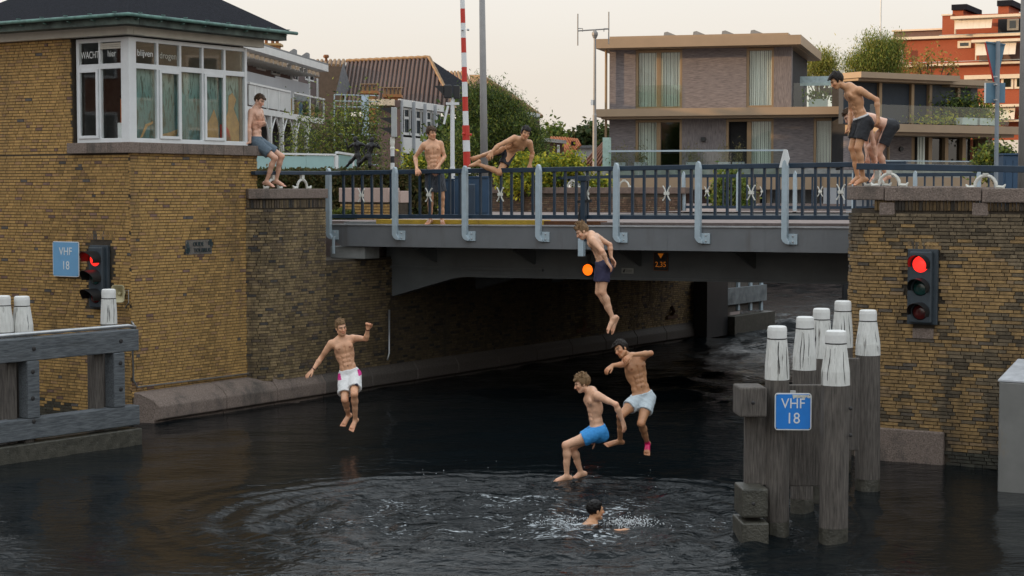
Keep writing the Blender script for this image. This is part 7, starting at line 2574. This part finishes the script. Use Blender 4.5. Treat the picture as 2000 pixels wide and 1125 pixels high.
    # legs and feet
    for S_ in ('r', 'l'):
        hp_, kn, an, to = (J[S_ + k] for k in ('hip', 'kn', 'an', 'to'))
        dn = nrm(kn - hp_)
        shn = nrm(an - kn)
        back = nrm(nrm(hp_ - kn) + nrm(an - kn)) if np.linalg.norm(nrm(hp_ - kn) + nrm(an - kn)) > .12 else None
        if back is None:
            c0, a0, f0, t0 = frame(0)
            back = -f0
        back = back - shn * (back @ shn); back = nrm(back)
        fl.cone(hp_ + dn * .01, hp_ + dn * .20, .088 * s, .078 * s, 0.035)
        fl.cone(hp_ + dn * .18, kn, .079 * s, .052 * s, 0.03)
        fl.cone(kn * .75 + hp_ * .25 - back * .012, kn - back * .008, .050 * s, .047 * s, 0.02)
        fl.cone(kn, kn * .70 + an * .30 + back * .010, .049 * s, .053 * s, 0.025)
        fl.cone(kn * .72 + an * .28 + back * .014, kn * .4 + an * .6 + back * .004, .052 * s, .042 * s, 0.025)
        fl.cone(kn * .45 + an * .55, an, .043 * s, .0325 * s, 0.02)
        f_ = to - an
        fdir = nrm(f_)
        upf = nrm(-shn - fdir * (-shn @ fdir)) if np.linalg.norm(-shn - fdir * (-shn @ fdir)) > .05 else nrm(back * -1)
        latf = np.cross(fdir, upf)
        Lf = np.linalg.norm(f_)
        sole = -upf
        heel = an + sole * .040 * s - fdir * .038 * s
        ball = to - fdir * .052 * s + sole * .012 * s
        fl.cone(an, heel, .034 * s, .032 * s, 0.02)
        fl.cone(heel, ball, .032 * s, .024 * s, 0.02)
        fl.cone(an + fdir * .01, ball + upf * .008, .033 * s, .022 * s, 0.025)
        for q in (-1, 1):
            fl.cone(an * .5 + ball * .5 + latf * q * .012 * s, ball + latf * q * .026 * s, .026 * s, .020 * s, 0.02)
        sgn_ = 1 if S_ == 'l' else -1
        for q in range(5):
            off = (-.036 + q * .0175) * s
            big = (q == 0) if sgn_ > 0 else (q == 4)
            ln = (.056, .056, .052, .046, .038)[q if sgn_ > 0 else 4 - q] * s
            rr = .0135 if big else .0095
            fl.cone(ball + latf * off * .9, ball + latf * off * 1.08 + fdir * ln + sole * .004, rr * s * 1.1, rr * s * .9, 0.006)
    # head
    U = lambda a_, b_, c_: H + side * a_ * s + fd * b_ * s + hup * c_ * s
    AX = (side, fd, hup)
    fl.ell(U(0, -.012, .032), AX, (.074 * s, .094 * s, .086 * s), 0.02)
    fl.ell(U(0, .026, -.030), AX, (.060 * s, .066 * s, .084 * s), 0.025)
    fl.ell(U(0, .056, -.096), AX, (.030 * s, .026 * s, .022 * s), 0.025)
    for q in (-1, 1):
        fl.cone(U(q * .050, .002, -.058), U(q * .018, .058, -.098), .024 * s, .018 * s, 0.02)
        fl.ell(U(q * .042, .066, -.022), AX, (.020 * s, .018 * s, .018 * s), 0.02)
        fl.cone(U(q * .012, .088, .024), U(q * .048, .070, .022), .011 * s, .010 * s, 0.012)
        fl.ell(U(q * .031, .098, .002), AX, (.017 * s, .016 * s, .011 * s), 0.010, 's')
        fl.ell(U(q * .031, .073, .002), AX, (.0135 * s, .0135 * s, .0135 * s), 0.004)
        fl.ell(U(q * .076, -.006, -.006), (nrm(side + q * fd * .25), nrm(fd - q * side * .25), hup), (.009 * s, .021 * s, .031 * s), 0.008)
        fl.ell(U(q * .011, .103, -.040), AX, (.009 * s, .010 * s, .008 * s), 0.006)
    fl.cone(U(0, .088, .014), U(0, .110, -.034), .0085 * s, .0125 * s, 0.012)
    fl.ell(U(0, .085, -.063), AX, (.024 * s, .013 * s, .0065 * s), 0.006)
    fl.ell(U(0, .084, -.074), AX, (.021 * s, .013 * s, .0065 * s), 0.006)
    V, Q = fl.mesh()
    if statue is not None:
        return V, Q
    # colours of the skin itself: lips, brows, irises, nipples, navel, lighter where trunks cover
    col = np.tile(np.array(skin, np.float32), (len(V), 1))
    def spot(c, ax, rad, color, k=1.0, soft=0.35):
        q = (V - c) @ np.array([list(v) for v in ax]).T / np.array(rad)
        e = np.sqrt((q ** 2).sum(1))
        w = np.clip((1 + soft - e) / soft, 0, 1) * k
        col[:] = col * (1 - w[:, None]) + np.array(color, np.float32) * w[:, None]
    sk = np.array(skin)
    cc, a, fr, tan = frame(.77)
    for q in (-1, 1):
        spot(cc + a * q * .085 * s + fr * .105 * s, (a, fr, tan), (.015, .05, .013), sk * (.55, .42, .40), .9)
        spot(U(q * .031, .088, .002), AX, (.012, .02, .0055), (.30, .27, .25), .8)
        spot(U(q * .031, .090, .002), AX, (.0062, .02, .0062), (.03, .022, .016), .95)
        spot(U(q * .033, .088, .024), AX, (.026, .03, .0065), (.07, .045, .03) if hair else sk * .3, .85)
        spot(U(q * .036, .07, -.035), AX, (.028, .04, .022), sk * (1.12, .86, .80), .5, 1.0)
    spot(U(0, .09, -.069), AX, (.025, .03, .011), sk * (.86, .52, .50), .8)
    spot(U(0, .11, -.034), AX, (.016, .02, .014), sk * (1.1, .84, .78), .5, .8)
    cc, a, fr, tan = frame(.30)
    spot(cc + fr * .088 * s, (a, fr, tan), (.010, .05, .014), sk * .32, .8)
    for S_ in ('r', 'l'):
        spot(J[S_ + 'kn'], np.eye(3), (.05, .05, .05), sk * (1.0, .82, .76), .5, .6)
        spot(J[S_ + 'el'], np.eye(3), (.04, .04, .04), sk * (.98, .8, .74), .5, .6)
        spot(J[S_ + 'fi'], np.eye(3), (.07, .07, .07), sk * (1.04, .86, .80), .6, .8)
        spot(J[S_ + 'to'], np.eye(3), (.07, .07, .07), sk * (1.04, .84, .78), .6, .8)
        if extras and extras.get('band') == 'both' or extras and extras.get('band') == S_:
            dw = (V - J[S_ + 'wr']) @ nrm(J[S_ + 'fi'] - J[S_ + 'wr'])
            m_ = (np.abs(dw + .012) < .008) & (np.linalg.norm(V - J[S_ + 'wr'], axis=1) < .06)
            col[m_] = (.05, .008, .012)
        if extras and extras.get('wrap') == S_:
            an, to = J[S_ + 'an'], J[S_ + 'to']
            q = ((V - an) @ nrm(to - an)) / np.linalg.norm(to - an)
            dd = np.linalg.norm(V - (an + (to - an) * np.clip(q, 0, 1)[:, None]), axis=1)
            m_ = (q > -.1) & (q < .62) & (dd < .09)
            col[m_] = (.66, .02, .13)
    mat = SKIN.setdefault('skin', skin_material('skin', skin))
    body = mesh_np('body', V, Q, mat, root, colors=col, smooth=True)
    # ------------------------------------------------ trunks
    if shorts:
        f2 = Field(lo, hi, h)
        wl = shorts.get('waist', .20)
        for t, w, d, fo in TORSO:
            if t > wl + .16: continue
            c, a, fr, tan = frame(t)
            f2.ell(c + fr * fo * s, (a, fr, tan), (w * s * build + .013, d * s * build + .013, 0.088 * s), 0.03)
        for sg in (-1, 1):
            c0, a0, f0, t0 = frame(-.04)
            f2.ell(c0 + a0 * sg * .075 * s - f0 * .065 * s - t0 * .02, (a0, f0, t0), (.09 * s, .084 * s, .095 * s), 0.03)
        hems = []
        for S_ in ('r', 'l'):
            hp_, kn = J[S_ + 'hip'], J[S_ + 'kn']
            dn = nrm(kn - hp_)
            L = np.linalg.norm(kn - hp_)
            fl_ = shorts.get('len', .5)
            e = hp_ + dn * L * fl_
            hems.append((e, dn))
            r0, r1 = .106 * s, shorts.get('hem', .098) * s
            A = hp_ - dn * .02
            B = e + dn * .02
            ab = B - A; L2 = float(ab @ ab)
            ec = e.astype(np.float32); dc = dn.astype(np.float32)
            def fn(x, y, z, A=A, ab=ab, L2=L2, r0=r0, r1=r1, ec=ec, dc=dc):
                px, py, pz = x - A[0], y - A[1], z - A[2]
                t = (px * ab[0] + py * ab[1] + pz * ab[2]) / L2
                tc = np.clip(t, 0, 1)
                d = np.sqrt((px - tc * ab[0]) ** 2 + (py - tc * ab[1]) ** 2 + (pz - tc * ab[2]) ** 2) - (r0 + (r1 - r0) * tc)
                pl = (x - ec[0]) * dc[0] + (y - ec[1]) * dc[1] + (z - ec[2]) * dc[2]
                return np.maximum(d, pl)
            R_ = max(r0, r1)
            f2.put(fn, np.minimum(A, B) - R_, np.maximum(A, B) + R_, 0.025)
        c, a, fr, tan = frame(wl)
        tilt = nrm(tan + fr * shorts.get('tilt', 0.12))
        wn_ = c.astype(np.float32); tn = tilt.astype(np.float32)
        f2.cut(lambda x, y, z: (x - wn_[0]) * tn[0] + (y - wn_[1]) * tn[1] + (z - wn_[2]) * tn[2])
        # nothing of the cloth may hang past the hems (torso ellipsoids under bent thighs excepted)
        nz1 = hair_noise(38, .0035, 5 + int(abs(base.x) * 10)); nz2 = hair_noise(75, .0016, 9)
        f2.offset(lambda x, y, z: nz1(x, y, z * .6) + nz2(x, y, z))
        for (e, dn), S_ in zip(hems, ('r', 'l')):
            f2.cone(e - dn * .05, e + dn * .05, .076 * s, .078 * s, 0.004, 's')
        V2, Q2 = f2.mesh()
        sc_ = np.array(shorts['col'], np.float32)
        c2 = np.tile(sc_, (len(V2), 1))
        if 'stripe' in shorts:
            c, a, fr, tan = frame(.05)
            q = (V2 - c) @ a
            q2 = (V2 - c) @ fr
            ang = np.arctan2(q2, q) * .13
            m_ = np.mod(ang, .021) < .006
            c2[m_] = shorts['stripe']
        if 'band' in shorts:
            q = (V2 - wn_) @ tilt
            c2[q > -.022] = shorts['band']
        if 'side' in shorts:
            c, a, fr, tan = frame(.0)
            q = np.abs((V2 - c) @ a); q2 = (V2 - c) @ tan
            m_ = (q > .135) & (q2 > -.01) & (q2 < .085)
            c2[m_] = shorts['side']
        if 'mark' in shorts:
            e, dn = hems[1]
            c, a, fr, tan = frame(0)
            mk_ = e - dn * .05 + fr * .08 + a * .03
            q = V2 - mk_
            x_ = q @ a; y_ = q @ -dn
            m_ = (np.abs(x_) < .03) & (y_ > -.02) & (y_ < .02 + x_ * .5) & ((q @ fr) > -.04)
            c2[m_] = shorts['mark']
        mesh_np('swim_shorts', V2, Q2, shorts['mat'], root, colors=c2, smooth=True)
    # ------------------------------------------------ hair
    if hair:
        f3 = Field(H - .22, H + .22, .006)
        th_ = hair.get('thick', .016)
        f3.ell(U(0, -.014, .036), AX, (.074 * s + th_ * .8, .094 * s + th_, .086 * s + th_), 0.01)
        rng = np.random.default_rng(hair.get('seed', 1))
        top = hair.get('tuft', .03)
        fl_dir = np.array(hair.get('flow', (0, 0, 0)), float)
        for q in range(hair.get('n', 46)):
            ph = rng.uniform(0, 2 * pi); rr = sqrt(rng.uniform(0, 1))
            loc = np.array([cos(ph) * rr * .072, sin(ph) * rr * .088 - .006, 0])
            zz = .036 + .088 * sqrt(max(0, 1 - (loc[0] / .082) ** 2 - ((loc[1] + .014) / .10) ** 2))
            p0 = U(loc[0], loc[1], zz)
            out = nrm(side * loc[0] * 6 + fd * loc[1] * 4 + hup * .7 + fl_dir + rng.normal(0, .28, 3))
            f3.cone(p0, p0 + out * top * rng.uniform(.5, 1.25), .013, .005, 0.012)
        for q in range(hair.get('fringe', 0)):
            xx = rng.uniform(-.055, .055)
            p0 = U(xx, .07, .085)
            f3.cone(p0, U(xx * 1.15, .100, .085 - hair.get('drop', .04) * rng.uniform(.6, 1.1)), .015, .006, 0.01)
        nzh = hair_noise(120, .0025, hair.get('seed', 1))
        f3.offset(nzh)
        Hn = H.astype(np.float32)
        fdn, upn, sdn = fd.astype(np.float32), hup.astype(np.float32), side.astype(np.float32)
        hl = hair.get('line', .062)
        def cutf(x, y, z):
            fx = (x - Hn[0]) * fdn[0] + (y - Hn[1]) * fdn[1] + (z - Hn[2]) * fdn[2]
            ux = (x - Hn[0]) * upn[0] + (y - Hn[1]) * upn[1] + (z - Hn[2]) * upn[2]
            # face stays clear below the hairline, ears and nape too
            a1 = np.minimum(fx - (.028 + np.maximum(0, ux - .01) * .35), hl - ux)
            a2 = np.minimum(-.030 - ux, fx + .055)
            a3 = -.072 - ux
            return np.maximum(np.maximum(a1, a2), a3)
        f3.cut(cutf)
        for q in range(hair.get('fringe', 0)):
            xx = rng.uniform(-.055, .055)
            f3.cone(U(xx, .082, .082), U(xx * 1.15, .103, .082 - hair.get('drop', .04) * rng.uniform(.5, 1.1)), .010, .004, 0.006)
        V3, Q3 = f3.mesh()
        mesh_np('hair', V3, Q3, hair['mat'], root, smooth=True)
    return root

def pose(Z, **k):
    """joints given as photo column, row and extra distance, turned into points of the place"""
    J = {}
    for n_, v in k.items():
        px, py, d = v
        J[n_] = np.array(W(px, py, Z + d))
    return J

m_cloth = M('swim_cloth', (0.1, 0.1, 0.1), 0.75, attr=True, nscale=30, var=0.10, bump=0.15, bscale=60)
def hair_mat(name, col, rough=0.5):
    return M(name, col, rough, nscale=40, var=0.45, stretch=(1, 1, 0.35), bump=0.5, bscale=140, spec=0.18)
h_dark = hair_mat('near_black_hair', (0.014, 0.010, 0.008), 0.4)
h_brown = hair_mat('brown_hair', (0.060, 0.034, 0.019))
h_fair = hair_mat('dark_blond_hair', (0.19, 0.115, 0.058))
h_wet = hair_mat('wet_black_hair', (0.006, 0.005, 0.005), 0.25)

FAIR = (0.67, 0.385, 0.245); TAN = (0.55, 0.285, 0.15); MID = (0.64, 0.345, 0.205); BROWN = (0.47, 0.235, 0.12); PINK = (0.64, 0.37, 0.26)
GJ = 'young men jumping into the canal'

# man resting against the tower sill
make_person('young man in grey blue shorts leaning against the tower windowsill, hand on his stomach', None,
    pose(32.95, head=(506.5, 197.0, 0), neck=(501.5, 212.5, 0), rsh=(491, 217.5, -.12), lsh=(508, 217, .17), rel=(486.5, 247, -.22), rwr=(488, 278, -.24), rfi=(476, 284, -.20),
         lel=(515, 243, .20), lwr=(516, 239, -.02), lfi=(505, 243, -.10), rhip=(500, 279, -.09), lhip=(505, 277, .09), rkn=(537, 309, -.14), lkn=(550, 305.5, .14),
         ran=(520, 355, -.06), rto=(535, 363.5, -.20), lan=(539, 353, .20), lto=(557, 362.5, .16)),
    (0.80, -0.40, -0.38), PINK, dict(mat=h_brown, thick=.014, tuft=.018, n=40, seed=3, fringe=7, drop=.03), dict(col=(0.095, 0.135, 0.175), mat=m_cloth, len=.70, hem=.105, waist=.17), bend=.05,
    hands=dict(r=dict(palm=(0, 0, -1), curl=4), l=dict(palm=(-.6, .5, 0), curl=14)))

# man standing behind the railing
make_person('young man in dark pinstriped shorts standing on the bridge, both hands on the railing', None,
    pose(33.98, head=(842.5, 260.5, -.03), neck=(843.5, 277.5, 0), rsh=(828, 283, -.02), lsh=(860, 280.5, .04), rel=(811, 307, .06), rwr=(814, 329.5, -.17), rfi=(815.5, 339, -.24),
         lel=(868, 305.5, .06), lwr=(853, 329, -.17), lfi=(847.5, 340, -.24), rhip=(840.5, 344, .02), lhip=(857, 344, .02), rkn=(841, 386, .0), lkn=(863, 386, .0),
         ran=(840.5, 429, .06), rto=(834, 436.5, -.12), lan=(863.5, 429.5, .06), lto=(865, 437.5, -.12)),
    (0.62, -0.78, -0.06), MID, dict(mat=h_brown, thick=.020, tuft=.026, n=54, seed=8, fringe=10, drop=.05), dict(col=(0.030, 0.034, 0.045), stripe=(0.11, 0.125, 0.15), mat=m_cloth, len=.74, hem=.108, waist=.15), bend=-.01,
    hands=dict(r=dict(palm=(0, 1, -.4), curl=30), l=dict(palm=(0, 1, -.4), curl=30)))

# man vaulting the railing
make_person('dark haired young man in black trunks vaulting sideways over the bridge railing', None,
    pose(33.0, head=(1026.3, 260.5, -.28), neck=(1019, 276, -.16), rsh=(1005, 269.5, -.18), lsh=(1034.5, 279, -.10), rel=(974, 284, -.36), rwr=(960.5, 297, -.42), rfi=(950, 314, -.44),
         lel=(1040, 299.5, -.02), lwr=(1035, 321, -.03), lfi=(1031.5, 336, -.05), rhip=(984, 288.5, .22), lhip=(995, 300, .14), rkn=(964, 298, -.20), lkn=(975.5, 337.5, -.06),
         ran=(945, 303, .15), rto=(920, 312, .20), lan=(933.5, 320.5, .02), lto=(914, 326.5, .06)),
    (0.22, -0.95, -0.16), TAN, dict(mat=h_dark, thick=.022, tuft=.030, n=60, seed=5, fringe=10, drop=.035), dict(col=(0.014, 0.015, 0.022), mat=m_cloth, len=.60, hem=.104), bend=.02,
    hands=dict(r=dict(palm=(0, .6, -.6), curl=10, fan=.25), l=dict(palm=(0, .9, 0), curl=26)))

# man in navy shorts in mid-air by the bridge
make_person('fair haired man in navy shorts falling upright in front of the bridge beam', GJ,
    pose(27.6, head=(1137.5, 452, -.02), neck=(1153.5, 461, 0), rsh=(1164, 462, .18), lsh=(1157, 469.5, -.17), rel=(1191, 478, .24), rwr=(1193.5, 503, .22), rfi=(1203, 516, .20),
         lel=(1176.5, 491, -.28), lwr=(1186, 513, -.26), lfi=(1196, 526, -.24), rhip=(1175.5, 519, .09), lhip=(1179, 522, -.09), rkn=(1169.5, 571, .10), lkn=(1177, 570, -.12),
         ran=(1199.5, 625, .12), rto=(1194.5, 652, .10), lan=(1197, 621.5, -.10), lto=(1184.5, 649, -.14)),
    (-0.86, -0.18, -0.50), FAIR, dict(mat=h_fair, thick=.014, tuft=.050, n=60, seed=12, flow=(-.3, 0, .9)), dict(col=(0.024, 0.022, 0.060), mat=m_cloth, len=.60, hem=.104), bend=.07,
    hands=dict(r=dict(palm=(-.6, -.3, -.5), curl=22), l=dict(palm=(-.6, .3, -.5), curl=22)))

# man in white shorts, left
make_person('young man in white shorts with pink side patches, jumping with one fist raised', GJ,
    pose(27.6, head=(666, 640.5, -.06), neck=(667.5, 662.5, 0), rsh=(646.5, 671, -.03), lsh=(688.5, 660.5, .06), rel=(627, 699.5, .03), rwr=(611.5, 722, -.06), rfi=(590, 743, -.12),
         lel=(715, 662, -.04), lwr=(718.5, 643, -.12), lfi=(720, 631, -.15), rhip=(673, 737, .01), lhip=(693, 733.5, .03), rkn=(673.5, 781, -.28), lkn=(692, 769.5, -.32),
         ran=(681, 811.5, .04), rto=(669, 831.5, -.08), lan=(694, 821, -.10), lto=(685, 840.5, -.22)),
    (0.45, -0.88, -0.05), MID, dict(mat=h_fair, thick=.012, tuft=.034, n=56, seed=14, flow=(-.1, 0, .6)), dict(col=(0.66, 0.655, 0.65), side=(0.58, 0.02, 0.22), mark=(0.03, 0.03, 0.07), mat=m_cloth, len=.74, hem=.112, waist=.21), bend=.0,
    hands=dict(r=dict(palm=(0, .2, -1), curl=6, fan=.3), l=dict(palm=(-.2, -1, 0), curl=72)), extras=dict(band='both'))

# man in blue shorts
make_person('curly fair haired man in bright blue shorts dropping feet first, knees bent', GJ,
    pose(24.2, head=(1137, 749, -.02), neck=(1154, 766, 0), rsh=(1150, 774, .17), lsh=(1166, 772, -.17), rel=(1166, 815, .24), rwr=(1161.5, 853, .18), rfi=(1160.5, 877, .16),
         lel=(1203, 790, -.24), lwr=(1216, 822.5, -.20), lfi=(1222.5, 848, -.17), rhip=(1163, 841.5, .09), lhip=(1169.5, 845, -.09), rkn=(1117.5, 874, .14), lkn=(1105.5, 869.5, -.10),
         ran=(1135, 923.5, .20), rto=(1116, 936.5, .16), lan=(1107, 930, -.06), lto=(1080.5, 940, -.10)),
    (-0.92, -0.12, -0.26), FAIR, dict(mat=h_fair, thick=.022, tuft=.044, n=66, seed=15, flow=(-.5, 0, .2), fringe=9, drop=.02), dict(col=(0.035, 0.26, 0.62), mat=m_cloth, len=.48, hem=.108, waist=.16), bend=.03,
    hands=dict(r=dict(palm=(-1, 0, 0), curl=10), l=dict(palm=(-.7, .5, 0), curl=12)))

# man in pale shorts with a taped foot
make_person('tanned dark haired man in pale shorts with a pink taped foot, jumping', GJ,
    pose(25.0, head=(1213, 682, -.05), neck=(1235.5, 699, 0), rsh=(1222.5, 704, -.02), lsh=(1252, 699.5, .05), rel=(1218, 712, -.26), rwr=(1196.5, 713.5, -.34), rfi=(1180, 727, -.38),
         lel=(1271, 690, -.16), lwr=(1233.5, 693, -.34), lfi=(1216, 705.5, -.38), rhip=(1246, 779, .00), lhip=(1266, 779.5, .02), rkn=(1212, 812, -.24), lkn=(1252, 827, -.25),
         ran=(1211, 861, .05), rto=(1183, 868.5, -.02), lan=(1265, 867, .08), lto=(1262.5, 888, -.05)),
    (-0.72, -0.66, -0.20), BROWN, dict(mat=h_dark, thick=.022, tuft=.030, n=66, seed=17, fringe=6, drop=.02), dict(col=(0.47, 0.54, 0.58), mat=m_cloth, len=.52, hem=.110, waist=.16), bend=.02,
    hands=dict(r=dict(palm=(0, .3, -1), curl=22), l=dict(palm=(.2, .6, -.7), curl=24)), extras=dict(wrap='l'))

# swimmer
_c = SWIM
def SWP(x, y, z): return np.array((_c.x + x, _c.y + y, z))
make_person('dark haired swimmer with head and one arm out of the water among white foam', None,
    dict(head=SWP(-.03, .02, .165), neck=SWP(-.07, .02, -.02), rsh=SWP(.02, -.17, -.065), lsh=SWP(-.02, .19, -.11), rel=SWP(.23, -.30, -.040), rwr=SWP(.46, -.24, -.036), rfi=SWP(.62, -.20, -.034),
         lel=SWP(.22, .33, -.16), lwr=SWP(.44, .30, -.14), lfi=SWP(.6, .3, -.14), rhip=SWP(-.45, -.09, -.34), lhip=SWP(-.45, .10, -.36), rkn=SWP(-.80, -.10, -.52), lkn=SWP(-.80, .12, -.54),
         ran=SWP(-1.16, -.10, -.62), rto=SWP(-1.32, -.10, -.70), lan=SWP(-1.16, .12, -.64), lto=SWP(-1.32, .12, -.72), headup=np.array((.12, 0, 1.0))),
    (0.90, 0.42, 0.02), TAN, dict(mat=h_wet, thick=.012, tuft=.008, n=20, seed=19), None, bend=-.03,
    hands=dict(r=dict(palm=(0, 0, -1), curl=4), l=dict(palm=(0, 0, -1), curl=4)))

# two men on the right pier
make_person('tall dark haired man in black shorts standing barefoot on the pier edge, looking down', None,
    pose(26.8, head=(1634, 158, -.02), neck=(1657.5, 171.5, 0), rsh=(1663, 176, .17), lsh=(1679, 176, -.15), rel=(1662, 216, .24), rwr=(1659, 243, .12), rfi=(1657.5, 258, .10),
         lel=(1712.5, 195, -.18), lwr=(1715, 227.5, -.20), lfi=(1715, 247, -.20), rhip=(1679, 238, .09), lhip=(1690, 240.5, -.08), rkn=(1664.5, 289, .10), lkn=(1676, 289.5, -.10),
         ran=(1675.5, 347, .12), rto=(1658.5, 358.5, .10), lan=(1686, 348.5, -.04), lto=(1667, 359.8, -.08)),
    (-0.84, -0.18, -0.50), TAN, dict(mat=h_dark, thick=.024, tuft=.028, n=70, seed=21, fringe=8, drop=.02), dict(col=(0.013, 0.014, 0.018), band=(0.55, 0.55, 0.55), mat=m_cloth, len=.66, hem=.106, waist=.18), bend=.05, s=.98,
    hands=dict(r=dict(palm=(-1, 0, 0), curl=30), l=dict(palm=(-.6, .5, 0), curl=30)))
make_person('man in black shorts bending down to hold the pier handrail behind the tall man', None,
    pose(27.3, head=(1660, 227, .0), neck=(1682, 231, .02), rsh=(1692, 236, .20), lsh=(1695, 240, -.15), rel=(1692, 279, .24), rwr=(1694, 305, .12), rfi=(1695, 320, .02),
         lel=(1706, 280, -.14), lwr=(1710.5, 305, -.12), lfi=(1713.5, 320, -.14), rhip=(1733, 246, .10), lhip=(1738, 250, -.09), rkn=(1701, 288, .14), lkn=(1716, 297, -.08),
         ran=(1712, 340, .22), rto=(1700, 354, .18), lan=(1731, 344, .05), lto=(1718, 356, .0)),
    (-0.75, -0.22, -0.62), PINK, dict(mat=h_brown, thick=.016, tuft=.02, n=40, seed=22), dict(col=(0.012, 0.013, 0.017), mat=m_cloth, len=.68, hem=.108, waist=.16), bend=.06,
    hands=dict(r=dict(palm=(-.5, 0, -1), curl=30), l=dict(palm=(-.5, 0, -1), curl=30)))
statue_figs()
# ---------------------------------------------------------------- unseen terrace on the left, added to keep the low sun off the canal
hz = [(0.30, 0.17, 0.10), (0.24, 0.12, 0.08), (0.34, 0.26, 0.17), (0.27, 0.13, 0.09)]
def terrace(x0, x1, ys, step, side, labs, grp, hs, hz=hz):
    for k, lab in enumerate(labs):
        y0 = ys + k * step
        h_ = hs[k]
        xf = x1 if side > 0 else x0
        t = thing('unseen_house', lab, 'house', Vector(((x0 + x1) / 2, y0 + step / 2, 3.3)), grp)
        part('wall', MB().box((x0, y0, 3.3), (x1, y0 + step - .1, h_)), M('terrace_brick', hz[k % len(hz)], .9, var=.15, nscale=8), t)
        part('roof', MB().prism([(x0 - .3, y0, h_ + .002), (x1 + .3, y0, h_ + .002), ((x0 + x1) / 2, y0, h_ + 3.2)], (0, step - .1, 0)), m_tile_o2, t)
        for fl in range(3):
            for q in range(4):
                a = y0 + 1.0 + q * (step - 1.2) / 4
                w_ = part('window', MB().box((xf - .06, a, 4.6 + fl * 3.0), (xf + .06, a + 1.4, 6.5 + fl * 3.0)), m_frame, t)
                part('pane', MB().box((xf + side * .062 - .003, a + .1, 4.7 + fl * 3.0), (xf + side * .062 + .003, a + 1.3, 6.4 + fl * 3.0)), m_glass_dark, w_)
terrace(-46, -35, -16, 13, 1, ('brick canal house, first of the unseen terrace added on the left to block the sun', 'dark red canal house, second of the unseen terrace added on the left to block the sun',
        'pale brick canal house, third of the unseen terrace added on the left to block the sun', 'brown brick canal house, fourth of the unseen terrace added on the left to block the sun', 'brick canal house, last of the unseen terrace added on the left to block the sun'),
        'unseen terrace of canal houses added for shade', (13.5, 12.2, 14.2, 12.8, 13.4))
terrace(36, 46, 24, 12, -1, ('white canal house, nearest of the unseen ones added on the right bank for reflections', 'pale canal house, middle one of the unseen ones added on the right bank for reflections', 'grey white canal house, farthest of the unseen ones added on the right bank for reflections'),
        'unseen canal houses added on the right bank for reflections', (10.5, 11.5, 10.2), [(0.46, 0.48, 0.47), (0.42, 0.42, 0.38), (0.45, 0.47, 0.47)])  # unseen houses added on the right bank for the tower glass to reflect
for k, (x, y) in enumerate(((29, 26),)):
    tree('leafy_tree', ('round unseen tree added on the right bank for reflections',)[k],
         (x, y, 3.3), [(x, y, 7.2, 2.2, 2.2, 2.4)], 90, 50, .32, .16, G_MID + G_DARK, 90 + k)  # unseen tree added beside them for the same reflection
struct('quay_near', MB().box((-60, -40, -1), (-28, 31, 3.28)), m_paving)

# ---------------------------------------------------------------- splash: drops and flecks of foam round the swimmer
rng = np.random.default_rng(33)
mbs = MB()
def drop(c, r):
    c = Vector(c)
    vs = [c + Vector(v) * r for v in ((1, 0, 0), (-1, 0, 0), (0, 1, 0), (0, -1, 0), (0, 0, 1), (0, 0, -1))]
    mbs.add(vs, [(0, 2, 4), (2, 1, 4), (1, 3, 4), (3, 0, 4), (2, 0, 5), (1, 2, 5), (3, 1, 5), (0, 3, 5)])
for i in range(420):
    a = rng.normal(.38, .16); b = rng.normal(0, .10)
    drop((SWIM.x + a, SWIM.y + b - .05, abs(rng.normal(.02, .045))), rng.uniform(.003, .010))
for i in range(170):
    a = rng.normal(-.35, .28); b = rng.normal(.05, .2)
    drop((SWIM.x + a, SWIM.y + b, abs(rng.normal(.005, .02))), rng.uniform(.003, .008))
for i in range(70):
    p = WZ(rng.uniform(820, 1330), rng.uniform(900, 1090), 0)
    drop((p.x, p.y, rng.uniform(0, .012)), rng.uniform(.003, .007))
mw = M('white_water', (0.62, 0.65, 0.67), .4, var=.05)
o = part('splash', mbs, mw, None); o['kind'] = 'stuff'
